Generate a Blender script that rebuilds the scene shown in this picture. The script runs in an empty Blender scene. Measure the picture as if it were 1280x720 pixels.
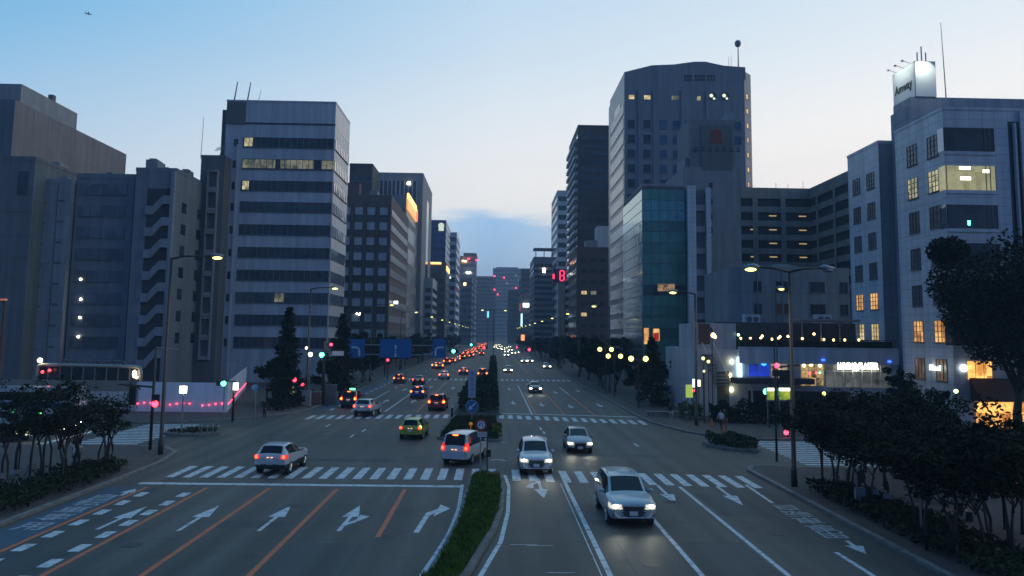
import bpy, bmesh, math, random
from mathutils import Vector, Matrix, noise as mnoise
R = math.radians
PI = math.pi
random.seed(7)
SC = bpy.context.scene
COL = SC.collection

# ------------------------------------------------------------------ camera
HC, F = 7.8, 1000.0                      # eye height on the footbridge, focal length (for a 1280 px wide picture)
PITCH, YAW, ROLL = math.atan(0.1043), 0.0216, 0.013
cam = bpy.data.cameras.new('camera')
cam.sensor_width = 36.0
cam.lens = 36.0 * F / 1280.0
cam.shift_y = -45 / 1280.0
cam.clip_start, cam.clip_end = 0.1, 12000
co = bpy.data.objects.new('camera', cam)
CR = (Matrix.Rotation(-YAW, 4, 'Z') @ Matrix.Rotation(PI / 2 + PITCH, 4, 'X') @ Matrix.Rotation(ROLL, 4, 'Z'))
co.matrix_world = Matrix.Translation((0, 0, HC)) @ CR
COL.objects.link(co)
SC.camera = co
CR3 = CR.to_3x3()


def ray(px, py):
    return CR3 @ Vector(((px - 640) / F, -(py - 315) / F, -1.0))


def A(px, py, Y):                        # the point seen at a pixel at distance Y along the avenue
    d = ray(px, py)
    return Vector((0, 0, HC)) + d * (Y / d.y)


def G(px, py, z=0.0):                    # the point seen at a pixel on the plane of height z
    d = ray(px, py)
    return Vector((0, 0, HC)) + d * ((z - HC) / d.z)


# ------------------------------------------------------------------ world, sun, exposure
W = bpy.data.worlds.new('World')
SC.world = W
W.use_nodes = True
nt = W.node_tree
nt.nodes.clear()


def N(tree, kind, **kw):
    n = tree.nodes.new(kind)
    for k, v in kw.items():
        setattr(n, k, v)
    return n


def math_node(tree, op, a, b=None, clamp=False):
    n = N(tree, 'ShaderNodeMath', operation=op, use_clamp=clamp)
    for i, v in enumerate((a, b)):
        if v is None:
            continue
        if isinstance(v, (int, float)):
            n.inputs[i].default_value = v
        else:
            tree.links.new(v, n.inputs[i])
    return n.outputs[0]


def mix_col(tree, fac, a, b, blend='MIX'):
    n = N(tree, 'ShaderNodeMix', data_type='RGBA', blend_type=blend)
    for sock, v in ((n.inputs[0], fac), (n.inputs[6], a), (n.inputs[7], b)):
        if isinstance(v, (int, float)):
            sock.default_value = v
        elif isinstance(v, tuple):
            sock.default_value = v if len(v) == 4 else (*v, 1)
        else:
            tree.links.new(v, sock)
    return n.outputs[2]


SUN_EL, SUN_AZ = R(2.0), R(28.0)         # the sun has just gone down ahead, to the right of the avenue
tc = N(nt, 'ShaderNodeTexCoord')
sep = N(nt, 'ShaderNodeSeparateXYZ')
nt.links.new(tc.outputs['Generated'], sep.inputs[0])
sx, sy, sz = sep.outputs
mm = lambda op, a, b=None, c=False: math_node(nt, op, a, b, c)
# paleness: grows to the right and towards the horizon
fx = mm('ADD', mm('MULTIPLY', mm('MINIMUM', sx, 0.0), 1.15), mm('MULTIPLY', mm('MAXIMUM', sx, 0.0), 0.45))
pale = mm('ADD', mm('ADD', fx, 1.36), mm('MULTIPLY', sz, -2.2), True)
sky = mix_col(nt, pale, (0.18, 0.48, 0.78), (0.90, 0.94, 0.955))
warm = mm('MULTIPLY', mm('SUBTRACT', 1.0, mm('MULTIPLY', mm('ABSOLUTE', mm('SUBTRACT', sz, 0.19)), 7.0), True), pale)
sky = mix_col(nt, mm('MULTIPLY', warm, 0.55), sky, (1.0, 0.96, 0.94))
# a low bank of blue-grey cloud along the horizon
mp = N(nt, 'ShaderNodeMapping')
mp.inputs['Scale'].default_value = (5, 5, 26)
nt.links.new(tc.outputs['Generated'], mp.inputs[0])
cn = N(nt, 'ShaderNodeTexNoise')
cn.inputs['Scale'].default_value = 1.7
cn.inputs['Detail'].default_value = 9
nt.links.new(mp.outputs[0], cn.inputs['Vector'])
edge = mm('ADD', mm('MULTIPLY', mm('SUBTRACT', cn.outputs['Fac'], 0.5), 0.062), 0.148)
bank = N(nt, 'ShaderNodeMapRange', interpolation_type='SMOOTHSTEP')
nt.links.new(mm('SUBTRACT', edge, sz), bank.inputs[0])
bank.inputs[1].default_value, bank.inputs[2].default_value = -0.006, 0.014
bk = mm('MULTIPLY', bank.outputs[0], mm('SUBTRACT', 1.0, mm('MULTIPLY', mm('ABSOLUTE', sx), 3.0), True))
sky = mix_col(nt, mm('MULTIPLY', bk, 0.95), sky, mix_col(nt, mm('MULTIPLY', sz, 7.0, True), (0.40, 0.58, 0.84), (0.33, 0.60, 0.93)))
# faint wisps higher up
wn = N(nt, 'ShaderNodeTexNoise')
wn.inputs['Scale'].default_value = 0.8
wn.inputs['Detail'].default_value = 7
nt.links.new(mp.outputs[0], wn.inputs['Vector'])
ws = N(nt, 'ShaderNodeMapRange')
nt.links.new(wn.outputs['Fac'], ws.inputs[0])
ws.inputs[1].default_value, ws.inputs[2].default_value, ws.inputs[4].default_value = 0.5, 0.75, 0.35
low = mm('SUBTRACT', 1.0, mm('MULTIPLY', mm('ABSOLUTE', mm('SUBTRACT', sz, 0.17)), 16.0), True)
sky = mix_col(nt, mm('MULTIPLY', ws.outputs[0], low), sky, (0.66, 0.69, 0.80))
# the eastern sky behind the bridge is already dark
east = N(nt, 'ShaderNodeMapRange', interpolation_type='SMOOTHSTEP')
nt.links.new(mm('ADD', mm('MULTIPLY', sy, 0.82), mm('MULTIPLY', sx, 0.57)), east.inputs[0])
east.inputs[1].default_value, east.inputs[2].default_value = 0.34, -0.50
sky = mix_col(nt, east.outputs[0], sky, (0.034, 0.124, 0.35))
ns = N(nt, 'ShaderNodeTexSky', sky_type='NISHITA', sun_disc=False)
ns.sun_elevation, ns.sun_rotation = SUN_EL, SUN_AZ
sky = mix_col(nt, 0.012, sky, ns.outputs[0], 'ADD')
bg = N(nt, 'ShaderNodeBackground')
nt.links.new(sky, bg.inputs[0])
bg.inputs[1].default_value = 1.08
wo = N(nt, 'ShaderNodeOutputWorld')
nt.links.new(bg.outputs[0], wo.inputs[0])

sl = bpy.data.lights.new('sun', 'SUN')
sl.energy, sl.angle, sl.color = 0.10, R(35), (1.0, 0.86, 0.78)
so = bpy.data.objects.new('sun', sl)
so.rotation_euler = (R(90) - R(8), 0, -SUN_AZ + PI)
so.rotation_euler = Vector((-math.sin(SUN_AZ), -math.cos(SUN_AZ), -math.tan(R(8)))).to_track_quat('-Z', 'Y').to_euler()
COL.objects.link(so)

SC.view_settings.view_transform = 'Standard'
SC.view_settings.look = 'None'
SC.view_settings.exposure = 0.0
SC.view_settings.gamma = 1.0
SC.view_settings.use_curve_mapping = False
SC.render.engine = 'CYCLES'
cy = SC.cycles
cy.use_denoising = True
cy.max_bounces, cy.diffuse_bounces, cy.glossy_bounces, cy.volume_bounces = 6, 2, 3, 0
cy.sample_clamp_indirect = 3.0
cy.sample_clamp_direct = 0.0

# ------------------------------------------------------------------ materials
MATS = {}


def mat(name, col, rough=0.7, metal=0.0, var=0.25, scale=3.0, bump=0.0, stretch=None, spec=0.5, emit=None, estr=0.0, col2=None, joints=None):
    """Principled surface whose own colour is broken up by two noises (dirt and wear)."""
    if name in MATS:
        return MATS[name]
    m = bpy.data.materials.new(name)
    m.use_nodes = True
    t = m.node_tree
    b = t.nodes['Principled BSDF']
    b.inputs['Roughness'].default_value = rough
    b.inputs['Metallic'].default_value = metal
    b.inputs['Specular IOR Level'].default_value = spec
    if var > 0 or col2:
        c = N(t, 'ShaderNodeTexCoord')
        mpn = N(t, 'ShaderNodeMapping')
        mpn.inputs['Scale'].default_value = stretch or (1, 1, 1)
        t.links.new(c.outputs['Object'], mpn.inputs[0])
        n1 = N(t, 'ShaderNodeTexNoise')
        n1.inputs['Scale'].default_value = scale
        n1.inputs['Detail'].default_value = 6
        n1.inputs['Roughness'].default_value = 0.65
        t.links.new(mpn.outputs[0], n1.inputs['Vector'])
        lo = tuple(v * (1 - var) for v in col)
        hi = col2 or tuple(min(1, v * (1 + var)) for v in col)
        mr = N(t, 'ShaderNodeMapRange')
        mr.inputs[1].default_value, mr.inputs[2].default_value = 0.32, 0.68
        t.links.new(n1.outputs['Fac'], mr.inputs[0])
        outc = mix_col(t, mr.outputs[0], lo, hi)
        if joints:
            sx_ = N(t, 'ShaderNodeSeparateXYZ')
            t.links.new(c.outputs['Object'], sx_.inputs[0])
            cb = N(t, 'ShaderNodeCombineXYZ')
            t.links.new(math_node(t, 'ADD', sx_.outputs[0], sx_.outputs[1]), cb.inputs[0])
            t.links.new(sx_.outputs[2], cb.inputs[1])
            br = N(t, 'ShaderNodeTexBrick')
            br.offset = 0.0
            br.inputs['Scale'].default_value = 1.0
            br.inputs['Brick Width'].default_value, br.inputs['Row Height'].default_value = joints
            br.inputs['Mortar Size'].default_value = 0.035
            br.inputs['Mortar Smooth'].default_value = 0.3
            br.inputs['Color1'].default_value, br.inputs['Color2'].default_value, br.inputs['Mortar'].default_value = (1, 1, 1, 1), (0.90, 0.90, 0.90, 1), (0.66, 0.66, 0.66, 1)
            t.links.new(cb.outputs[0], br.inputs['Vector'])
            n2 = N(t, 'ShaderNodeTexNoise')
            n2.inputs['Scale'].default_value = 0.9
            n2.inputs['Detail'].default_value = 5
            m2_ = N(t, 'ShaderNodeMapping')
            m2_.inputs['Scale'].default_value = (1.6, 1.6, 0.06)
            t.links.new(c.outputs['Object'], m2_.inputs[0])
            t.links.new(m2_.outputs[0], n2.inputs['Vector'])
            st_ = N(t, 'ShaderNodeMapRange')
            st_.inputs[1].default_value, st_.inputs[2].default_value, st_.inputs[3].default_value, st_.inputs[4].default_value = 0.35, 0.62, 0.80, 1.0
            t.links.new(n2.outputs['Fac'], st_.inputs[0])
            outc = mix_col(t, 1.0, outc, br.outputs['Color'], 'MULTIPLY')
            outc = mix_col(t, 1.0, outc, st_.outputs[0], 'MULTIPLY')
        t.links.new(outc, b.inputs['Base Color'])
        if bump:
            bp = N(t, 'ShaderNodeBump')
            bp.inputs['Strength'].default_value = bump
            bp.inputs['Distance'].default_value = 0.02
            t.links.new(n1.outputs['Fac'], bp.inputs['Height'])
            t.links.new(bp.outputs[0], b.inputs['Normal'])
    else:
        b.inputs['Base Color'].default_value = (*col, 1)
    if emit:
        b.inputs['Emission Color'].default_value = (*emit, 1)
        b.inputs['Emission Strength'].default_value = estr
    MATS[name] = m
    return m


def glow(name, col, s, base=(0.3, 0.3, 0.3)):
    return mat(name, base, 0.4, var=0, emit=col, estr=s)


def lit_room(name, c1, c2, s, scale=1.3):
    """A lit room behind glass: ceiling lights, shelves and furniture as brighter and darker patches."""
    if name in MATS:
        return MATS[name]
    m = bpy.data.materials.new(name)
    m.use_nodes = True
    t = m.node_tree
    b = t.nodes['Principled BSDF']
    b.inputs['Base Color'].default_value = (0.05, 0.05, 0.05, 1)
    b.inputs['Roughness'].default_value = 0.15
    c = N(t, 'ShaderNodeTexCoord')
    n = N(t, 'ShaderNodeTexNoise')
    n.inputs['Scale'].default_value = scale * 1.3
    n.inputs['Detail'].default_value = 4
    t.links.new(c.outputs['Object'], n.inputs['Vector'])

    def blocks(w, h, off):                     # shelves, posters, partitions: upright rectangles of different tone
        vm = N(t, 'ShaderNodeVectorMath', operation='SNAP')
        ad = N(t, 'ShaderNodeVectorMath', operation='ADD')
        ad.inputs[1].default_value = (off, off * 1.7, off * 0.6)
        t.links.new(c.outputs['Object'], ad.inputs[0])
        t.links.new(ad.outputs[0], vm.inputs[0])
        vm.inputs[1].default_value = (w, w, h)
        wn2 = N(t, 'ShaderNodeTexWhiteNoise')
        t.links.new(vm.outputs[0], wn2.inputs['Vector'])
        return wn2.outputs['Value']
    bl = math_node(t, 'ADD', math_node(t, 'MULTIPLY', blocks(0.8 / scale, 1.3 / scale, 0.13), 0.65), math_node(t, 'MULTIPLY', blocks(0.33 / scale, 0.3 / scale, 0.41), 0.35))
    sp = None
    mr = N(t, 'ShaderNodeMapRange')
    mr.inputs[1].default_value, mr.inputs[2].default_value = 0.3, 0.7
    t.links.new(math_node(t, 'MULTIPLY', math_node(t, 'ADD', bl, n.outputs['Fac']), 0.5), mr.inputs[0])
    t.links.new(mix_col(t, mr.outputs[0], c1, c2), b.inputs['Emission Color'])
    b.inputs['Emission Strength'].default_value = s
    MATS[name] = m
    return m


def window_glass(name, col, rough=0.12, rnd=0.6):
    """Dark glass; each pane object gets its own depth of curtain grey."""
    if name in MATS:
        return MATS[name]
    m = bpy.data.materials.new(name)
    m.use_nodes = True
    t = m.node_tree
    b = t.nodes['Principled BSDF']
    oi = N(t, 'ShaderNodeObjectInfo')
    c = N(t, 'ShaderNodeTexCoord')
    v = N(t, 'ShaderNodeTexVoronoi')
    v.inputs['Scale'].default_value = 0.55
    t.links.new(c.outputs['Object'], v.inputs['Vector'])
    sp = N(t, 'ShaderNodeSeparateColor')
    t.links.new(v.outputs['Color'], sp.inputs[0])
    f = math_node(t, 'MULTIPLY', math_node(t, 'POWER', math_node(t, 'MULTIPLY', math_node(t, 'ADD', oi.outputs['Random'], sp.outputs[0]), 0.5), 2.0), rnd)
    t.links.new(mix_col(t, f, col, tuple(min(1, x * 5 + 0.03) for x in col)), b.inputs['Base Color'])
    b.inputs['Roughness'].default_value = rough
    b.inputs['Specular IOR Level'].default_value = 0.6
    wn_ = N(t, 'ShaderNodeTexNoise')
    wn_.inputs['Scale'].default_value = 0.7
    wn_.inputs['Detail'].default_value = 3
    t.links.new(c.outputs['Object'], wn_.inputs['Vector'])
    bp = N(t, 'ShaderNodeBump')
    bp.inputs['Strength'].default_value = 0.35
    bp.inputs['Distance'].default_value = 0.05
    t.links.new(wn_.outputs['Fac'], bp.inputs['Height'])
    t.links.new(bp.outputs[0], b.inputs['Normal'])
    MATS[name] = m
    return m


def asphalt(name, base, seed):
    m = bpy.data.materials.new(name)
    m.use_nodes = True
    t = m.node_tree
    b = t.nodes['Principled BSDF']
    c = N(t, 'ShaderNodeTexCoord')

    def nz(sc, st, det=5):
        mpn = N(t, 'ShaderNodeMapping')
        mpn.inputs['Scale'].default_value = st
        mpn.inputs['Location'].default_value = (seed, seed * 2, 0)
        t.links.new(c.outputs['Object'], mpn.inputs[0])
        n = N(t, 'ShaderNodeTexNoise')
        n.inputs['Scale'].default_value = sc
        n.inputs['Detail'].default_value = det
        t.links.new(mpn.outputs[0], n.inputs['Vector'])
        return n.outputs['Fac']
    big = nz(0.12, (1, 0.35, 1))
    streak = nz(0.9, (1, 0.03, 1), 3)
    fine = nz(9, (1, 1, 1), 4)
    tot = math_node(t, 'ADD', math_node(t, 'MULTIPLY', big, 0.5), math_node(t, 'ADD', math_node(t, 'MULTIPLY', streak, 0.5), math_node(t, 'MULTIPLY', fine, 0.3)))
    mr = N(t, 'ShaderNodeMapRange')
    mr.inputs[1].default_value, mr.inputs[2].default_value = 0.48, 0.84
    t.links.new(tot, mr.inputs[0])
    col = mix_col(t, mr.outputs[0], tuple(v * 0.52 for v in base), tuple(v * 1.42 for v in base))
    # wheel tracks polished along the lanes
    sxy = N(t, 'ShaderNodeSeparateXYZ')
    t.links.new(c.outputs['Object'], sxy.inputs[0])
    wav = math_node(t, 'SINE', math_node(t, 'ADD', math_node(t, 'MULTIPLY', sxy.outputs[0], 2 * PI / 1.6), math_node(t, 'MULTIPLY', big, 3.0)))
    trk = math_node(t, 'ADD', 0.93, math_node(t, 'MULTIPLY', math_node(t, 'MULTIPLY', wav, nz(0.25, (1, 0.15, 1), 4)), 0.24))
    col = mix_col(t, 1.0, col, trk, 'MULTIPLY')
    spots = N(t, 'ShaderNodeMapRange')
    t.links.new(nz(0.7, (1, 0.6, 1), 8), spots.inputs[0])
    spots.inputs[1].default_value, spots.inputs[2].default_value, spots.inputs[3].default_value, spots.inputs[4].default_value = 0.28, 0.40, 0.62, 1.0
    col = mix_col(t, 1.0, col, spots.outputs[0], 'MULTIPLY')
    # repaired joints across the lanes
    br = N(t, 'ShaderNodeTexBrick')
    br.inputs['Scale'].default_value = 1.0
    br.inputs['Brick Width'].default_value, br.inputs['Row Height'].default_value = 9.7, 6.3
    br.inputs['Mortar Size'].default_value = 0.03
    br.inputs['Color1'].default_value = (1, 1, 1, 1)
    br.inputs['Color2'].default_value = (0.86, 0.86, 0.86, 1)
    br.inputs['Mortar'].default_value = (0.55, 0.55, 0.55, 1)
    t.links.new(c.outputs['Object'], br.inputs['Vector'])
    t.links.new(mix_col(t, 1.0, col, br.outputs['Color'], 'MULTIPLY'), b.inputs['Base Color'])
    b.inputs['Roughness'].default_value = 0.62
    b.inputs['Specular IOR Level'].default_value = 0.35
    bp = N(t, 'ShaderNodeBump')
    bp.inputs['Strength'].default_value = 0.25
    bp.inputs['Distance'].default_value = 0.01
    t.links.new(fine, bp.inputs['Height'])
    t.links.new(bp.outputs[0], b.inputs['Normal'])
    MATS[name] = m
    return m


def worn_paint(name, col, under):
    """Road paint rubbed through to the asphalt in places."""
    m = bpy.data.materials.new(name)
    m.use_nodes = True
    t = m.node_tree
    b = t.nodes['Principled BSDF']
    c = N(t, 'ShaderNodeTexCoord')
    n = N(t, 'ShaderNodeTexNoise')
    n.inputs['Scale'].default_value = 2.6
    n.inputs['Detail'].default_value = 8
    n.inputs['Roughness'].default_value = 0.75
    t.links.new(c.outputs['Object'], n.inputs['Vector'])
    mr = N(t, 'ShaderNodeMapRange')
    mr.inputs[1].default_value, mr.inputs[2].default_value = 0.36, 0.52
    t.links.new(n.outputs['Fac'], mr.inputs[0])
    t.links.new(mix_col(t, mr.outputs[0], under, col), b.inputs['Base Color'])
    b.inputs['Roughness'].default_value = 0.65
    MATS[name] = m
    return m


ASPH = asphalt('asphalt', (0.088, 0.079, 0.068), 3.0)
ASPH2 = asphalt('asphalt_side', (0.076, 0.067, 0.057), 11.0)
PAINT = worn_paint('white_road_paint', (0.62, 0.63, 0.64), (0.2, 0.2, 0.2))
ORANGE = worn_paint('orange_road_paint', (0.62, 0.14, 0.04), (0.3, 0.09, 0.04))
BLUEP = worn_paint('blue_road_paint', (0.038, 0.075, 0.125), (0.05, 0.055, 0.06))
PAVE = mat('paving_brick', (0.072, 0.052, 0.047), 0.85, var=0.35, scale=1.2)
KERB = mat('kerb_concrete', (0.17, 0.16, 0.15), 0.85, var=0.4, scale=2.0)
SOIL = mat('soil', (0.03, 0.028, 0.02), 0.95, var=0.4)
GLASS = window_glass('dark_window_glass', (0.012, 0.015, 0.02))
GLASS2 = window_glass('grey_window_glass', (0.05, 0.055, 0.06), 0.2)
MIRROR = window_glass('reflective_window_glass', (0.30, 0.33, 0.37), 0.06, 0.15)
MIRROR.node_tree.nodes['Principled BSDF'].inputs['Metallic'].default_value = 0.8
DARKM = mat('dark_brown_metal', (0.035, 0.025, 0.022), 0.5, var=0.2)
GREYM = mat('grey_metal', (0.25, 0.25, 0.26), 0.45, metal=0.4, var=0.2)
WHITEM = mat('white_metal', (0.7, 0.7, 0.68), 0.45, var=0.08)
BLACK = mat('black_rubber', (0.012, 0.012, 0.013), 0.7, var=0.15)
PLASTIC = mat('black_plastic', (0.02, 0.02, 0.022), 0.45, var=0.1)
CHROME = mat('bright_metal', (0.6, 0.6, 0.6), 0.2, metal=1.0, var=0.05)
LAMP = glow('sodium_lamp', (1.0, 0.92, 0.24), 3.2)
LAMPW = glow('white_lamp', (1.0, 0.95, 0.72), 12)
WARM = glow('warm_lamp', (1.0, 0.55, 0.16), 12)
REDL = glow('red_signal_light', (1.0, 0.03, 0.06), 8)
GREENL = glow('green_signal_light', (0.08, 1.0, 0.62), 9)
BRAKE = glow('brake_light', (1.0, 0.13, 0.02), 10, (0.4, 0.02, 0.02))
LENSR = mat('red_lamp_lens_lit', (0.35, 0.015, 0.015), 0.2, var=0, emit=(1.0, 0.03, 0.02), estr=0.9)
LENSH = mat('clear_lamp_lens_lit', (0.4, 0.42, 0.45), 0.12, var=0, emit=(1.0, 0.93, 0.65), estr=0.7)
TAIL = glow('tail_light', (1.0, 0.07, 0.03), 5, (0.4, 0.02, 0.02))
HEAD = glow('headlight', (1.0, 0.95, 0.60), 14)
PLATEL = glow('plate_lamp', (1.0, 0.5, 0.25), 1.6)
PLATE = mat('licence_plate_white', (0.6, 0.6, 0.6), 0.5, var=0.1, scale=20)
BLUES = mat('blue_sign_face', (0.012, 0.14, 0.38), 0.4, var=0.06)
WHITES = mat('white_sign_face', (0.7, 0.7, 0.7), 0.5, var=0.06)


# ------------------------------------------------------------------ mesh builder and object helpers
BASE = {}


class M:
    def __init__(s):
        s.v, s.f, s.mi = [], [], []

    def quad(s, pts, mi=0):
        n = len(s.v)
        s.v += [Vector(p) for p in pts]
        s.f.append(tuple(range(n, n + len(pts))))
        s.mi.append(mi)
        return s

    def box(s, x0, x1, y0, y1, z0, z1, mi=0):
        n = len(s.v)
        s.v += [Vector((x, y, z)) for z in (z0, z1) for y in (y0, y1) for x in (x0, x1)]
        for f in ((0, 2, 3, 1), (4, 5, 7, 6), (0, 1, 5, 4), (2, 6, 7, 3), (0, 4, 6, 2), (1, 3, 7, 5)):
            s.f.append(tuple(n + i for i in f))
            s.mi.append(mi)
        return s

    def prism(s, poly, z0, z1, mi=0):                     # poly: counter-clockwise (x, y)
        n, k = len(s.v), len(poly)
        s.v += [Vector((p[0], p[1], z0)) for p in poly] + [Vector((p[0], p[1], z1)) for p in poly]
        s.f.append(tuple(n + k + i for i in range(k))); s.mi.append(mi)
        s.f.append(tuple(n + k - 1 - i for i in range(k))); s.mi.append(mi)
        for i in range(k):
            j = (i + 1) % k
            s.f.append((n + i, n + j, n + k + j, n + k + i)); s.mi.append(mi)
        return s

    def tube(s, pts, r, seg=8, mi=0):                     # r: number or list
        pts = [Vector(p) for p in pts]
        rs = r if isinstance(r, (list, tuple)) else [r] * len(pts)
        n = len(s.v)
        up = Vector((0, 0, 1))
        for i, p in enumerate(pts):
            d = (pts[min(i + 1, len(pts) - 1)] - pts[max(i - 1, 0)]).normalized()
            a = d.cross(up)
            if a.length < 1e-3:
                a = d.cross(Vector((0, 1, 0)))
            a.normalize()
            b = d.cross(a).normalized()
            for k in range(seg):
                t = 2 * PI * k / seg
                s.v.append(p + (a * math.cos(t) + b * math.sin(t)) * rs[i])
        for i in range(len(pts) - 1):
            for k in range(seg):
                k2 = (k + 1) % seg
                s.f.append((n + i * seg + k, n + i * seg + k2, n + (i + 1) * seg + k2, n + (i + 1) * seg + k)); s.mi.append(mi)
        s.f.append(tuple(n + seg - 1 - k for k in range(seg))); s.mi.append(mi)
        e = n + (len(pts) - 1) * seg
        s.f.append(tuple(e + k for k in range(seg))); s.mi.append(mi)
        return s

    def ball(s, c, r, mi=0, seg=10, rings=6, sq=(1, 1, 1)):
        c = Vector(c)
        n = len(s.v)
        for i in range(1, rings):
            th = PI * i / rings
            for k in range(seg):
                ph = 2 * PI * k / seg
                s.v.append(c + Vector((r * sq[0] * math.sin(th) * math.cos(ph), r * sq[1] * math.sin(th) * math.sin(ph), r * sq[2] * math.cos(th))))
        top = len(s.v); s.v.append(c + Vector((0, 0, r * sq[2])))
        bot = len(s.v); s.v.append(c - Vector((0, 0, r * sq[2])))
        for i in range(rings - 2):
            for k in range(seg):
                k2 = (k + 1) % seg
                s.f.append((n + i * seg + k, n + (i + 1) * seg + k, n + (i + 1) * seg + k2, n + i * seg + k2)); s.mi.append(mi)
        for k in range(seg):
            k2 = (k + 1) % seg
            s.f.append((top, n + k, n + k2)); s.mi.append(mi)
            s.f.append((bot, n + (rings - 2) * seg + k2, n + (rings - 2) * seg + k)); s.mi.append(mi)
        return s

    def disc(s, c, r, axis, h, mi=0, seg=20, r2=None):    # a short cylinder from c along axis
        c, ax = Vector(c), Vector(axis).normalized()
        return s.tube([c, c + ax * h], [r, r if r2 is None else r2], seg, mi)

    def obj(s, name, mats, parent=None, smooth=False):
        me = bpy.data.meshes.new(name)
        off = BASE.get(parent.name, Vector()) if parent else Vector()
        me.from_pydata([v - off for v in s.v], [], s.f)
        mats = mats if isinstance(mats, (list, tuple)) else [mats]
        for m in mats:
            me.materials.append(m)
        if len(mats) > 1:
            me.polygons.foreach_set('material_index', s.mi)
        if smooth:
            me.polygons.foreach_set('use_smooth', [True] * len(s.f))
        me.update()
        o = bpy.data.objects.new(name, me)
        COL.objects.link(o)
        if parent:
            o.parent = parent
            BASE[o.name] = off
        return o


def tag(o, label, cat, group=None):
    o['label'] = label
    o['category'] = cat
    if group:
        o['group'] = group
    return o


def thing(name, label, cat, loc=(0, 0, 0), rz=0.0, group=None, local=False):
    o = bpy.data.objects.new(name, None)
    o.empty_display_size = 0.3
    COL.objects.link(o)
    o.location = loc
    o.rotation_euler = (0, 0, rz)
    BASE[o.name] = Vector() if local else Vector(loc)
    return tag(o, label, cat, group)


KIDS = {}


def dup(o, loc=None, rz=None, label=None, group=None, scale=None, parent=None):
    """A copy of a thing with copies of its parts and sub-parts (shared meshes)."""
    c = o.copy()
    COL.objects.link(c)
    if parent:
        c.parent = parent
    if loc is not None:
        c.location = loc
    if rz is not None:
        c.rotation_euler = (0, 0, rz)
    if label:
        c['label'] = label
    if group:
        c['group'] = group
    if scale is not None:
        c.scale = scale if isinstance(scale, (tuple, list)) else (scale,) * 3
    for ch in list(o.children):
        dup(ch, parent=c)
    return c


def struct(name, m, mats, kind='structure'):
    o = m.obj(name, mats)
    o['kind'] = kind
    return o


def text_mesh(s, size, depth=0.03, bold=0.0):
    cu = bpy.data.curves.new('lettering', 'FONT')
    cu.body = s
    cu.size = size
    cu.extrude = depth
    cu.offset = bold
    cu.align_x, cu.align_y = 'CENTER', 'CENTER'
    cu.resolution_u = 3
    t = bpy.data.objects.new('lettering', cu)
    COL.objects.link(t)
    bpy.context.view_layer.update()
    me = bpy.data.meshes.new_from_object(t.evaluated_get(bpy.context.evaluated_depsgraph_get()))
    bpy.data.objects.remove(t)
    bpy.data.curves.remove(cu)
    return me


def lettering(s, size, matx, place, parent, depth=0.03, name='lettering', sx=1.0, bold=0.0):
    """Letters as a mesh; place is a 4x4 matrix in world space (x along the line, z towards the reader)."""
    me = text_mesh(s, size, depth, bold)
    off = BASE.get(parent.name, Vector()) if parent else Vector()
    me.transform(Matrix.Translation(-off) @ place @ Matrix.Diagonal((sx, 1, 1, 1)))
    me.materials.clear()
    me.materials.append(matx)
    o = bpy.data.objects.new(name, me)
    COL.objects.link(o)
    if parent:
        o.parent = parent
        BASE[o.name] = off
    return o


def facing(face, p):          # matrix for lettering on a wall
    X, Z = {'S': ((1, 0, 0), (0, -1, 0)), 'W': ((0, -1, 0), (-1, 0, 0)), 'E': ((0, 1, 0), (1, 0, 0)), 'N': ((-1, 0, 0), (0, 1, 0))}[face]
    m = Matrix.Identity(4)
    for i in range(3):
        m[i][0], m[i][1], m[i][2], m[i][3] = X[i], (0, 0, 1)[i], Z[i], p[i]
    return m
# ------------------------------------------------------------------ ground, roads, kerbs, pavements
g = M()
g.quad([(-4000, -400, -0.05), (4000, -400, -0.05), (4000, 6000, -0.05), (-4000, 6000, -0.05)])
struct('ground', g, mat('city_ground', (0.06, 0.06, 0.058), 0.9, var=0.3, scale=0.05))
g = M()
g.quad([(-19.6, -60, 0), (15.4, -60, 0), (15.4, 3000, 0), (-19.6, 3000, 0)])
struct('avenue', g, ASPH)
g = M()
g.quad([(-300, 44, 0), (-19.6, 44, 0), (-19.6, 82, 0), (-300, 82, 0)])
g.quad([(15.4, 44, 0), (300, 44, 0), (300, 82, 0), (15.4, 82, 0)])
struct('side_street', g, ASPH2)


def inset(poly, d):
    out, k = [], len(poly)
    for i in range(k):
        p0, p1, p2 = (Vector(poly[(i + j - 1) % k][:2]) for j in range(3))
        a, b = (p1 - p0).normalized(), (p2 - p1).normalized()
        na, nb = Vector((-a.y, a.x)), Vector((-b.y, b.x))
        n = na + nb
        n = n / max(0.3, n.length_squared / 2) if n.length > 1e-4 else na
        q = p1 + n * d
        out.append((q.x, q.y))
    return out


def pavement(name, poly, top=None):
    m = M(); m.prism(poly, -0.02, 0.13)
    struct(name + '_kerb', m, KERB)
    m = M(); m.prism(inset(poly, 0.28), 0.05, 0.136)
    struct(name, m, top or PAVE)


pavement('pavement_south_west', [(-120, -40), (-19.5, -40), (-19.4, 44), (-19.5, 49), (-20.2, 53), (-21.6, 55), (-24, 55.6), (-120, 55.6)])
pavement('pavement_north_west', [(-120, 69.3), (-29, 69.3), (-25, 71.5), (-21.5, 75), (-19.2, 79), (-18.4, 84), (-18.3, 900), (-120, 900)])
pavement('pavement_south_east', [(15.0, -40), (120, -40), (120, 49.2), (18.5, 49.2), (16.8, 49.9), (15.7, 49.6), (15.1, 48)])
pavement('pavement_north_east', [(19.2, 62.4), (120, 62.4), (120, 900), (14.2, 900), (14.2, 80), (14.5, 74), (16.0, 67), (17.3, 64.5)])

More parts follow.
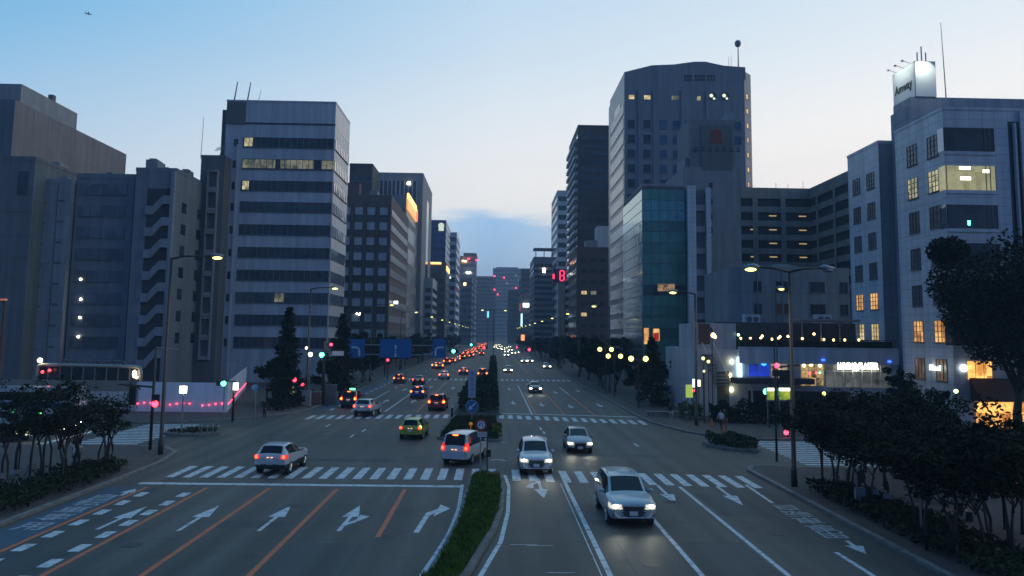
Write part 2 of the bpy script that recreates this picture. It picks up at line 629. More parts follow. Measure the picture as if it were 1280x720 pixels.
# planted central reservation, near piece: pixel outline dropped on to the ground
lp = [G(*p) for p in ((534, 720), (555, 685), (572, 650), (580, 622), (587, 599))]
rp = [G(*p) for p in ((628, 597), (631, 612), (629, 640), (620, 665), (605, 690), (588, 720))]
isl = [(-4.3, -40), (-2.9, -40), (-2.7, 18)] + [(p.x, p.y) for p in reversed(rp)] + [(0.1, 45.2), (-0.5, 45.6), (-1.0, 45.2)] + [(p.x, p.y) for p in reversed(lp)] + [(-4.1, 18)]
m = M(); m.prism(isl, -0.02, 0.18); struct('island_kerb', m, KERB)
ISL = inset(isl, 0.22)
m = M(); m.prism(ISL, 0.05, 0.24); struct('island_soil', m, SOIL)
q = [G(*p) for p in ((546, 549), (588, 553), (627, 552), (622, 524), (566, 524))]
isl2 = [(p.x, p.y) for p in q]
m = M(); m.prism(isl2, -0.02, 0.18); struct('island_kerb', m, KERB)
ISL2 = inset(isl2, 0.2)
m = M(); m.prism(ISL2, 0.05, 0.22); struct('island_soil', m, SOIL)
isl3 = [(-3.9, 79.5), (0.9, 79.5), (0.9, 138), (-0.9, 138), (-1.2, 124), (-3.7, 108)]
m = M(); m.prism(isl3, -0.02, 0.18); struct('island_kerb', m, KERB)
m = M(); m.prism(inset(isl3, 0.2), 0.05, 0.22); struct('island_soil', m, SOIL)
for y0, y1 in ((150, 250), (275, 420), (440, 900)):
    m = M(); m.box(-0.9, 0.9, y0, y1, -0.02, 0.2); struct('island_kerb', m, KERB)
# small planted island at the side-street mouth on the left and on the right
li = [(-25.0, 62.2), (-23.8, 61.2), (-21.8, 61.4), (-20.8, 62.6), (-21.4, 64.4), (-23.6, 64.8)]
ri = [(15.5, 58.6), (16.4, 56.6), (18.3, 55.6), (19.0, 57.0), (18.2, 60.2), (16.6, 61.2), (15.7, 60.4)]
for pl in (li, ri):
    m = M(); m.prism(pl, -0.02, 0.2); struct('island_kerb', m, KERB)

# ------------------------------------------------------------------ painted markings
ZM = 0.005
mw, mo, mb = M(), M(), M()


def stripe(m, p0, p1, w, z=ZM):
    p0, p1 = Vector(p0[:2]), Vector(p1[:2])
    d = (p1 - p0).normalized()
    n = Vector((-d.y, d.x)) * w / 2
    m.quad([(*(p0 + n), z), (*(p0 - n), z), (*(p1 - n), z), (*(p1 + n), z)])


def curve_line(m, pts, w):
    pts = [Vector(p[:2]) for p in pts]
    L, Rr = [], []
    for i, p in enumerate(pts):
        d = (pts[min(i + 1, len(pts) - 1)] - pts[max(0, i - 1)]).normalized()
        n = Vector((-d.y, d.x)) * w / 2
        L.append(p + n); Rr.append(p - n)
    for i in range(len(pts) - 1):
        m.quad([(*q_, ZM + .0015) for q_ in (L[i], Rr[i], Rr[i + 1], L[i + 1])])


def zebra(pa, pb, depth, pitch, w, along='Y', skip=()):
    """Bars along the driving direction, set out from pa to pb."""
    pa, pb = Vector(pa[:2]), Vector(pb[:2])
    L = (pb - pa).length
    d = (pb - pa) / L
    n = int(L / pitch)
    for i in range(n + 1):
        if i in skip:
            continue
        p = pa + d * (i * pitch)
        if along == 'Y':
            mw.quad([(p.x, p.y, ZM), (p.x + w, p.y, ZM), (p.x + w, p.y + depth, ZM), (p.x, p.y + depth, ZM)])
        else:
            mw.quad([(p.x, p.y, ZM), (p.x + depth, p.y, ZM), (p.x + depth, p.y + w, ZM), (p.x, p.y + w, ZM)])


zebra(G(206, 596.5), G(612, 600.5), 3.7, 0.91, 0.45)
zebra(G(641, 601), G(955, 610.5), 3.6, 0.91, 0.45)
a, b = G(174, 604), G(578, 608.2)
stripe(mw, (a.x, a.y), (b.x, b.y), 0.5)
zebra(G(380, 524), G(566, 522.5), 3.4, 0.9, 0.45)
zebra(G(624, 523), G(808, 531), 3.4, 0.9, 0.45)
a, b = G(628, 516.7), G(802, 521.5)
stripe(mw, a, b, 0.5)
zebra((-17.5, 140), (-2, 140), 4, 0.9, 0.45)
zebra((1.4, 140), (13.8, 140), 4, 0.9, 0.45)
zebra((-28.8, 55.9), (-28.8, 68.8), 4.3, 0.9, 0.45, 'X')
stripe(mw, (-30.8, 56.2), (-30.8, 69), 0.5)
zebra((19.6, 49.6), (19.6, 62), 4.4, 0.9, 0.45, 'X')
stripe(mw, (26.5, 49.6), (26.5, 62), 0.5)
# lines round the near island
curve_line(mw, [(-4.7, -30), (-4.5, 17)] + [G(*p) for p in ((525, 722), (547, 690), (562, 665), (573, 637), (578, 606))], 0.17)
curve_line(mw, [G(*p) for p in ((631, 594), (636, 608), (635, 640), (626, 677), (600, 721))] + [(-2.2, 17), (-2.3, -30)], 0.17)
curve_line(mw, [G(*p) for p in ((560, 556), (590, 552), (618, 550.5), (631, 553.5))], 0.16)
curve_line(mw, [G(*p) for p in ((613, 575), (622, 574.4), (632, 576))], 0.16)
# orange no-lane-change lines (approach side)
for x, y0, y1 in ((-17.25, -30, 41.5), (-14.25, -30, 41.5), (-11.15, -30, 41.5), (-7.75, -30, 41.5), (-4.35, 31.9, 41.5)):
    stripe(mo, (x, y0), (x, y1), 0.2)
for x in (-16.75, -14.75):                       # dotted slow-down marks
    for k in range(9):
        y = 26.2 + k * 1.93
        if y < 41:
            stripe(mw, (x, y - 0.5), (x, y + 0.5), 0.42)
# blue cycle lane
m = M(); m.quad([(-19.1, -30, 0.0025), (-17.4, -30, 0.0025), (-17.4, 41.6, 0.0025), (-19.1, 41.6, 0.0025)])
struct('cycle_lane', m, BLUEP)
m = M(); m.quad([(-18.2, 82, 0.0025), (-16.6, 82, 0.0025), (-16.6, 138, 0.0025), (-18.2, 138, 0.0025)])
struct('cycle_lane', m, BLUEP)
for k in range(12):
    stripe(mw, (-16.5, 83 + k * 4.5), (-16.5, 85 + k * 4.5), 0.3)
# departing side, near
stripe(mw, (3.95, -30), (3.95, 44.0), 0.2)
stripe(mw, (3.62, -30), (3.68, 43.5), 0.045)
stripe(mw, (7.0, -30), (7.0, 43.6), 0.18)
stripe(mw, (9.9, -30), (9.9, 42.9), 0.18)
stripe(mw, (12.75, -30), (12.75, 30.2), 0.18)
stripe(mw, G(932, 606), G(966, 629), 0.18)
# further lanes
for x in (-14.2, -10.8):
    stripe(mw, (x, 82), (x, 112), 0.17)
    for k in range(4):
        stripe(mw, (x, 118 + k * 6), (x, 121 + k * 6), 0.17)
stripe(mo, (-7.6, 82), (-7.6, 132), 0.17)
stripe(mw, (3.95, 80.5), (3.95, 128), 0.17)
stripe(mo, (4.35, 80.5), (4.35, 112), 0.15)
stripe(mo, (7.2, 80.5), (7.2, 116), 0.17)
stripe(mo, (10.2, 80.5), (10.2, 106), 0.17)
stripe(mw, (10.2, 108), (10.2, 124), 0.17)
for x in (-14.2, -10.8, -7.5, 4, 7.2, 10.4):
    for k in range(28):
        stripe(mw, (x, 170 + k * 10), (x, 175 + k * 10), 0.17)
for px, py in ((676, 536), (680, 541), (682, 548), (440, 545), (455, 538), (410, 532), (795, 556)):
    p = G(px, py)
    stripe(mw, (p.x, p.y - 0.9), (p.x, p.y + 0.9), 0.16)
for px, py in ((700, 716), (655, 681), (675, 682), (720, 584)):
    p = G(px, py)
    stripe(mw, (p.x - 0.5, p.y), (p.x + 0.5, p.y), 0.05)


def arrow(p0, p1, kind='straight', w=0.17, hw=0.36, hl=2.3):
    p0, p1 = Vector(p0[:2]), Vector(p1[:2])
    d = (p1 - p0); L = d.length; d /= L
    n = Vector((d.y, -d.x))                       # to the arrow's right
    P = lambda s, t, k=0: (*(p0 + d * s + n * t), ZM + .003 + .001 * k)
    if kind in ('straight', 'both'):
        mw.quad([P(0, -w / 2), P(0, w / 2), P(L - hl, w / 2), P(L - hl, -w / 2)])
        mw.quad([P(L - hl, -hw), P(L - hl, hw), P(L, 0)])
    if kind == 'both':
        mw.quad([P(0.9, w / 2, 1), P(1.4, w / 2, 1), P(2.1, 0.40, 1), P(1.6, 0.40, 1)])
        mw.quad([P(1.25, 0.33, 2), P(2.9, 0.36, 2), P(2.6, 0.80, 2)])
    if kind == 'turn':
        mw.quad([P(0, -w / 2), P(0, w / 2), P(L * 0.62, w / 2), P(L * 0.72, -w / 2)])
        mw.quad([P(L * 0.62, w / 2), P(L * 0.74, 0.32), P(L * 0.90, 0.32), P(L * 0.72, -w / 2)])
        mw.quad([P(L * 0.58, 0.30, 1), P(L * 1.08, 0.30, 1), P(L * 0.92, 0.85, 1)])


arrow(G(121, 662), G(184, 633)); arrow(G(222, 664), G(274, 632)); arrow(G(323, 664), G(364, 632))
arrow(G(423, 664), G(450, 632), 'both'); arrow(G(520, 666), G(541, 633), 'turn', w=0.22)
arrow(G(822, 607), G(846, 630)); arrow(G(896, 608), G(929, 632)); arrow(G(672, 598), G(680, 623), 'both')
for x, y in ((-16, 92), (-12.4, 92), (-12.4, 112), (-9.2, 92), (-9.2, 118), (-5.8, 92), (-5.8, 116)):
    arrow((x, y), (x, y + 5), hw=0.4)
for x, y in ((2.4, 92), (2.4, 116), (5.6, 90), (8.7, 88), (8.7, 110), (12.2, 90), (12.2, 114), (5.6, 128)):
    arrow((x, y + 5), (x, y), hw=0.4)


mt_ = M()


def ground_text(chars, x, ys, flip, size):
    for c, y in zip(chars, ys):
        me = text_mesh(c, 1.0, 0.0, 0.012)
        me.transform(Matrix.Translation((x, y, ZM)) @ Matrix.Rotation(PI if flip else 0, 4, 'Z') @ Matrix.Diagonal((size[0], size[1], 1, 1)))
        n = len(mt_.v)
        mt_.v += [v.co.copy() for v in me.vertices]
        for p in me.polygons:
            mt_.f.append(tuple(n + i for i in p.vertices)); mt_.mi.append(0)


ground_text('自転車専用', -18.2, [G(px, py).y for px, py in ((617, 626), (600, 633), (580, 642), (560, 651), (536, 662))], False, (1.35, 1.45))
ground_text('自転車専用', 13.75, [G(px, py).y for px, py in ((228 + 760, 634), (1005, 642), (1024, 650), (1038, 659), (1056, 668))], True, (1.3, 1.3))
arrow(G(150, 620), G(170, 611), hw=0.35, hl=1.0)
arrow(G(1058, 676), G(1083, 693), hw=0.35, hl=1.2)
struct('white_road_marking', mw, PAINT)
struct('faded_road_lettering', mt_, worn_paint('faded_road_paint', (0.36, 0.38, 0.40), (0.09, 0.10, 0.11)))
struct('orange_road_marking', mo, ORANGE)


# manholes, patches of newer asphalt, oil stains
mh0 = None
MHM = mat('manhole_iron', (0.035, 0.033, 0.03), 0.55, metal=.4, var=.4, scale=9)
rp_ = random.Random(14)
for x, y in ((-13.1, 30.5), (-8.9, 37.5), (-5.2, 52), (5.6, 28.5), (8.6, 39), (11.5, 33), (-16, 60), (2.0, 56), (9, 66), (-9.6, 72), (6, 96), (-12.2, 98)):
    m = M(); m.disc((0, 0, 0), .36, (0, 0, 1), .007, 0, 20)
    if mh0 is None:
        mh0 = tag(m.obj('manhole_cover', MHM), 'dark round iron manhole cover set in the carriageway', 'manhole cover', 'manhole covers in the road')
        mh0.location = (x, y, 0.001)
    else:
        c_ = mh0.copy(); COL.objects.link(c_); c_.location = (x, y, 0.001)
mp1 = M()
for x0_, x1_, y0_, y1_ in ((-16.9, -14.6, 27, 29.6), (-11, -8, 33.2, 34.4), (-7.5, -4.6, 25, 31), (4.2, 6.8, 34.2, 35.1), (7.2, 9.7, 25.5, 31.5), (10.2, 12.4, 36, 41), (-14, -6, 50.2, 51.4), (1.2, 4.2, 60, 72), (6, 13, 53, 54.2), (-17.5, -9, 62, 63.1), (-3, 0.5, 48.8, 56)):
    mp1.quad([(x0_, y0_, .0022), (x1_, y0_ + rp_.uniform(-.1, .1), .0022), (x1_, y1_, .0022), (x0_, y1_ + rp_.uniform(-.1, .1), .0022)])
struct('asphalt_patch', mp1, asphalt('patched_asphalt', (0.060, 0.062, 0.063), 23.0))
mp1 = M()
for k_ in range(14):
    x_, y_ = rp_.uniform(-18, 14), rp_.uniform(26, 76)
    a_ = rp_.uniform(-.25, .25) + (0 if k_ % 2 else PI / 2)
    px_, py_ = x_, y_
    for q_ in range(9):
        a_ += rp_.uniform(-.5, .5)
        nx_, ny_ = px_ + math.cos(a_) * .7, py_ + math.sin(a_) * .7
        stripe(mp1, (px_, py_), (nx_, ny_), rp_.uniform(.02, .045), .0036)
        px_, py_ = nx_, ny_
struct('sealed_crack', mp1, mat('tar_seal', (0.022, 0.022, 0.022), .5, var=.2))

# ------------------------------------------------------------------ buildings
class Face:
    def __init__(s, o, u, n):
        s.o, s.u, s.n = Vector((*o, 0)), Vector((*u, 0)), Vector((*n, 0))


def fbox(m, f, u0, u1, z0, z1, d0, d1, mi=0):
    n = len(m.v)
    m.v += [f.o + f.u * u + f.n * d + Vector((0, 0, z)) for z in (z0, z1) for d in (d0, d1) for u in (u0, u1)]
    for q in ((0, 2, 3, 1), (4, 5, 7, 6), (0, 1, 5, 4), (2, 6, 7, 3), (0, 4, 6, 2), (1, 3, 7, 5)):
        m.f.append(tuple(n + i for i in q)); m.mi.append(mi)
    return m


class B:
    """A building: an Empty at its base, a wall block, and parts laid on its faces (S faces the bridge)."""
    def __init__(s, label, x0, x1, y0, y1, h, wm, cat='building', group=None, name='building', rz=0.0, poly=None):
        s.x0, s.x1, s.y0, s.y1, s.h = x0, x1, y0, y1, h
        s.root = thing(name, label, cat, (x0, y0, 0), 0, group)
        m = M()
        if poly:
            m.prism(poly, -0.03, h)
        else:
            m.box(x0, x1, y0, y1, -0.03, h)
        s.wall = m.obj('wall', wm, s.root)
        s.wm = wm
        s.S = Face((x0, y0), (1, 0), (0, -1))
        s.E = Face((x1, y0), (0, 1), (1, 0))
        s.Wf = Face((x0, y0), (0, 1), (-1, 0))
        s.w, s.d = x1 - x0, y1 - y0

    def bands(s, f, u0, u1, zs, hh, gm, mull=1.6, fm=None, lit=None, name='window', proud=0.03):
        for i, z in enumerate(zs):
            m = M()
            fbox(m, f, u0, u1, z, z + hh, -0.1, proud, 0)
            k = max(1, round((u1 - u0) / mull))
            for j in range(k + 1):
                u = u0 + (u1 - u0) * j / k
                fbox(m, f, max(u0, u - 0.04), min(u1, u + 0.04), z + 0.02, z + hh - 0.02, proud - 0.02, proud + 0.05, 1)
            fbox(m, f, u0 - 0.05, u1 + 0.05, z - 0.12, z - 0.003, -0.1, proud + 0.10, 1)
            o = m.obj(name, [gm, fm or GREYM], s.root)
            for (a, b, lm) in (lit or {}).get(i, ()):
                m2 = M(); fbox(m2, f, a, b, z + 0.15, z + hh - 0.1, proud - 0.05, proud + 0.012)
                m2.obj('lit_window', lm, s.root)

    def grid(s, f, us, w, zs, hh, gm, fm=None, lit=None, name='window', nx=2, nz=1, sill=True, proud=0.02):
        for i, z in enumerate(zs):
            for j, u in enumerate(us):
                m = M()
                fbox(m, f, u - w / 2, u + w / 2, z, z + hh, -0.1, proud, 0)
                t = 0.06
                for k in range(nx + 1):
                    x = u - w / 2 + w * k / nx
                    fbox(m, f, max(u - w / 2, x - t / 2), min(u + w / 2, x + t / 2), z + 0.01, z + hh - 0.01, proud - 0.03, proud + 0.05, 1)
                for k in range(nz + 1):
                    y = z + hh * k / nz
                    fbox(m, f, u - w / 2 + 0.002, u + w / 2 - 0.002, max(z, y - t / 2), min(z + hh, y + t / 2), proud - 0.03, proud + 0.042, 1)
                if sill:
                    fbox(m, f, u - w / 2 - 0.08, u + w / 2 + 0.08, z - 0.1, z - 0.004, -0.05, proud + 0.12, 1)
                lm = (lit or {}).get((i, j))
                m.obj('lit_window' if lm else name, [lm or gm, fm or GREYM], s.root)

    def part(s, name, f, u0, u1, z0, z1, d0, d1, mt):
        m = M(); fbox(m, f, u0, u1, z0, z1, d0, d1)
        return m.obj(name, mt, s.root)

    def roof(s, hp=0.9, t=0.3, mt=None):
        m = M()
        z0, z1, x0, x1, y0, y1 = s.h, s.h + hp, s.x0 - 0.05, s.x1 + 0.05, s.y0 - 0.05, s.y1 + 0.05
        m.box(x0, x1, y0, y0 + t, z0, z1); m.box(x0, x1, y1 - t, y1, z0, z1)
        m.box(x0, x0 + t, y0 + t, y1 - t, z0, z1); m.box(x1 - t, x1, y0 + t, y1 - t, z0, z1)
        m.obj('parapet', mt or s.wm, s.root)

    def box(s, name, x0, x1, y0, y1, z0, z1, mt):
        m = M(); m.box(x0, x1, y0, y1, z0, z1)
        return m.obj(name, mt, s.root)

    def mast(s, x, y, z0, z1, r=0.07, name='antenna', lean=0.0):
        m = M(); m.tube([(x, y, z0), (x + lean, y, z1)], [r, r * 0.6], 6)
        return m.obj(name, GREYM, s.root)


conc = lambda n, c, **k: mat(n, c, k.pop('rough', 0.75), var=k.pop('var', 0.14), scale=k.pop('scale', 0.5), stretch=k.pop('stretch', (1, 1, 0.25)), joints=k.pop('joints', (2.4, 3.4)), **k)
W_BLUE = conc('pale_panel_wall', (0.50, 0.51, 0.54), rough=0.32)
W_GREY = conc('grey_wall', (0.30, 0.30, 0.31))
W_DGREY = conc('dark_grey_wall', (0.15, 0.15, 0.155))
W_TAN = conc('tan_wall', (0.30, 0.26, 0.24))
W_WHITE = conc('white_wall', (0.62, 0.62, 0.62))
W_BROWN = conc('brown_brick_wall', (0.11, 0.072, 0.062))
W_DBROWN = conc('dark_brown_wall', (0.06, 0.05, 0.046))
W_TILE = mat('white_tile_wall', (0.58, 0.60, 0.64), 0.35, var=0.12, scale=0.6, stretch=(1, 1, 0.2), joints=(1.2, 0.8))
OFFICE = lit_room('lit_office', (0.25, 0.22, 0.10), (1.0, 0.92, 0.55), 0.65, 1.1)
OFFICED = lit_room('dim_lit_office', (0.10, 0.11, 0.08), (0.5, 0.48, 0.30), 0.45, 0.8)
ROOMW = lit_room('warm_lit_room', (0.30, 0.12, 0.03), (1.0, 0.55, 0.18), 1.1, 0.9)
ROOMY = lit_room('yellow_lit_room', (0.5, 0.38, 0.14), (1.0, 0.80, 0.42), 0.9, 0.6)
CAFE = lit_room('cafe_interior', (0.25, 0.08, 0.01), (1.0, 0.52, 0.13), 1.9, 0.8)
frange = lambda a, b, n: [a + (b - a) * i / max(1, n - 1) for i in range(n)]


def rooftop(b, n, seed, hmax=2.6, mt=None):
    r = random.Random(seed)
    for _ in range(n):
        w, d, h = r.uniform(1.2, min(3.5, b.w * 0.35)), r.uniform(1.2, min(3.5, b.d * 0.35)), r.uniform(0.8, hmax)
        x, y = r.uniform(b.x0 + 0.6, b.x1 - w - 0.6), r.uniform(b.y0 + 0.6, b.y1 - d - 0.6)
        m = M(); m.box(x, x + w, y, y + d, b.h - 0.02, b.h + h)
        m.box(x + w * 0.2, x + w * 0.8, y + d * 0.2, y + d * 0.8, b.h + h, b.h + h + 0.25)
        m.obj('roof_unit', mt or W_GREY, b.root)


# --- left side of the avenue -------------------------------------------------
# far windowless block
Y = 134.0
x1 = A(20, 125, Y).x
b = B('huge windowless brown-grey block above all the low roofs on its corner of the avenue', x1 - 45, x1, Y, 175, A(20, 125, Y).z, conc('theatre_wall', (0.22, 0.19, 0.185), var=0.10, scale=0.15))
fr = M(); fbox(fr, b.S, 0, b.w, -0.02, b.h - 0.02, 0.001, 0.25); fr.obj('front_panel', conc('theatre_front', (0.13, 0.15, 0.19)), b.root)
pz = A(27, 105, 136).z
b.box('upper_block', x1 - 44, A(27, 110, 136).x, 136, 154.5, b.h, pz, W_GREY)
b.box('roof_vent', x1 - 1.5, x1 - 0.6, 146, 147, pz, pz + 1.2, W_DGREY)


def left_block(label, p0, p1, top, Y, depth, wm, **k):
    xa, xb = A(p0, 300, Y).x, A(p1, 300, Y).x
    return B(label, xa, xb, Y, Y + depth, A((p0 + p1) / 2, top, Y).z, wm, **k)


b = left_block('dim grey slab with one narrow slot window at the edge of the photograph', -70, 37, 199, 110, 14, conc('mouse_grey_wall', (0.17, 0.175, 0.18)))
b.roof(0.5)
b.part('slot_window', b.S, b.w - 2.2, b.w - 0.8, b.h - 5, b.h - 1.6, -0.1, 0.03, GLASS)
for i in range(9):
    b.part('wall_joint', b.S, 0.1, b.w - 0.1, 2 + i * 3.1, 2.06 + i * 3.1, 0.001, 0.03, W_DGREY)
rooftop(b, 3, 5, 1.5)
b = left_block('slim blank bluish slab with stacked small vents between a slot-windowed slab and the banded office', 41, 84, 229, 113, 12, conc('bluish_wall', (0.27, 0.30, 0.33)))
b.roof(0.6)
for zz in frange(2, b.h - 3, 9):
    b.part('vent', b.S, 0.8, 1.5, zz, zz + 0.3, -0.05, 0.04, W_DGREY)
    b.part('vent', b.S, b.w - 1.6, b.w - 0.7, zz + 0.3, zz + 0.65, -0.05, 0.04, W_DGREY)
b.part('joint', b.S, b.w * 0.62, b.w * 0.62 + 0.15, 0, b.h, 0.001, 0.06, W_DGREY)
rooftop(b, 3, 9, 2.0)
b = left_block('old office with pale glazed bands beside the open stair tower', 91, 164, 223, 114, 15, conc('old_office_wall', (0.21, 0.22, 0.235)))
b.roof(0.7)
zb = A(120, 270, 114).z
zs = [zb - 3.1 * k for k in range(8)] + [zb + 3.1]
b.bands(b.S, 0.5, b.w - 1.0, sorted(z for z in zs if z > 1), 1.55, GLASS2, 1.7, W_DGREY)
for (px, py) in ((101, 349), (101, 374), (100, 397), (98, 421)):
    p = A(px, py, 113.9)
    m = M(); m.ball((p.x, p.y - 0.05, p.z), 0.16); m.obj('wall_lamp', LAMPW, b.root)
rooftop(b, 4, 3, 1.6)
# stair tower
b = left_block('grey block with an open zigzag escape stair on its front', 165, 216, 214, 112, 16, conc('stair_tower_wall', (0.22, 0.23, 0.245)))
b.roof(0.5)
u0, u1 = A(181, 300, 112).x - b.x0, A(211, 300, 112).x - b.x0
zt = A(190, 262, 112).z
b.part('stair_shade_sheet', b.S, u0, u1, 1.0, zt + 3.0, -0.05, 0.02, mat('stair_shadow_paint', (0.05, 0.05, 0.055), 0.9, var=0.2))  # flat dark sheet; shade of the open stair is put into its colour
for k in range(10):
    z = zt - 3.05 * k
    if z < 1:
        break
    m = M()
    n0 = len(m.v)
    for d in (0.02, 0.5):
        m.v += [b.S.o + b.S.u * uu + b.S.n * d + Vector((0, 0, zz)) for uu, zz in
                ((u0, z - 0.75), (u0 + 1.0, z - 0.75), (u1 - 1.0, z + 0.75), (u1, z + 0.75), (u1, z + 1.95), (u1 - 1.0, z + 1.95), (u0 + 1.0, z + 0.45), (u0, z + 0.45))]
    for d in (0, 8):
        m.f.append(tuple(n0 + d + i for i in range(8))); m.mi.append(0)
    for i in range(8):
        j = (i + 1) % 8
        m.f.append((n0 + i, n0 + j, n0 + 8 + j, n0 + 8 + i)); m.mi.append(0)
    m.obj('stair_flight', conc('stair_wall', (0.30, 0.31, 0.33)), b.root)
b.part('corner_pier', b.S, u1, b.w, 0, b.h, 0.0, 0.45, conc('stair_wall', (0.30, 0.31, 0.33)))
for k in range(7):
    b.part('window', b.E, 2.5, 4.2, zt - 3.1 * k, zt + 1.5 - 3.1 * k, -0.05, 0.03, GLASS)
    b.part('window', b.E, 8.5, 10.2, zt - 3.1 * k, zt + 1.5 - 3.1 * k, -0.05, 0.03, GLASS)
rooftop(b, 5, 12, 2.2)
b2 = left_block('low grey annex filling the gap behind the zigzag stair block', 217, 247, 236, 127, 12, conc('stair_tower_wall', (0.22, 0.23, 0.245)))
b2.grid(b2.S, [1.2, 2.9], 0.9, frange(3, b2.h - 4, 8), 1.3, GLASS, W_DGREY)
b2.roof(0.5)
# slim block with framed balconies
b = left_block('slim dark block with a ladder of framed balconies and a whip aerial', 246, 276, 197, 122, 10, W_DGREY)
b.roof(0.4)
ua, ub = A(257, 300, 122).x - b.x0, A(270, 300, 122).x - b.x0
for k in range(11):
    z = b.h - 5.2 - 3.2 * k
    if z < 1:
        break
    m = M()
    for (p, q, r_, s_) in ((ua, ub, z, z + 0.5), (ua, ub, z + 2.9, z + 3.15)):
        fbox(m, b.S, p, q, r_, s_, 0.0, 0.7)
    fbox(m, b.S, ua, ua + 0.15, z + 0.5, z + 2.9, 0.0, 0.69); fbox(m, b.S, ub - 0.15, ub, z + 0.5, z + 2.9, 0.0, 0.69)
    m.obj('balcony', W_GREY, b.root)
p = A(251, 195, 123)
b.mast(p.x, 123, b.h, A(251, 146, 123).z, 0.05, lean=0.15)
rooftop(b, 3, 17, 1.6)
m = M()
for k in range(5):
    m.tube([(b.x0 + 1.2, 124 + k * 0.3, b.h + 1.5 + 0.2 * k), (b.x0 + 2.8, 124 + k * 0.3, b.h + 1.8 + 0.2 * k)], 0.03, 4)
m.tube([(b.x0 + 2, 124, b.h), (b.x0 + 2, 125.2, b.h + 2.8)], 0.04, 5)
m.obj('aerial', GREYM, b.root)

# white banded tower
Y = 125.0
xa, xb = A(275, 300, Y).x, A(417.5, 200, Y).x
TH = A(417, 129, Y).z
b = B('pale office tower striped by ten dark window bands, two rods on its roof', xa, xb, Y, Y + 12.5, TH, W_BLUE)
zb = [A(370, py, Y).z for py in (435, 407, 379, 351, 322.5, 294, 265.5, 239, 212, 185)]
uL = A(298, 300, Y).x - xa
lit = {9: [(uL + 0.2, uL + 1.5, OFFICE)], 7: [(uL + 0.2, uL + 1.2, OFFICE)], 8: [(uL + 0.1, uL + 5.2, OFFICED), (uL + 6.0, uL + 11.2, OFFICED), (uL + 12.5, uL + 14.6, OFFICED)],
       2: [(uL + 6.0, uL + 7.4, OFFICED)]}
b.bands(b.S, uL, b.w - 0.15, zb, 1.62, GLASS, 0.95, W_DGREY, lit)
b.bands(b.E, 0.5, b.d - 0.6, zb, 1.62, MIRROR, 1.4, W_DGREY)
b.part('shadow_strip', b.S, uL, b.w, A(370, 156.5, Y).z, A(370, 154, Y).z, -0.05, 0.03, GLASS)  # thin dark strip painted as the shade of a recessed joint
b.part('shadow_strip', b.E, 0, b.d - 0.3, A(370, 156.5, Y).z, A(370, 154, Y).z, -0.05, 0.03, GLASS)
b.part('roof_housing', b.S, 0.1, A(307, 150, Y).x - xa, A(290, 155, Y).z, TH - 0.05, -0.1, 0.25, conc('brown_grey_wall', (0.14, 0.13, 0.135)))
b.part('pilaster', b.S, uL - 0.9, uL - 0.6, 0, TH - 7, 0, 0.18, W_BLUE)
for k in range(10):
    b.part('window', b.S, 1.4, 2.1, zb[k] + 0.1, zb[k] + 1.3, -0.05, 0.04, GLASS)
for px, top in ((292, 102), (308.5, 103), (322, 112)):
    p = A(px, 128, Y + 2)
    b.mast(p.x, Y + 2, TH, A(px, top, Y + 2).z, 0.13 if px < 315 else 0.05, lean=0.5)
b.roof(0.25)
b.box('roof_plant', xa - 0.8, xa - 0.01, Y + 0.5, Y + 8, A(274, 162, Y).z - 12, A(274, 136, Y).z, conc('brown_grey_wall', (0.14, 0.13, 0.135)))

# brown gridded building, slightly turned
Y = 196.0
w_ = 21.0
hh = A(488, 244, Y).z
xr = A(488, 300, Y).x
b = B('brown building of square pale panels between dark brown piers, next after the striped tower', xr - w_, xr, Y, Y + 40, hh, conc('plum_brown_wall', (0.15, 0.10, 0.095)))
b.root.rotation_euler.z = 0.0
nb = 7
zs = [hh - 5.0 - 3.75 * k for k in range(11)]
zs = [z for z in zs if z > 1]
us = [w_ - 1.8 - 3.05 * k for k in range(nb)]
b.grid(b.S, us, 2.0, zs, 1.9, W_BLUE, W_BROWN, name='wall_panel', nx=1, sill=False, proud=0.12)
for z in zs:
    b.part('window', b.S, 0.3, w_ - 0.5, z - 1.5, z - 0.05, -0.1, 0.03, GLASS)
for u in [w_ - 0.35] + [u_ - 1.5 for u_ in us]:
    b.part('pier', b.S, u - 0.35, u + 0.35, 0, hh - 2.2, 0.0, 0.35, W_BROWN)
b.bands(b.E, 1, 38, zs, 1.7, GLASS2, 2.0, W_DGREY)
b.part('mansard', b.S, 0, w_ - 8, hh, hh + 3.0, -2.5, -0.1, conc('dull_red_roof', (0.16, 0.09, 0.085)))
rooftop(b, 3, 4, 3.0)
for px, py in ((446, 392), (449, 393), (519 - 69, 392)):
    p = A(px, py, Y - 0.2)
    m = M(); m.ball(p, 0.17); m.obj('lit_lamp', LAMPW, b.root)
p = A(491, 378.5, Y + 8)
m = M(); m.box(b.x1 + 0.1, b.x1 + 1.5, Y + 8, Y + 8.3, p.z - 0.5, p.z + 0.6); sgn = m.obj('projecting_sign', PLASTIC, b.root)
lettering('88', 1.2, glow('white_neon', (0.85, 0.92, 1), 4), facing('S', (b.x1 + 0.8, Y + 7.96, p.z + 0.05)), b.root)
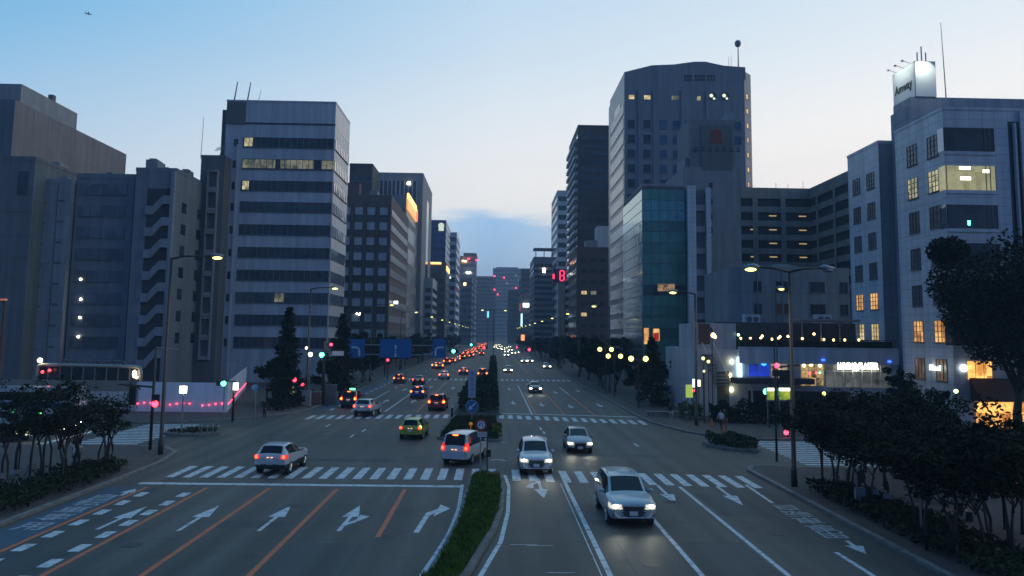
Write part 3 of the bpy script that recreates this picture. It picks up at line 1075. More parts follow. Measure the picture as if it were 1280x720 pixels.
# building with the orange roof sign
Y = 245.0
b = B('grey building with a slanting lit orange sign along its roof edge', A(489, 300, Y).x - 8, A(503, 300, Y).x + 0.8, Y, Y + 38, A(505, 246, Y).z, W_GREY)
zs = [b.h - 6 - 6.8 * k for k in range(6)]
b.bands(b.E, 2, 36, [z for z in zs if z > 1], 4.6, GLASS2, 3.2, W_BLUE)
b.bands(b.S, 0.5, b.w - 0.5, [z for z in zs if z > 1], 2.2, GLASS, 2, W_DGREY)
m = M(); fbox(m, b.E, 1, 30, b.h - 3.6, b.h - 0.5, 0.02, 0.5); m.obj('roof_sign', glow('orange_sign', (1.0, 0.42, 0.06), 1.0), b.root)
m = M(); fbox(m, b.E, 2, 28, b.h - 0.4, b.h + 1.6, 0.02, 0.6); m.obj('roof_sign', glow('yellow_sign', (1.0, 0.62, 0.12), 2.0), b.root)
m = M(); fbox(m, b.E, 28.2, 31, b.h - 3.4, b.h + 0.6, 0.02, 0.7); m.obj('roof_sign', glow('red_sign', (1.0, 0.1, 0.03), 1.8), b.root)
b.roof(0.6)
# tall grey tower with ribbed top
Y = 285.0
b = B('tall grey slab tower with a ribbed glass front, rising behind the orange roof sign', A(447, 300, Y).x, A(527, 300, Y).x, Y, Y + 42, A(524, 219, Y).z, conc('slab_tower_wall', (0.34, 0.335, 0.33)))
b.part('glass_front', b.S, 0.8, b.w - 2.0, 10, b.h - 2.2, -0.1, 0.05, GLASS2)
for k in range(14):
    u = 1.2 + k * (b.w - 3.4) / 13
    b.part('rib', b.S, u - 0.18, u + 0.18, 10, b.h - 2.2, 0.05, 0.5, W_BLUE)
b.part('strip_window', b.E, 18, 27, 5, b.h - 6, -0.1, 0.05, GLASS)
m = M(); p = A(511, 229, Y - 0.7); m.box(p.x - 0.6, p.x + 0.6, p.y, p.y + 0.1, p.z - 0.5, p.z + 0.5); m.obj('roof_lamp', LAMPW, b.root)
b.roof(0.8)
b2 = B('dark rooftop plant block peeping over the brown panelled building', A(434, 300, 262).x, A(463, 300, 262).x, 262, 275, A(450, 208, 262).z, W_DBROWN)
b2.bands(b2.S, 0.5, b2.w - 0.5, frange(4, b2.h - 5, 9), 1.6, GLASS, 2)
b2.roof(1.0); rooftop(b2, 3, 8, 2)


def far(label, p0, p1, side, top, Y, depth, wm, gm=GLASS, n=14, mull=2.4, sidegm=None, **k):
    """A tower further up the avenue; side = +1 when its avenue face looks right (left-hand row), -1 for the right-hand row."""
    b = B(label, A(p0, 350, Y).x, A(p1, 350, Y).x, Y, Y + depth, A((p0 + p1) / 2, top, Y).z, wm, **k)
    zs = frange(5, b.h - 4.5, n)
    hh = (b.h - 9) / max(1, n - 1) * 0.5
    b.bands(b.S, 0.6, b.w - 0.6, zs, hh, gm, mull, W_DGREY)
    b.bands(b.E if side > 0 else b.Wf, 1, depth - 1, zs, hh, sidegm or MIRROR, mull * 1.5, W_DGREY)
    b.roof(0.8)
    return b


def emblem(b, px, py, Y, w, h, mt, name='lit_sign'):
    p = A(px, py, Y)
    m = M(); m.box(p.x - w / 2, p.x + w / 2, Y - 0.5, Y - 0.02, p.z - h / 2, p.z + h / 2)
    return m.obj(name, mt, b.root)


b = far('deep blue glass tower with a pale round crest near its top', 537, 556, 1, 277, 400, 40, mat('deep_blue_cladding', (0.02, 0.06, 0.17), 0.3, var=0.1), window_glass('blue_glass', (0.01, 0.035, 0.11)), 17)
p = A(551.5, 282, 399)
m = M(); m.disc((p.x, 399.6, p.z), 1.5, (0, -1, 0), 0.5); m.obj('crest', glow('crest_light', (0.85, 0.95, 0.75), 0.8), b.root)
m = M(); m.box(p.x - 1.3, p.x + 1.3, 399.1, 399.6, p.z - 2.6, p.z - 1.1); m.obj('crest_base', glow('crest_light', (0.85, 0.95, 0.75), 0.8), b.root)
b = far('low dark building with lit amber roof edge under the deep blue tower', 538, 557, 1, 330, 330, 30, W_DGREY, GLASS2, 9)
emblem(b, 544, 329, 330, 5.0, 0.9, glow('amber_sign', (1.0, 0.6, 0.2), 2))
m = M(); fbox(m, b.E, 2, 22, b.h - 2.4, b.h - 0.5, 0.02, 0.4); m.obj('lit_sign', glow('amber_sign', (1.0, 0.6, 0.2), 2), b.root)
b = far('small pale block at the foot of the amber-edged building', 530, 541, 1, 350, 300, 24, W_BLUE, GLASS, 7)
b = far('narrow striped pale tower beside the deep blue glass tower', 559, 570, 1, 292, 470, 40, W_BLUE, GLASS, 13)
emblem(b, 561, 347, 470, 2.2, 0.9, glow('white_neon', (0.85, 0.92, 1), 4))
b = far('far tower with a flat overhanging cap and amber and red roof lights', 574, 594, 1, 321, 820, 60, W_GREY, GLASS2, 15)
b.box('roof_cap', b.x0 + 4, b.x1 + 1, 815, 870, b.h + 1, b.h + 3.5, W_DGREY)
for px, py, mt in ((579, 326, WARM), (582, 326.5, WARM), (584, 340.5, LAMPW), (587, 340.5, LAMPW), (586, 323.5, REDL), (596, 325, REDL)):
    p = A(px, py, 818)
    m = M(); m.box(p.x - 1.2, p.x + 1.2, 818, 818.5, p.z - 0.7, p.z + 0.7); m.obj('roof_light', mt, b.root)
b = far('dark narrow far block with one amber lamp below the capped far tower', 576, 590, 1, 349, 620, 40, W_DGREY, GLASS, 9)
emblem(b, 581, 355, 620, 1.8, 1.8, WARM)
b = far('broad dark far slab with red warning lamps across the end of the avenue', 591, 620, 1, 346, 1000, 60, W_DGREY, GLASS, 16)
for px, py in ((592, 346), (618, 345), (618, 362)):
    p = A(px, py, 998)
    m = M(); m.ball(p, 1.0); m.obj('warning_lamp', REDL, b.root)
b = far('widest far grey tower with chamfered top at the end of the avenue', 616, 652, -1, 336, 1250, 80, W_GREY, GLASS2, 18)
b.box('roof_cap', b.x0 + 5, b.x1 - 6, 1255, 1320, b.h + 0.9, b.h + 3, W_GREY)
for px, py in ((630, 347), (645, 360), (622, 368)):
    p = A(px, py, 1245)
    m = M(); m.ball(p, 1.1); m.obj('warning_lamp', REDL, b.root)
for px, py in ((645, 344), (649, 348.5), (634, 354), (636, 367)):
    p = A(px, py, 1249.6)
    m = M(); m.box(p.x - 2, p.x + 2, p.y - 0.3, p.y, p.z - 0.6, p.z + 0.6); m.obj('lit_window', OFFICE, b.root)
b = far('dark far block stepping down beneath the widest far tower', 636, 652, -1, 364, 760, 50, W_DBROWN, GLASS, 9)
b = far('blue-grey far slab left of the ribbed grey tower', 651.5, 667, -1, 337, 560, 50, W_DGREY, GLASS2, 12)
emblem(b, 657.5, 381.5, 556, 4.2, 2.8, glow('white_billboard', (1, 1, 0.97), 4))
b = far('grey far block with a lantern-like roof frame before the thin white tower', 667, 693, -1, 323, 420, 45, W_GREY, GLASS, 14)
m = M()
for dx in (0.1, 0.5, 0.9):
    m.box(b.x0 + b.w * dx - 0.2, b.x0 + b.w * dx + 0.2, 421, 421.4, b.h, b.h + 5)
m.box(b.x0, b.x1, 420.5, 432, b.h + 5, b.h + 5.6)
m.obj('roof_frame', W_GREY, b.root)
emblem(b, 680, 338, 420, 1.2, 2.2, LAMPW)
for px, py, w, h, mt, lab, Yq in ((652, 400, 0.8, 6.0, glow('blue_white_banner', (0.55, 0.8, 1.0), 2), 'vertical lit white and blue street sign far up the avenue', 380), (653.5, 424 - 2, 1.6, 2.6, glow('orange_poster', (1.0, 0.35, 0.12), 1.6), 'orange lit poster panel low on a far corner', 360),
                              (610, 393, 1.0, 3.6, glow('cyan_neon', (0.2, 0.75, 1.0), 1.6), 'tall cyan lit shop sign over the far traffic', 450), (650, 384, 0.5, 5, glow('dim_red_neon', (0.8, 0.12, 0.08), 0.6), 'dim red upright sign left of the white billboard', 500)):
    p = A(px, py, Yq)
    t = thing('lit_street_sign', lab, 'sign', (p.x, p.y, 0))
    m = M(); m.box(p.x - w / 2, p.x + w / 2, Yq - 0.2, Yq + 0.2, p.z - h / 2, p.z + h / 2); m.obj('sign_panel', mt, t)
    m = M(); m.box(p.x - 0.15, p.x + 0.15, Yq - 0.1, Yq + 0.1, 0, p.z - h / 2); m.obj('post', DARKM, t)

# --- right side of the avenue ------------------------------------------------
b = far('thin white far tower against the sky before the balconied dark tower', 696, 709, -1, 240, 390, 40, W_WHITE, GLASS, 16)
# dark balconied tower
Y = 267.0
b = B('very tall dark brown apartment tower with balcony edges and amber glow on its roof', A(722, 300, Y).x, A(768, 300, Y).x, Y, Y + 32, A(745, 160, Y).z, W_DBROWN)
n = 25
zs = frange(6, b.h - 4, n)
b.bands(b.S, 0.4, b.w - 0.3, zs, 1.7, GLASS, 2.6, W_DBROWN)
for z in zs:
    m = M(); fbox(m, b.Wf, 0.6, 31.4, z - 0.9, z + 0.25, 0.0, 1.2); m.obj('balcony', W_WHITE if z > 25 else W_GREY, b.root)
    b.part('window', b.Wf, 0.8, 31.2, z + 0.3, z + 1.9, -0.1, 0.03, GLASS)
b.roof(1.0, mt=W_DBROWN)
m = M(); m.box(b.x0 + 1, b.x1 - 1, Y + 0.8, Y + 1.3, b.h + 0.02, b.h + 0.7); m.obj('roof_light_strip', glow('dim_amber', (1.0, 0.45, 0.12), 0.8), b.root)
# brown mid-rise with the red sign
Y = 238.0
b = B('brown brick mid-rise with two lit windows at the foot of the balconied tower', A(721, 330, Y).x, A(766, 330, Y).x, Y, Y + 26, A(740, 311, Y).z, W_BROWN)
zs = frange(4, b.h - 4, 9)
b.grid(b.S, [2.2, 5.0, 7.8], 1.7, zs, 1.1, GLASS, W_DBROWN, {(3, 0): ROOMY, (5, 0): ROOMY, (5, 1): OFFICED, (0, 2): ROOMY})
b.bands(b.Wf, 1, 25, zs, 1.6, MIRROR, 2.5, W_BROWN)
b.box('roof_hut', b.x1 - 4.5, b.x1 - 0.3, Y + 1, Y + 8, b.h, A(755, 282, Y).z, W_WHITE)
b.box('roof_hut', b.x1 - 8.0, b.x1 - 4.6, Y + 1, Y + 6, b.h, A(740, 300, Y).z, W_GREY)
b.roof(0.5)
b = B('slim maroon block carrying the red digital sign, nearer the avenue than the brick mid-rise', A(706, 350, 300).x, A(716, 350, 300).x, 300, 330, A(710, 350, 300).z, W_DBROWN)
b.bands(b.S, 0.3, b.w - 0.3, frange(4, b.h - 3, 7), 1.6, GLASS, 1.5)
b.roof(0.5)
p0, p1 = A(691, 352, 299), A(708, 337, 299)
t = thing('roof_sign', 'red glowing figure-eight sign board high over the pavement', 'sign', ((p0.x + p1.x) / 2, 299, 0))
m = M(); m.box(p0.x, p1.x, 299.2, 300, p0.z - 0.3, p1.z + 0.3); m.obj('sign_board', mat('violet_sign_board', (0.06, 0.05, 0.12), 0.5, var=0.1), t)
NEON = glow('red_neon', (1.0, 0.03, 0.10), 2.2)
c8 = A(702.5, 344.5, 299)
m = M()
for (dx, dz, w, h) in ((-0.75, 0.9, 0.45, 1.5), (0.75, 0.9, 0.45, 1.5), (-0.75, -0.9, 0.45, 1.5), (0.75, -0.9, 0.45, 1.5), (0, 1.85, 1.3, 0.4), (0, 0, 1.3, 0.4), (0, -1.85, 1.3, 0.4)):
    m.box(c8.x + dx - w / 2, c8.x + dx + w / 2, 298.9, 299.18, c8.z + dz - h / 2, c8.z + dz + h / 2)
m.obj('figure_eight', NEON, t)
c1 = A(692, 345.5, 299)
m = M(); m.box(c1.x - 0.35, c1.x + 0.35, 298.9, 299.18, c1.z - 0.9, c1.z + 0.9); m.obj('side_mark', NEON, t)
m = M(); m.box(p0.x + 0.3, p0.x + 0.6, 299.4, 299.7, 0, p0.z - 0.3); m.obj('post', DARKM, t)

# big tower with curved crown
Y = 172.0
xa, xb = A(780.5, 200, Y).x, A(932, 200, Y).x
zt = lambda px, py: A(px, py, Y).z
poly = [(xa, Y), (xb, Y), (xb + 2.3, Y + 2.6), (xb + 2.3, Y + 24), (xa, Y + 24)]
hT = zt(800, 92)
b = B('largest dark blue-grey tower with a gently peaked roofline and two round lit windows', xa, xb, Y, Y + 22, zt(780, 90) - 1.2, conc('slate_tower_wall', (0.25, 0.255, 0.275), var=0.08, rough=0.35), poly=poly)
crown = [(780.5, 90), (815, 81.5), (842, 80.5), (868, 77), (882, 77), (905, 82), (932, 84)]
m = M()
n0 = len(m.v)
pts = [(A(px, 100, Y).x, zt(px, py)) for px, py in crown]
zb0 = b.h
prof = [(pts[0][0], zb0)] + pts + [(pts[-1][0], zb0)]
for yy in (Y, Y + 22):
    m.v += [Vector((x, yy, z)) for x, z in prof]
k = len(prof)
m.f.append(tuple(range(n0, n0 + k))); m.f.append(tuple(range(n0 + 2 * k - 1, n0 + k - 1, -1)))
for i in range(k):
    j = (i + 1) % k
    m.f.append((n0 + i, n0 + j, n0 + k + j, n0 + k + i))
m.mi = [0] * len(m.f)
m.obj('crown', b.wm, b.root)
# chamfer to the right
z2 = zt(937, 89)
m = M(); m.prism([(xb + 0.001, Y + 0.002), (xb + 2.3, Y + 2.6), (xb + 2.3, Y + 23.9), (xb + 0.001, Y + 23.9)], b.h, z2)
m.obj('crown_side', b.wm, b.root)
cf = Face((xb, Y), Vector((2.3, 2.6)).normalized()[:], Vector((2.6, -2.3)).normalized()[:])
zr0 = zt(932, 119)
for k in range(7):
    z = zr0 - 3.32 * k
    m = M(); fbox(m, cf, 0.7, 2.6, z - 0.9, z + 0.7, -0.1, 0.03); m.obj('window', GLASS, b.root)
    m = M(); fbox(m, cf, 0.9, 1.6, z - 0.5, z + 0.4, 0.03, 0.05); m.obj('lit_window', ROOMW, b.root)
cols = [789, 808.5, 829, 845, 860, 874, 890, 907, 922]
zw = [zt(800, 141.5) - 3.32 * k for k in range(1, 12)]
for j, px in enumerate(cols):
    u = A(px, 150, Y).x - xa
    for k, z in enumerate(zw):
        if px > 855 and k > 1:
            continue
        m = M(); fbox(m, b.S, u - 0.8, u + 0.8, z, z + 1.8, -0.1, 0.03, 0)
        fbox(m, b.S, u - 0.9, u + 0.9, z - 0.25, z - 0.01, -0.1, 0.12, 1)
        m.obj('window', [GLASS if px < 820 else window_glass('blue_tower_glass', (0.02, 0.045, 0.09)), W_DGREY], b.root)
for px in (799, 818, 853, 884):
    u = A(px, 150, Y).x - xa
    b.part('pier', b.S, u - 0.3, u + 0.3, 0, zt(800, 112), 0.0, 0.3, b.wm)
for px, w, mt in ((789.5, 1.2, ROOMY), (809, 1.4, ROOMY), (844, 1.6, OFFICED), (873.5, 0.8, OFFICE)):
    u = A(px, 122, Y).x - xa
    m = M(); fbox(m, b.S, u - w / 2, u + w / 2, zt(800, 124), zt(800, 119), -0.1, 0.04); m.obj('lit_window', mt, b.root)
for px in (890.5, 906.5):
    c = A(px, 120.7, Y)
    m = M(); m.disc((c.x, Y - 0.03, c.z), 0.95, (0, -1, 0), 0.02, 0, 24)
    w = m.obj('round_window', GLASS2, b.root)
    m = M(); m.ball((c.x - 0.25, Y - 0.06, c.z + 0.2), 0.42, sq=(1, 0.15, 1)); m.ball((c.x + 0.35, Y - 0.06, c.z - 0.45), 0.28, sq=(1, 0.15, 1)); m.obj('room_lamp', glow('round_room_lamp', (0.95, 1.0, 0.72), 1.0), w)
m = M()
for px in (856.5, 860, 863.5, 870, 873.5, 877, 880, 885.5, 889, 892.5):      # weathered dark characters, not legible from here
    p = A(px, 97, Y); m.box(p.x - 0.24, p.x + 0.24, Y - 0.1, Y - 0.02, p.z - 0.7, p.z - 0.4); m.box(p.x - 0.24, p.x + 0.24, Y - 0.1, Y - 0.02, p.z + 0.1, p.z + 0.6); m.box(p.x - 0.08, p.x + 0.1, Y - 0.098, Y - 0.02, p.z - 0.39, p.z + 0.09)
m.obj('roof_lettering', mat('dull_bronze', (0.05, 0.05, 0.06), 0.5, var=0.1), b.root)
wz = [zt(772, 140) + 3.6 * 0 - 3.4 * k for k in range(17)]
b.bands(b.Wf, 1.0, 21, [z for z in wz if z > 2], 2.2, MIRROR, 1.5, b.wm)
b.part('upper_window', b.Wf, 6, 14, zt(770, 134) + 0.4, zt(770, 118), -0.1, 0.04, GLASS)
p = A(923, 84, Y + 4)
b.mast(p.x, Y + 4, b.h, A(923, 57, Y + 4).z, 0.18)
q = A(922.3, 54.5, Y + 4)
m = M(); m.ball(q, 0.75, sq=(1, 1, 1.15)); m.obj('radome', GREYM, b.root)
for px, top in ((911, 71), (914, 69)):
    p = A(px, 82, Y + 3); b.mast(p.x, Y + 3, b.h, A(px, top, Y + 3).z, 0.06)

# glass cube building
Y = 129.0
xa, xb = A(803.5, 300, Y).x, A(856.5, 300, Y).x
b = B('green glass office with stacked floor bands and a bright reflecting corner', xa, xb, Y, Y + 19, A(830, 233, Y).z, conc('glass_office_core', (0.10, 0.12, 0.12)))
TEAL = [window_glass('teal_glass_%s' % n, c, 0.08, 0.25) for n, c in (('green', (0.055, 0.19, 0.155)), ('blue', (0.075, 0.25, 0.27)), ('dark', (0.012, 0.04, 0.04)), ('mid', (0.034, 0.125, 0.105)))]
TEALM = window_glass('teal_mirror_glass', (0.17, 0.33, 0.33), 0.06, 0.1)
TEALM.node_tree.nodes['Principled BSDF'].inputs['Metallic'].default_value = 0.8
z = b.h - 0.6
k = 0
while z > 3.2:
    tm = TEAL[1] if k in (1, 2) else TEAL[2] if k in (16, 9) else TEAL[3 if k % 2 else 0]
    m = M(); fbox(m, b.S, 0.0, b.w, z - 1.66, z, 0.0, 0.12)
    for j in range(6):
        fbox(m, b.S, b.w * j / 5.0 - 0.03 if j else 0, b.w * j / 5.0 + 0.03 if j < 5 else b.w, z - 1.66, z - 0.005, 0.12, 0.17, 1)
    fbox(m, b.S, 0, b.w, z - 1.72, z - 1.665, 0.0, 0.16, 1)
    m.obj('window', [tm, W_DGREY], b.root)
    m = M(); fbox(m, b.Wf, 0.0, 19, z - 1.66, z, 0.0, 0.12)
    fbox(m, b.Wf, 0, 19, z - 1.72, z - 1.665, 0.0, 0.16, 1)
    m.obj('window', [TEALM, W_DGREY], b.root)
    z -= 1.74; k += 1
for px0, px1, py0, py1, mt in ((822, 843, 355, 364, lit_room('dim_cafe', (0.05, 0.035, 0.02), (0.8, 0.5, 0.25), 0.5, 1.2)), (795, 803, 410, 430, ROOMW), (816, 824, 411, 426, ROOMW)):
    p, q = A(px0, py1, Y), A(px1, py0, Y)
    m = M(); m.box(max(p.x, xa + 0.1), max(q.x, xa + 0.9), Y - 0.19, Y - 0.14, p.z, q.z); m.obj('lit_window', mt, b.root)
p = A(820, 421, Y); m = M(); m.box(p.x - 0.4, p.x + 0.4, Y - 0.24, Y - 0.195, p.z - 0.6, p.z + 0.6); m.obj('poster', mat('red_poster', (0.5, 0.03, 0.03), 0.5, var=0.1, emit=(1, 0.05, 0.03), estr=0.3), b.root)
b.roof(0.4, mt=W_GREY)
rooftop(b, 3, 21, 1.6)
# white twin fins beside it
xa2, xb2 = A(857.5, 300, Y).x, A(886.5, 300, Y).x
b = B('white stair shaft of two tall fins beside the green glass office', xa2, xb2, Y - 0.4, Y + 8, A(870, 236, Y).z - 0.2, W_DGREY)
m = M(); fbox(m, b.S, 0, 1.35, 0, b.h + 0.5, 0, 0.9); m.obj('fin', W_TILE, b.root)
m = M(); fbox(m, b.S, b.w - 0.75, b.w, 0, b.h + 0.2, 0, 0.9); m.obj('fin', W_TILE, b.root)
for k in range(9):
    z = b.h - 2.6 - 3.52 * k
    if z > 1:
        b.part('landing', b.S, 1.352, b.w - 0.752, z - 1.0, z, 0.0, 0.5, W_GREY)
# white concrete block with the faded red emblem
Y = 133.0
xa, xb = A(855, 250, Y).x, A(926, 250, Y).x
b = B('tall plain concrete block bearing a faded red round emblem, next to the white fins', xa, xb, Y, Y + 16, A(890, 209, Y).z, conc('plain_concrete', (0.27, 0.27, 0.275), var=0.1))
za, zc = A(890, 209, Y).z, A(890, 149, Y).z
b.box('sign_tower', A(862, 180, Y).x, A(919, 180, Y).x, Y + 0.2, Y + 9, za, zc, conc('sign_tower_wall', (0.20, 0.21, 0.22), var=0.08))
p0, p1 = A(880, 213, Y), A(913, 158, Y)
m = M(); m.box(p0.x - 0.4, p1.x + 0.2, Y - 0.02, Y + 0.19, p0.z, p1.z); sg = m.obj('sign_panel', conc('sign_panel_grey', (0.14, 0.155, 0.15), var=0.06), b.root)
c = A(895.5, 168, Y - 0.1)
RED_ = mat('faded_red', (0.22, 0.04, 0.03), 0.6, var=0.15)
m = M(); m.disc((c.x, Y - 0.03, c.z), 1.0, (0, -1, 0), 0.05, 0, 24); m.box(c.x - 1.1, c.x + 1.1, Y - 0.10, Y - 0.03, c.z - 1.5, c.z - 0.8); m.obj('emblem', RED_, b.root)
m = M()
for k in range(7):
    x = c.x - 3.9 + k * 1.2
    m.box(x, x + 0.8, Y - 0.06, Y - 0.021, c.z - 3.0, c.z - 2.7); m.box(x + 0.1, x + 0.7, Y - 0.06, Y - 0.021, c.z - 2.45, c.z - 2.2); m.box(x + 0.3, x + 0.5, Y - 0.058, Y - 0.021, c.z - 2.69, c.z - 2.46)
m.obj('lettering', mat('dull_bronze', (0.05, 0.05, 0.06), 0.5, var=0.1), b.root)
b.box('tall_duct', A(915, 160, Y).x, A(925, 160, Y).x, Y + 3, Y + 6, za, A(920, 136, Y).z, conc('duct_grey', (0.3, 0.33, 0.36)))
b.box('roof_hut', A(858, 205, Y).x, A(876, 205, Y).x, Y + 1, Y + 7, za, za + 1.8, W_GREY)
for py in (232, 252, 271, 288):
    p = A(888.5, py, Y)
    m = M(); m.box(p.x - 0.3, p.x + 0.3, Y - 0.05, Y + 0.1, p.z - 0.5, p.z + 0.5); m.obj('window', GLASS, b.root)

# parking structure in an L
Y = 160.0
xa, xb = A(926, 260, Y).x, A(1014, 260, Y).x
yb = 60.0
hP = A(970, 239, Y).z
b = B('open multi-storey car park with rows of small ceiling lamps, set in an L', xa, xb + 20, Y, Y + 14, hP, conc('car_park_inner', (0.20, 0.19, 0.18)), cat='car park', name='car_park')
b.box('wing', xb, xb + 20, 128, Y - 0.001, -0.03, hP, conc('car_park_inner', (0.20, 0.19, 0.18)))
zf = [A(950, py, Y).z for py in (260, 277.5, 295, 312, 329, 346, 363)]
Wg = Face((xb, 128), (0, 1), (-1, 0))
CPW = conc('car_park_band', (0.36, 0.31, 0.26))
wS = xb - xa
for i, z in enumerate(zf):
    b.part('floor_band', b.S, 0, wS - 0.42, z - 0.9, z + 0.25, 0.0, 0.4, CPW)
    b.part('floor_band', Wg, 0, Y - 128, z - 0.9, z + 0.25, 0.0, 0.4, CPW)
    b.part('deck_shade_sheet', b.S, 0, wS - 0.02, z + 0.252, z + 1.85, 0.0, 0.02, mat('car_park_shade', (0.045, 0.042, 0.038), 0.9, var=0.2))  # dark sheets carry the shade of the open parking decks in their colour
    b.part('deck_shade_sheet', Wg, 0, Y - 128 - 0.03, z + 0.252, z + 1.85, 0.0, 0.02, mat('car_park_shade', (0.045, 0.042, 0.038), 0.9, var=0.2))
    for px in (937, 960, 996):
        if i == 0 or (px == 937 and i % 2):
            continue
        p = A(px, 0, Y)
        m = M(); m.box(p.x - 0.75, p.x + 0.75, Y - 0.12, Y - 0.03, z + 1.2, z + 1.4); m.obj('ceiling_lamp', glow('car_park_lamp', (1.0, 0.70, 0.28), 0.5), b.root)
b.part('floor_band', b.S, 0, wS - 0.42, hP - 1.6, hP + 0.6, 0.0, 0.42, CPW)
b.part('floor_band', Wg, 0, Y - 128, hP - 1.6, hP + 0.6, 0.0, 0.42, CPW)
for px in (943, 978):
    u = A(px, 260, Y).x - xa
    b.part('pillar', b.S, u - 0.5, u + 0.5, 0, hP - 1.61, 0.402, 0.5, CPW)
for v in (4, 12, 20, 28):
    b.part('pillar', Wg, v - 0.45, v + 0.45, 0, hP - 1.61, 0.402, 0.5, CPW)
for px in (970, 985, 1004):
    p = A(px, 238, Y + 1); b.mast(p.x, Y + 1, hP, hP + random.uniform(1.5, 3), 0.06)

# low grey block in front of it
Y = 101.0
xa, xb = A(917, 370, Y).x, A(1062, 370, Y).x
cr = [(xa + 2.2 - 2.2 * math.cos(t), Y + 2.2 - 2.2 * math.sin(t)) for t in frange(0, PI / 2, 6)]
b = B('low round-cornered grey block behind the white cafe, with dark paired windows', xa, xb, Y, Y + 14, A(990, 334, Y).z, conc('low_block_wall', (0.27, 0.275, 0.285)), poly=cr + [(xb, Y), (xb, Y + 14), (xa, Y + 14)])
zz = [A(980, py, Y).z for py in (365, 393)]
for px in (947, 979, 1022, 1055):
    for z in zz:
        u = A(px, 370, Y).x - xa
        w = 1.0 if px < 970 or px > 1050 else 1.9
        b.grid(b.S, [u], w, [z], 1.35, GLASS, W_DGREY, nx=2)
b.roof(0.35) if False else None
m = M()
for t0, t1 in zip(cr, cr[1:]):
    pass
for i in range(4):
    x = xa + 0.8 + i * 1.0
b.part('drain_pipe', b.S, 6.2, 6.32, 0, b.h - 0.3, 0.0, 0.12, GREYM)
b.part('drain_pipe', b.S, 3.0, 3.1, 0, b.h - 0.3, 0.0, 0.12, GREYM)
rooftop(b, 2, 33, 0.9)

# white cafe building with roof terrace
Y = 80.0
xa, xb = A(872, 440, Y).x, A(1121.5, 440, Y).x
zT = A(970, 437, Y).z                        # terrace deck
b = B('white two-storey cafe with lamps along its roof terrace and a blazing white name sign', xa, xb, Y, Y + 15, zT, conc('cafe_white_wall', (0.50, 0.51, 0.54)), cat='cafe', name='cafe_building')
zP = A(900, 404, Y).z
xs = A(921, 420, Y).x
b.box('stair_house', xa, xs, Y + 0.3, Y + 8, zT, zP, conc('cafe_white_wall', (0.5, 0.51, 0.54)))
b.box('terrace_back_wall', xs + 0.01, xb - 0.5, Y + 8, Y + 8.3, zT, A(990, 404, Y).z + 0.2, conc('cafe_dark_wall', (0.06, 0.06, 0.065)))
p0, p1 = A(874, 424, Y), A(888, 411, Y)
b.box('slatted_panel', p0.x, p1.x, Y + 0.2, Y + 0.298, p0.z - 0.5, p1.z + 0.5, mat('brown_slats', (0.10, 0.06, 0.045), 0.7, var=0.3, stretch=(8, 1, 0.2)))
m = M()
for i in range(30):
    x = xs + 0.3 + i * (xb - xs - 0.5) / 29
    m.box(x - 0.02, x + 0.02, Y + 0.1, Y + 0.14, zT, zT + 1.0)
m.box(xs, xb - 0.1, Y + 0.08, Y + 0.16, zT + 1.0, zT + 1.06)
m.obj('railing', DARKM, b.root)
m = M(); m.box(xs, xb - 0.2, Y + 0.5, Y + 1.0, zT, zT + 0.9); m.obj('planter_hedge', mat('dark_leaves', (0.02, 0.028, 0.014), 0.9, var=0.4, scale=4), b.root)
fz = A(1000, 448, Y).z
b.part('fascia', b.S, 0.2 + A(920, 440, Y).x - xa, b.w, A(1000, 455, Y).z, zT + 0.25, 0.0, 0.35, W_WHITE)
# windows of the upper floor
def cwin(px0, px1, py0, py1, mt, nm='window', nx=2, d=0.03):
    p, q = A(px0, py1, Y), A(px1, py0, Y)
    m = M(); f = b.S
    ua, ub = p.x - xa, q.x - xa
    fbox(m, f, ua, ub, p.z, q.z, -0.1, d, 0)
    for k in range(nx + 1):
        u = ua + (ub - ua) * k / nx
        fbox(m, f, max(ua, u - 0.04), min(ub, u + 0.04), p.z, q.z - 0.002, d, d + 0.05, 1)
    fbox(m, f, ua, ub, p.z + (q.z - p.z) * 0.62, p.z + (q.z - p.z) * 0.62 + 0.06, d, d + 0.04, 1)
    m.obj(nm, [mt, WHITEM], b.root)
cwin(935, 962, 447, 470, lit_room('blue_lit_shop', (0.005, 0.015, 0.10), (0.02, 0.07, 0.9), 0.8, 0.5), 'lit_window')
cwin(963, 984, 453, 472, lit_room('shop_interior', (0.03, 0.03, 0.03), (0.9, 0.75, 0.45), 0.7, 1.0), 'lit_window', 3)
cwin(1001, 1029, 452, 482, lit_room('bar_interior', (0.05, 0.03, 0.015), (0.9, 0.6, 0.2), 0.7, 1.6), 'lit_window', 3)
cwin(1031, 1112, 453, 484, lit_room('dim_bar_interior', (0.02, 0.02, 0.018), (0.22, 0.24, 0.22), 0.5, 0.8), 'lit_window', 7)
for px, py in ((1005, 457), (1014, 456), (1025, 457), (979, 447)):
    p = A(px, py, Y - 0.15); m = M(); m.ball(p, 0.16); m.obj('pendant_lamp', mat('pendant_glow', (0.3, 0.3, 0.3), 0.4, var=0, emit=(1.0, 0.75, 0.3), estr=7), b.root)
for px, py, mt in ((1012, 467, REDL), (1025, 466, GREENL), (1020, 466, REDL)):
    p = A(px, py, Y - 0.15); m = M(); m.ball(p, 0.09); m.obj('bar_light', mt, b.root)
p = A(955.5, 454, Y - 0.3); m = M(); m.disc((p.x, Y - 0.12, p.z), 0.26, (0, -1, 0), 0.06); m.obj('round_sign', glow('blue_neon', (0.02, 0.2, 1.0), 5), b.root)
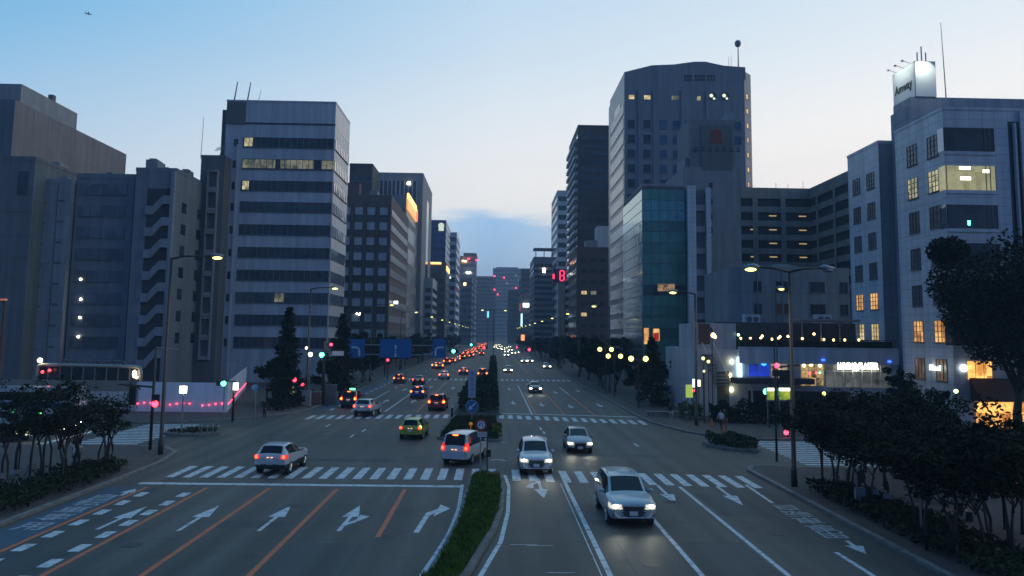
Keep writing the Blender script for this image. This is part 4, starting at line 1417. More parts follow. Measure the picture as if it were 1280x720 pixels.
for px, py in ((1029, 450), (1112, 452)):
    p = A(px, py, Y - 0.4); m = M(); m.ball(p, 0.13, sq=(1.6, 1, 0.7)); m.obj('blue_lamp', glow('deep_blue_lamp', (0.02, 0.08, 1.0), 6), b.root)
p0, p1 = A(922, 470.5, Y), A(926, 446.5, Y)
m = M(); m.box(p0.x, p1.x, Y - 0.22, Y - 0.02, p0.z, p1.z); m.obj('neon_strip', glow('blue_white_neon', (0.45, 0.75, 1.0), 7), b.root)
SIGNW = glow('sign_white', (1.0, 1.0, 0.78), 6)
c = A(1070.5, 458, Y)
lettering('LUMINO PLASTER', 0.92, SIGNW, facing('S', (c.x, Y - 0.30, c.z)), b.root, 0.05, name='name_sign', sx=0.56, bold=0.022)
m = M(); m.disc((c.x - 0.15, Y - 0.26, c.z), 0.42, (0, -1, 0), 0.06, 0, 20); m.obj('sign_disc', SIGNW, b.root)
for px, py in ((915, 452), (914.5, 487), (913, 469)):
    p = A(px, py, Y - 0.25); m = M(); m.ball(p, 0.17 if py != 469 else 0.13, sq=(0.9, 0.9, 1.4)); m.obj('wall_lamp', glow('wall_lamp_light', (1.0, 0.92, 0.5), 9), b.root)
# ground floor opening, canopy over the entrance
p0, p1 = A(896, 512, Y), A(911, 464, Y)
b.box('doorway', p0.x, p1.x, Y - 0.06, Y + 0.1, p0.z, p1.z, mat('doorway_dark', (0.10, 0.095, 0.07), 0.7, var=0.2))
m = M(); m.box(p0.x - 0.15, p0.x - 0.001, Y - 0.1, Y + 0.05, p0.z, p1.z); m.box(p1.x + 0.001, p1.x + 0.12, Y - 0.1, Y + 0.05, p0.z, p1.z); m.box(p0.x - 0.15, p1.x + 0.12, Y - 0.1, Y + 0.05, p1.z + 0.001, p1.z + 0.15); m.obj('door_frame', W_WHITE, b.root)
p0, p1 = A(912, 478, Y), A(995, 472, Y)
b.box('canopy', p0.x, p1.x + 1.0, Y - 2.2, Y - 0.36, p0.z, p1.z, mat('canopy_brown', (0.055, 0.045, 0.04), 0.6, var=0.15))
b.part('dark_base_window', b.S, A(935, 490, Y).x - xa, A(1060, 490, Y).x - xa, 0.3, A(1000, 489, Y).z, -0.1, 0.05, GLASS)
for px in (939.5, 1029.5):
    u = A(px, 490, Y).x - xa; b.part('post', b.S, u - 0.08, u + 0.08, 0, A(1000, 484, Y).z, 0.06, 0.2, W_WHITE)
# outside stair on the left
m = M()
pA, pB = A(876, 428, Y), A(893, 466, Y)
for off in (0, 1.1):
    m.tube([(pA.x + off, Y - 0.4, pA.z), (pB.x + off, Y - 0.4, pB.z)], 0.06, 6)
m.obj('stair_rail', WHITEM, b.root)
m = M()
for k in range(10):
    t = k / 9
    m.box(pA.x + (pB.x - pA.x) * t, pA.x + (pB.x - pA.x) * t + 1.15, Y - 1.3, Y - 0.02, pA.z - 1.2 + (pB.z - pA.z) * t, pA.z - 1.12 + (pB.z - pA.z) * t)
m.obj('stair', W_GREY, b.root)
# terrace canopy
p0, p1 = A(998, 406, Y + 2), A(1070, 401, Y + 2)
m = M(); m.box(p0.x, p1.x, Y + 1.2, Y + 6, p1.z - 0.12, p1.z)
for k in range(12):
    m.box(p0.x + k * (p1.x - p0.x) / 11 - 0.03, p0.x + k * (p1.x - p0.x) / 11 + 0.03, Y + 1.0, Y + 6, p1.z + 0.002, p1.z + 0.12)
for k in range(4):
    x = p0.x + 0.1 + k * (p1.x - p0.x - 0.2) / 3
    m.box(x - 0.05, x + 0.05, Y + 1.25, Y + 1.35, zT, p1.z - 0.122)
m.obj('terrace_canopy', GREYM, b.root)
BULB = glow('terrace_bulb', (1.0, 0.62, 0.20), 8)
for px, py in ((926, 423), (938, 423), (951, 422.5), (952.8, 420), (965, 424), (973, 423), (975, 421), (985, 420.5), (1017.5, 417.5), (1030, 424.5), (1042, 425), (1056, 425), (1073.5, 425), (1003, 423.5)):
    p = A(px, py, Y + 0.9)
    t = thing('festoon_lamp', 'small amber bulb hung along the roof terrace of the white cafe', 'lamp', (p.x, p.y, p.z), group='bulbs strung over the cafe terrace')
    m = M(); m.ball(p, 0.12); m.obj('bulb', BULB, t)
    m = M(); m.tube([p + Vector((0, 0, 0.09)), p + Vector((0, 0, 0.5))], 0.015, 4); m.obj('wire', PLASTIC, t)
p = A(923, 418.5, Y + 0.2)
t = thing('lantern', 'small pale green lamp at the end of the terrace bulbs', 'lamp', tuple(p))
m = M(); m.ball(p, 0.13); m.obj('bulb', glow('pale_green_lamp', (0.5, 1.0, 0.5), 7), t)
m = M(); m.box(p.x - 0.03, p.x + 0.03, p.y, p.y + 0.06, p.z + 0.1, p.z + 0.5); m.obj('bracket', PLASTIC, t)
# two air-conditioning units on the low roof behind
for px, py in ((928, 398), (1014, 398)):
    p = A(px, py, 97)
    t = thing('air_conditioner', 'white air conditioner unit on the cafe roof, ' + ('the one nearest the stair house' if px < 1000 else 'the one beside the terrace canopy'), 'air conditioner', (p.x, 94, zT))
    m = M(); m.box(p.x - 0.9, p.x + 0.9, 93.2, 94.2, zT + 0.0, p.z + 0.4); m.obj('casing', W_WHITE, t)
    m = M(); m.disc((p.x - 0.4, 93.19, p.z - 0.2), 0.33, (0, -1, 0), 0.03); m.disc((p.x + 0.4, 93.19, p.z - 0.2), 0.33, (0, -1, 0), 0.03); m.obj('fan_grille', W_DGREY, t)

# block 2: white tiled slab with gridded windows (rear part of the corner building)
XF = 40.0
y0, y1 = 83.5, 91.0
h2 = A(1100, 179, 83.5).z
xw = A(1100, 250, 83.5).x
b = B('white tiled narrow slab of small-paned windows behind the dark recess', xw, xw + 14, y0, y1, h2, W_TILE)
zz = [h2 - 4.6 - 3.3 * k for k in range(8)]
b.grid(b.Wf, [2.0, 5.4], 1.7, [z for z in zz if z > zT - 1], 1.75, GLASS2, W_DGREY, {(4, 0): ROOMW, (4, 1): ROOMW, (5, 0): ROOMY, (5, 1): ROOMY}, nx=3, nz=4)
b.roof(0.3)
b.part('corner_front', b.S, 0, 13.9, 0, h2 - 0.02, 0.0, 0.06, conc('recess_grey_wall', (0.28, 0.29, 0.31)))
# core with the roof sign
yc0, yc1 = 79.6, 83.3
hc = A(1130, 122, 80).z
xc = A(1117, 200, 83).x
b = B('blue-grey lift core carrying the lit white rooftop sign box', xc, xc + 13, yc0, yc1, hc - 1.0, conc('lift_core_wall', (0.31, 0.33, 0.37)), name='lift_tower')
b.box('sloped_cap', xc + 0.3, xc + 12.6, yc0 + 0.1, yc1 - 0.05, hc - 1.0, hc, conc('lift_core_wall', (0.31, 0.33, 0.37)))
b.part('slit_window', b.Wf, 0.9, 1.6, 6, hc - 16, -0.05, 0.03, GLASS)
for k in range(5):
    b.part('ledge', b.Wf, 0.4, 2.4, 9 + k * 4.5, 9.15 + k * 4.5, 0.0, 0.3, W_GREY)
# sign box
xs0, xs1 = A(1142.5, 100, yc0 + 0.2).x, A(1169, 100, yc0 + 0.2).x
zs0, zs1 = hc + 0.05, A(1142, 76, yc0).z
t = thing('rooftop_sign', 'glowing white rooftop sign box lettered in grey on the lift core', 'sign', (xs0, yc0, hc))
SGN = mat('sign_white_enamel', (0.66, 0.68, 0.66), 0.5, var=0.05, scale=.6)
m = M(); m.box(xs0 + 0.06, xs1, yc0 + 0.06, yc1 + 0.9, zs0, zs1); m.obj('frame', conc('sign_box_grey', (0.22, 0.26, 0.28)), t)
m = M(); m.box(xs0, xs0 + 0.055, yc0 + 0.1, yc1 + 0.85, zs0, zs1 - 0.05); m.obj('sign_panel', SGN, t)
m = M(); m.box(xs0 + 0.06, xs1 - 0.05, yc0, yc0 + 0.055, zs0, zs1 - 0.05); m.obj('sign_panel', SGN, t)
for nm_, loc_, aim_, en_, cone_ in (('sign_spot', (xs0 + 0.75, yc0 - 1.3, zs1 - 0.35), (xs0 + 0.8, yc0, zs1 - 1.15), 230, 105), ('sign_spot', (xs0 - 1.5, yc0 + 1.0, zs1 + 0.2), (xs0, yc0 + 1.2, zs0 + 2.2), 150, 110), ('sign_spot', (xs0 - 1.5, yc0 + 3.2, zs1 + 0.2), (xs0, yc0 + 3.2, zs0 + 2.2), 150, 110)):
    ld = bpy.data.lights.new(nm_, 'SPOT'); ld.energy, ld.spot_size, ld.spot_blend, ld.color, ld.shadow_soft_size = en_, R(cone_), .35, (.93, 1.0, .9), .08
    lo = bpy.data.objects.new(nm_, ld); COL.objects.link(lo)
    lo.parent = t
    lo.location = Vector(loc_) - BASE[t.name]
    lo.rotation_euler = (Vector(aim_) - Vector(loc_)).to_track_quat('-Z', 'Y').to_euler()
lettering('Amway', 1.45, mat('sign_letter_grey', (0.04, 0.06, 0.055), 0.6, var=0), facing('W', (xs0 - 0.05, (yc0 + yc1 + 0.9) / 2, zs0 + (zs1 - zs0) * 0.44)), t, 0.03, sx=0.80, bold=-0.008)
m = M()
for dx, hgt in ((1.05, 1.4), (1.5, 2.2), (1.95, 1.4)):
    m.tube([(xs0 + dx - 0.4, yc0 + 0.6, zs1), (xs0 + dx - 0.4, yc0 + 0.6, zs1 + hgt * 0.8)], 0.07, 6)
m.obj('antenna', GREYM, t)
m = M()
for k in range(3):
    m.tube([(xs0, yc0 + 0.6 + k * 1.5, zs1 - 0.1), (xs0 - 0.9, yc0 + 0.6 + k * 1.5, zs1 + 0.2)], 0.03, 4); m.box(xs0 - 1.05, xs0 - 0.85, yc0 + 0.5 + k * 1.5, yc0 + 0.7 + k * 1.5, zs1 + 0.1, zs1 + 0.25)
m.obj('spotlight', GREYM, t)
p = A(1182, 100, 80.5)
m = M(); m.tube([(p.x, 80.5, hc - 1), (p.x - 0.25, 80.5, A(1178, 28, 80.5).z)], [0.07, 0.025], 5)
tag(m.obj('antenna_mast', GREYM), 'tall thin whip antenna beside the lit rooftop sign', 'antenna')
# near corner building
y0, y1 = 70.6, 79.4
xw = A(1183, 250, y0).x
h3 = A(1183, 137, y0).z
b = B('white tiled corner building with glazed corner bays, the nearest tall one on its side', xw, xw + 26, y0, y1, h3, W_TILE)
b.roof(0.25)
zz = [A(1135, py, 77).z for py in (209, 250, 292, 337.5, 383, 427.5)]
us = [2.35, 6.1]
us = [1.9, 5.6]
b.grid(b.Wf, us, 1.75, zz, 2.0, GLASS2, W_DGREY, {(1, 0): OFFICE, (1, 1): OFFICE, (5, 0): ROOMW, (5, 1): ROOMW}, nx=3, nz=4)
for uu in us:
    b.grid(b.Wf, [uu], 1.75, [A(1135, 473, 77).z], 2.0, lit_room('dim_warm_room', (0.06, 0.035, 0.02), (0.35, 0.2, 0.1), 0.5, 1.2), W_DGREY, nx=3, nz=4)
u0, u1 = 0.05, A(1246, 250, y0).x - xw
for i, (pa, pb, mt) in enumerate(((189, 160, GLASS), (237.5, 207.5, None), (285.5, 256, GLASS), (335, 304, GLASS2), (384, 352, GLASS2), (432, 402, GLASS2))):
    za, zc = A(1215, pa, y0).z, A(1215, pb, y0).z
    lm = mt or lit_room('bright_office', (0.30, 0.29, 0.15), (0.46, 0.44, 0.24), 0.75, 1.4)
    m = M()
    fbox(m, b.S, u0, u1, za, zc, -0.1, 0.04, 0)
    for uu in (u0, u1 - 0.95, u1 - 0.55, u1 - 0.05):
        fbox(m, b.S, uu, uu + 0.06, za + 0.002, zc - 0.002, 0.03, 0.09, 1)
    m.obj('lit_window' if not mt else 'bay_window', [lm, W_DGREY], b.root)
    if not mt:
        for px, py, w in ((1206, 210, 1.0), (1207, 223, 0.95), (1232.5, 214, 0.55)):
            p = A(px, py, y0 - 0.06); m = M(); m.box(p.x - w / 2, p.x + w / 2, y0 - 0.07, y0 - 0.045, p.z - 0.14, p.z + 0.14); m.obj('ceiling_lamp', glow('office_lamp', (1.0, 1.0, 0.75), 5), b.root)
    m = M(); fbox(m, b.Wf, 0.0, 1.0, za, zc, -0.1, 0.04); m.obj('bay_window', MIRROR if mt is not None else lm, b.root)
    if i == 2:
        p = A(1211.5, 278.5, y0 - 0.08); m = M(); m.box(p.x - 0.1, p.x + 0.1, y0 - 0.09, y0 - 0.05, p.z - 0.2, p.z + 0.2); m.obj('exit_lamp', GREENL, b.root)
    b.part('string_course', b.S, 0, u1 + 0.1, za - 0.35, za - 0.1, 0, 0.10, W_TILE)
u = A(1262, 200, y0).x - xw
b.part('glass_slot', b.S, u, u + 1.0, 6, A(1262, 152, y0).z, -0.1, 0.05, GLASS)
b.part('slot_fin', b.S, u + 0.35, u + 0.5, 6, A(1262, 155, y0).z, 0.05, 0.4, W_TILE)
b.part('slot_fin', b.S, u + 1.0, u + 1.2, 4, h3 - 0.1, 0.0, 0.3, W_TILE)
for i in range(9):
    z = 5 + i * 2.6
    b.part('wall_joint', b.Wf, 0.02, 8.7, z, z + 0.03, 0.001, 0.012, W_GREY)
# ground-floor cafe of that building
p0, p1 = A(1212, 500, y0), A(1300, 482, y0)
m = M(); n0 = 0
m.v = [Vector(v) for v in ((p0.x, y0 - 1.8, p0.z), (p1.x, y0 - 1.8, p0.z), (p1.x, y0 - 0.12, p1.z + 0.6), (p0.x, y0 - 0.12, p1.z + 0.6), (p0.x, y0 - 0.12, p0.z), (p1.x, y0 - 0.12, p0.z))]
m.f = [(0, 1, 2, 3), (0, 3, 4), (1, 5, 2), (0, 4, 5, 1), (4, 3, 2, 5)]; m.mi = [0] * 5
m.obj('awning', mat('dark_red_awning', (0.06, 0.025, 0.022), 0.8, var=0.2), b.root)
for px0, px1 in ((1221, 1228), (1229, 1246), (1247, 1262), (1264, 1290)):
    p, q = A(px0, 536, y0), A(px1, 503, y0)
    m = M(); m.box(p.x, q.x, y0 - 0.10, y0 - 0.02, max(0.3, p.z), q.z); m.obj('cafe_window', CAFE, b.root)
p0, p1 = A(1210, 474, y0), A(1240, 452, y0)
for k in range(3):
    x = p0.x + k * (p1.x - p0.x) / 3
    m = M(); m.box(x, x + (p1.x - p0.x) / 3 - 0.12, y0 - 0.10, y0 - 0.02, p0.z, p1.z); m.obj('lit_window', CAFE, b.root)
c = A(1187, 459, 73)
lettering('Mouri', 0.75, glow('pale_sign', (0.8, 0.95, 1.0), 3), facing('W', (b.x0 - 0.2, 73.3, c.z - 0.1)), b.root, 0.05, name='name_sign')
m = M(); p = A(1203, 460, y0); m.disc((p.x, y0 - 0.2, p.z), 0.33, (0, -1, 0), 0.08); m.obj('round_sign', glow('pale_sign', (0.8, 0.95, 1.0), 3), b.root)
# small white sheds of light further right along the side street
t = thing('kiosk', 'small kiosk with an orange lit counter among the dark trees', 'kiosk', (27.3, 41.5, 0.13))
m = M(); m.box(26.4, 28.4, 41.2, 43.2, 0.13, 2.6); m.obj('wall', W_DBROWN, t)
m = M(); m.box(26.2, 28.6, 40.8, 43.4, 2.6, 2.75); m.obj('roof', W_DGREY, t)
m = M(); p = A(1262, 603, 41.1); m.box(p.x - 0.45, p.x + 0.45, 41.12, 41.19, p.z - 0.3, p.z + 0.35); m.obj('counter_window', CAFE, t)
# ------------------------------------------------------------------ cars
def subsurf(verts, faces, mis, level, crease=None):
    me = bpy.data.meshes.new('cage')
    me.from_pydata(verts, [], faces)
    me.update()
    me.polygons.foreach_set('material_index', mis)
    o = bpy.data.objects.new('cage', me)
    for i in range(8):
        me.materials.append(None)
    COL.objects.link(o)
    if crease:
        at = me.attributes.new('crease_edge', 'FLOAT', 'EDGE')
        for e in me.edges:
            at.data[e.index].value = crease.get(frozenset(e.vertices), 0.0)
    md = o.modifiers.new('s', 'SUBSURF')
    md.levels = md.render_levels = level
    bpy.context.view_layer.update()
    ev = o.evaluated_get(bpy.context.evaluated_depsgraph_get())
    em = bpy.data.meshes.new_from_object(ev)
    vs = [v.co.copy() for v in em.vertices]
    fs = [(tuple(p.vertices), p.material_index, p.center.copy(), p.normal.copy()) for p in em.polygons]
    bpy.data.objects.remove(o)
    bpy.data.meshes.remove(me)
    bpy.data.meshes.remove(em)
    return vs, fs


def from_faces(name, vs, fs, mt, parent, smooth=True):
    if not fs:
        return None
    idx, m = {}, M()
    for f in fs:
        t = []
        for i in f:
            if i not in idx:
                idx[i] = len(m.v); m.v.append(vs[i])
            t.append(idx[i])
        m.f.append(tuple(t)); m.mi.append(0)
    return m.obj(name, mt, parent, smooth)


# d = metres behind the nose: (d, sill z, belt z, top z, belt half-width, top half-width)
SHAPES = {
    'suv': dict(L=5.0, W=1.94, H=1.74, r=0.38, wb=(0.98, 3.95), st=[(0.0, .42, .78, .88, .78, .58), (0.04, .30, .90, 1.0, .91, .70), (0.30, .24, .99, 1.09, .96, .76), (1.0, .22, 1.06, 1.17, .98, .80), (1.45, .22, 1.12, 1.22, .98, .78),
             (2.2, .22, 1.16, 1.74, .97, .70), (3.0, .22, 1.17, 1.84, .97, .72), (4.1, .22, 1.18, 1.82, .96, .70), (4.6, .23, 1.19, 1.75, .95, .68), (4.88, .30, 1.17, 1.23, .93, .74), (4.97, .36, 1.04, 1.10, .90, .70), (5.0, .42, .88, .94, .82, .62)], ws=(4, 5), rw=(8, 9), side=(4, 8)),
    'crossover': dict(L=4.36, W=1.80, H=1.56, r=0.34, wb=(0.88, 3.48), st=[(0.0, .40, .72, .82, .68, .50), (0.05, .30, .82, .92, .84, .62), (0.3, .24, .91, 1.0, .89, .68), (0.9, .22, .95, 1.03, .90, .72), (1.3, .22, 1.0, 1.08, .90, .70),
             (2.05, .22, 1.04, 1.50, .89, .60), (2.7, .22, 1.08, 1.64, .90, .66), (3.4, .22, 1.12, 1.62, .90, .64), (3.85, .26, 1.14, 1.55, .90, .62), (4.22, .34, 1.12, 1.17, .89, .68), (4.33, .42, 1.02, 1.06, .86, .66), (4.36, .48, .88, .92, .80, .6)], ws=(4, 5), rw=(8, 9), side=(4, 8)),
    'hatch': dict(L=3.95, W=1.69, H=1.50, r=0.30, wb=(0.78, 3.2), st=[(0.0, .38, .62, .72, .62, .44), (0.05, .28, .70, .80, .76, .54), (0.3, .22, .80, .90, .82, .60), (0.7, .20, .90, 1.0, .845, .68), (1.0, .20, .95, 1.05, .845, .66),
             (1.85, .20, .97, 1.46, .845, .56), (2.5, .20, .98, 1.54, .845, .58), (3.2, .20, 1.0, 1.50, .84, .55), (3.55, .22, 1.0, 1.42, .83, .53), (3.82, .28, .98, 1.02, .81, .60), (3.91, .34, .88, .92, .78, .58), (3.95, .40, .76, .80, .70, .5)], ws=(4, 5), rw=(8, 9), side=(4, 8)),
    'minivan': dict(L=4.75, W=1.74, H=1.86, r=0.32, wb=(0.9, 3.75), st=[(0.0, .38, .74, .84, .66, .48), (0.05, .28, .84, .94, .80, .58), (0.3, .22, .94, 1.04, .85, .66), (0.65, .20, 1.02, 1.12, .87, .72), (0.9, .20, 1.06, 1.18, .87, .70),
             (1.75, .20, 1.10, 1.80, .87, .64), (2.5, .20, 1.11, 1.90, .87, .68), (3.8, .20, 1.12, 1.89, .87, .67), (4.4, .22, 1.12, 1.83, .86, .66), (4.66, .28, 1.10, 1.18, .85, .72), (4.71, .34, 0.96, 1.0, .83, .68), (4.75, .40, .82, .86, .76, .6)], ws=(4, 5), rw=(8, 9), side=(4, 8)),
    'sedan': dict(L=4.7, W=1.76, H=1.46, r=0.32, wb=(0.92, 3.7), st=[(0.0, .38, .60, .70, .64, .46), (0.05, .28, .68, .78, .78, .56), (0.35, .22, .78, .87, .85, .64), (1.0, .20, .87, .95, .88, .72), (1.4, .20, .92, 1.0, .88, .70),
             (2.2, .20, .95, 1.40, .88, .58), (2.8, .20, .96, 1.50, .88, .60), (3.3, .20, .97, 1.46, .87, .57), (3.6, .20, .98, 1.38, .87, .56), (4.25, .24, .97, 1.04, .86, .68), (4.64, .32, .92, .98, .82, .66), (4.7, .38, .78, .84, .74, .58)], ws=(4, 5), rw=(8, 9), side=(4, 8)),
}
CAR_GLASS = mat('car_glass', (0.008, 0.012, 0.016), 0.08, var=0, spec=0.3)
PAINTS = {}


def car_paint(name, c, rough=0.3):
    if name not in PAINTS:
        m = mat('car_paint_' + name, c, rough, var=0.06, scale=2.0)
        m.node_tree.nodes['Principled BSDF'].inputs['Coat Weight'].default_value = 0.6
        PAINTS[name] = m
    return PAINTS[name]


def make_car(kind, color, front_lit, tail, label, loc, rz, group=None, level=3, extras=(), cat='car', taxi=None):
    S = SHAPES[kind]
    L, Wd = S['L'], S['W']
    st = S['st']
    t = thing('taxi' if taxi else {'suv': 'parked_car', 'minivan': 'minivan'}.get(kind, 'car').replace('parked_car', 'sport_utility_car'), label, cat, (0, 0, 0), 0, group, local=True)
    rings, verts, faces, mis = [], [], [], []
    hw = 0.5 * Wd
    for (d, zb, zbelt, ztop, wbelt, wtop) in st:
        y = L / 2 - d
        wbelt, wtop = wbelt * hw / 0.97 * 1.03 if False else wbelt, wtop
        half = [(wbelt * 0.80, zb), (wbelt * 0.97, zb + 0.10), (wbelt * 1.01, (zb + zbelt) / 2 + 0.02), (wbelt * 1.0, zbelt), (wtop * 1.03, ztop - 0.05 if ztop - zbelt > 0.2 else ztop - 0.02), (wtop * 0.90, ztop - 0.015), (wtop * 0.72, ztop), (wtop * 0.28, ztop + 0.02)]
        ring = [(x, y, z) for x, z in half] + [(-x, y, z) for x, z in reversed(half)]
        rings.append(list(range(len(verts), len(verts) + len(ring))))
        verts += ring
    n = len(rings[0])
    for i in range(len(rings) - 1):
        for k in range(n):
            k2 = (k + 1) % n
            faces.append((rings[i][k], rings[i][k2], rings[i + 1][k2], rings[i + 1][k]))
            mi = 0
            if i == S['ws'][0] and 5 <= k <= 9:
                mi = 1
            elif i == S['rw'][0] and 5 <= k <= 9:
                mi = 2
            elif S['side'][0] <= i < S['side'][1] and k in (3, n - 5 + 0):
                mi = 3
            mis.append(mi)
    faces.append(tuple(rings[0])); mis.append(0)
    faces.append(tuple(reversed(rings[-1]))); mis.append(0)
    cre = {}
    for i in range(len(rings) - 1):
        for k_, cv in ((3, .45), (n - 4, .45), (4, .5), (n - 5, .5)):
            cre[frozenset((rings[i][k_], rings[i + 1][k_]))] = cv
    for i in (S['ws'][0], S['ws'][1], S['rw'][0], S['rw'][1]):
        for k_ in range(3, n - 4):
            cre[frozenset((rings[i][k_], rings[i][k_ + 1]))] = .6
    vs, fs = subsurf(verts, faces, mis, level, cre)
    groups = {k: [] for k in ('body', 'windscreen', 'rear_window', 'side_window', 'headlight', 'headlight2', 'tail_light', 'tail_light2', 'grille', 'bumper_trim')}
    zbelt_r = st[-3][2]
    zf = st[1][2]
    for f, mi, c, nrm in fs:
        d = L / 2 - c.y
        if mi == 1:
            groups['windscreen'].append(f)
        elif mi == 2:
            groups['rear_window'].append(f)
        elif mi == 3:
            groups['side_window'].append(f)
        elif d < 0.55 and abs(c.x) > hw * 0.50 and zf - 0.13 < c.z < zf + 0.03 + 0.05 * (abs(c.x) / hw) and d < 0.05 + 0.55 * abs(c.x) / hw and nrm.z < 0.75:
            groups['headlight' if c.x > 0 else 'headlight2'].append(f)
        elif d < 0.3 and abs(c.x) < hw * 0.45 and zf - 0.42 < c.z < zf - 0.02 and nrm.z < 0.6:
            groups['grille'].append(f)
        elif L - d < 0.42 and abs(c.x) > hw * 0.66 and zbelt_r - 0.22 < c.z < zbelt_r + (-0.02 if kind != 'minivan' else 0.22) and nrm.z < 0.8:
            groups['tail_light' if c.x > 0 else 'tail_light2'].append(f)
        elif c.z < 0.40 or ('cladding' in extras and c.z < 0.60 and (L - d < 0.35 or abs(c.x) > hw * 0.5)):
            groups['bumper_trim'].append(f)
        else:
            groups['body'].append(f)
    paint = car_paint(*color)
    hl = LENSH if front_lit else mat('lamp_lens', (0.4, 0.42, 0.45), 0.15, var=0)
    tl = {'brake': LENSR, 'tail': LENSR, None: mat('lamp_lens_red', (0.25, 0.02, 0.02), 0.2, var=0)}[tail]
    for nm, mt in (('body', paint), ('windscreen', CAR_GLASS), ('rear_window', CAR_GLASS), ('side_window', CAR_GLASS), ('headlight', hl), ('headlight2', hl), ('tail_light', tl), ('tail_light2', tl), ('grille', PLASTIC), ('bumper_trim', PLASTIC)):
        from_faces(nm.replace('2', ''), vs, groups[nm], mt, t)
    for key, lit, core in (('headlight', front_lit, HEAD), ('tail_light', tail, BRAKE if tail == 'brake' else TAIL)):
        for k in (key, key + '2'):
            if not lit or not groups[k]:
                continue
            pts = [sum((vs[i] for i in f), Vector()) / len(f) for f in groups[k]]
            c = sum(pts, Vector()) / len(pts)
            s_ = 1 if key == 'headlight' else -1
            ext = max(p.y * s_ for p in pts)
            c.y = s_ * (c.y * s_ * .5 + ext * .5)
            m = M()
            m.ball(c, .17 if level == 1 else .125 if level == 2 else .10, seg=10, rings=6, sq=(1.5, .9, .62) if key == 'headlight' else (.95, .6, 1.1))  # bloom of the far lamps is put into oversize bulbs
            m.obj('lamp_bulb', core, t, True)
    # wheels
    for d in S['wb']:
        for sx in (1, -1):
            y, r = L / 2 - d, S['r']
            m = M(); m.disc((sx * (hw - 0.20), y, r + 0.03), r + 0.07, (sx, 0, 0), 0.19, 0, 24); m.obj('wheel_arch', PLASTIC, t)
            m = M(); m.tube([(sx * (hw - 0.22), y, r), (sx * (hw - 0.205), y, r), (sx * (hw - 0.03), y, r), (sx * (hw + 0.008), y, r)], [r * 0.9, r, r, r * 0.93], 24)
            w = m.obj('wheel', BLACK, t, True)
            m = M(); m.disc((sx * (hw + 0.004), y, r), r * 0.66, (sx, 0, 0), 0.012, 0, 20)
            for k in range(5):
                a = 2 * PI * k / 5
                p = Vector((sx * (hw + 0.02), y, r))
                m.tube([p, p + Vector((0, math.cos(a), math.sin(a))) * r * 0.62], 0.035, 4)
            m.obj('rim', CHROME if kind in ('suv', 'crossover') else GREYM, w)
    # mirrors, plates
    ym = L / 2 - st[4][0] - 0.25
    for sx in (1, -1):
        m = M(); m.ball((sx * (hw + 0.09), ym, st[4][2] + 0.10), 0.12, sq=(1, 0.65, 0.75)); m.tube([(sx * (hw - 0.1), ym, st[4][2] + 0.02), (sx * (hw + 0.06), ym, st[4][2] + 0.06)], 0.03, 5)
        m.obj('side_mirror', paint, t, True)
    m = M(); m.box(-0.17, 0.17, L / 2 - 0.02, L / 2 + 0.012, zf - 0.38, zf - 0.21); m.obj('licence_plate', PLATE, t)
    m = M(); m.box(-0.17, 0.17, -L / 2 - 0.012, -L / 2 + 0.05, zbelt_r - 0.36, zbelt_r - 0.19); m.obj('licence_plate', PLATE, t)
    if tail:
        m = M()
        for sx in (-1, 1):
            m.box(sx * 0.11 - 0.06, sx * 0.11 + 0.06, -L / 2 - 0.02, -L / 2 + 0.04, zbelt_r - 0.16, zbelt_r - 0.12)
        m.obj('plate_lamp', PLATEL, t)
    if tail == 'brake' or 'high_brake' in extras:
        zr = st[8][3]
        m = M(); m.box(-0.15, 0.15, L / 2 - st[8][0] - 0.16, L / 2 - st[8][0] - 0.04, zr - 0.06, zr - 0.02); m.obj('high_brake_light', BRAKE, t)
    if 'rails' in extras:
        for sx in (1, -1):
            m = M(); m.tube([(sx * 0.62, L / 2 - 2.4, 1.66), (sx * 0.64, L / 2 - 2.7, 1.80), (sx * 0.62, L / 2 - 4.0, 1.78), (sx * 0.60, L / 2 - 4.3, 1.66)], 0.022, 6); m.obj('roof_rail', CHROME, t)
    if 'grille_bars' in extras:
        m = M(); m.prism([(-.46, L / 2 - .10), (.46, L / 2 - .10), (.40, L / 2 + .002), (-.40, L / 2 + .002)], zf - .40, zf - .06); m.obj('grille', PLASTIC, t)
        m = M()
        for k in range(5):
            z = zf - 0.36 + k * 0.075
            m.box(-0.40, 0.40, L / 2 - 0.03, L / 2 + 0.010, z, z + 0.012)
        m.obj('grille_bar', CHROME, t)
        m = M()
        for sx in (1, -1):
            m.box(sx * 0.70 - 0.16, sx * 0.70 + 0.16, L / 2 - 0.16, L / 2 - 0.02, zf - 0.42, zf - 0.28)
        m.obj('air_intake', PLASTIC, t)
    if taxi:
        m = M(); m.box(-0.28, 0.28, L / 2 - 2.75, L / 2 - 2.6, S['H'] - 0.02, S['H'] + 0.17); m.obj('roof_lamp', taxi, t)
    if 'turn' in extras:
        m = M(); m.ball((hw * 0.9, -L / 2 + 0.12, zbelt_r - 0.05), 0.11, sq=(0.8, 0.6, 1)); m.obj('indicator', glow('amber_indicator', (1.0, 0.5, 0.05), 8), t)
        m = M(); m.ball((hw + 0.12, ym, st[4][2] + 0.1), 0.06); m.obj('indicator', glow('amber_indicator', (1.0, 0.5, 0.05), 8), t)
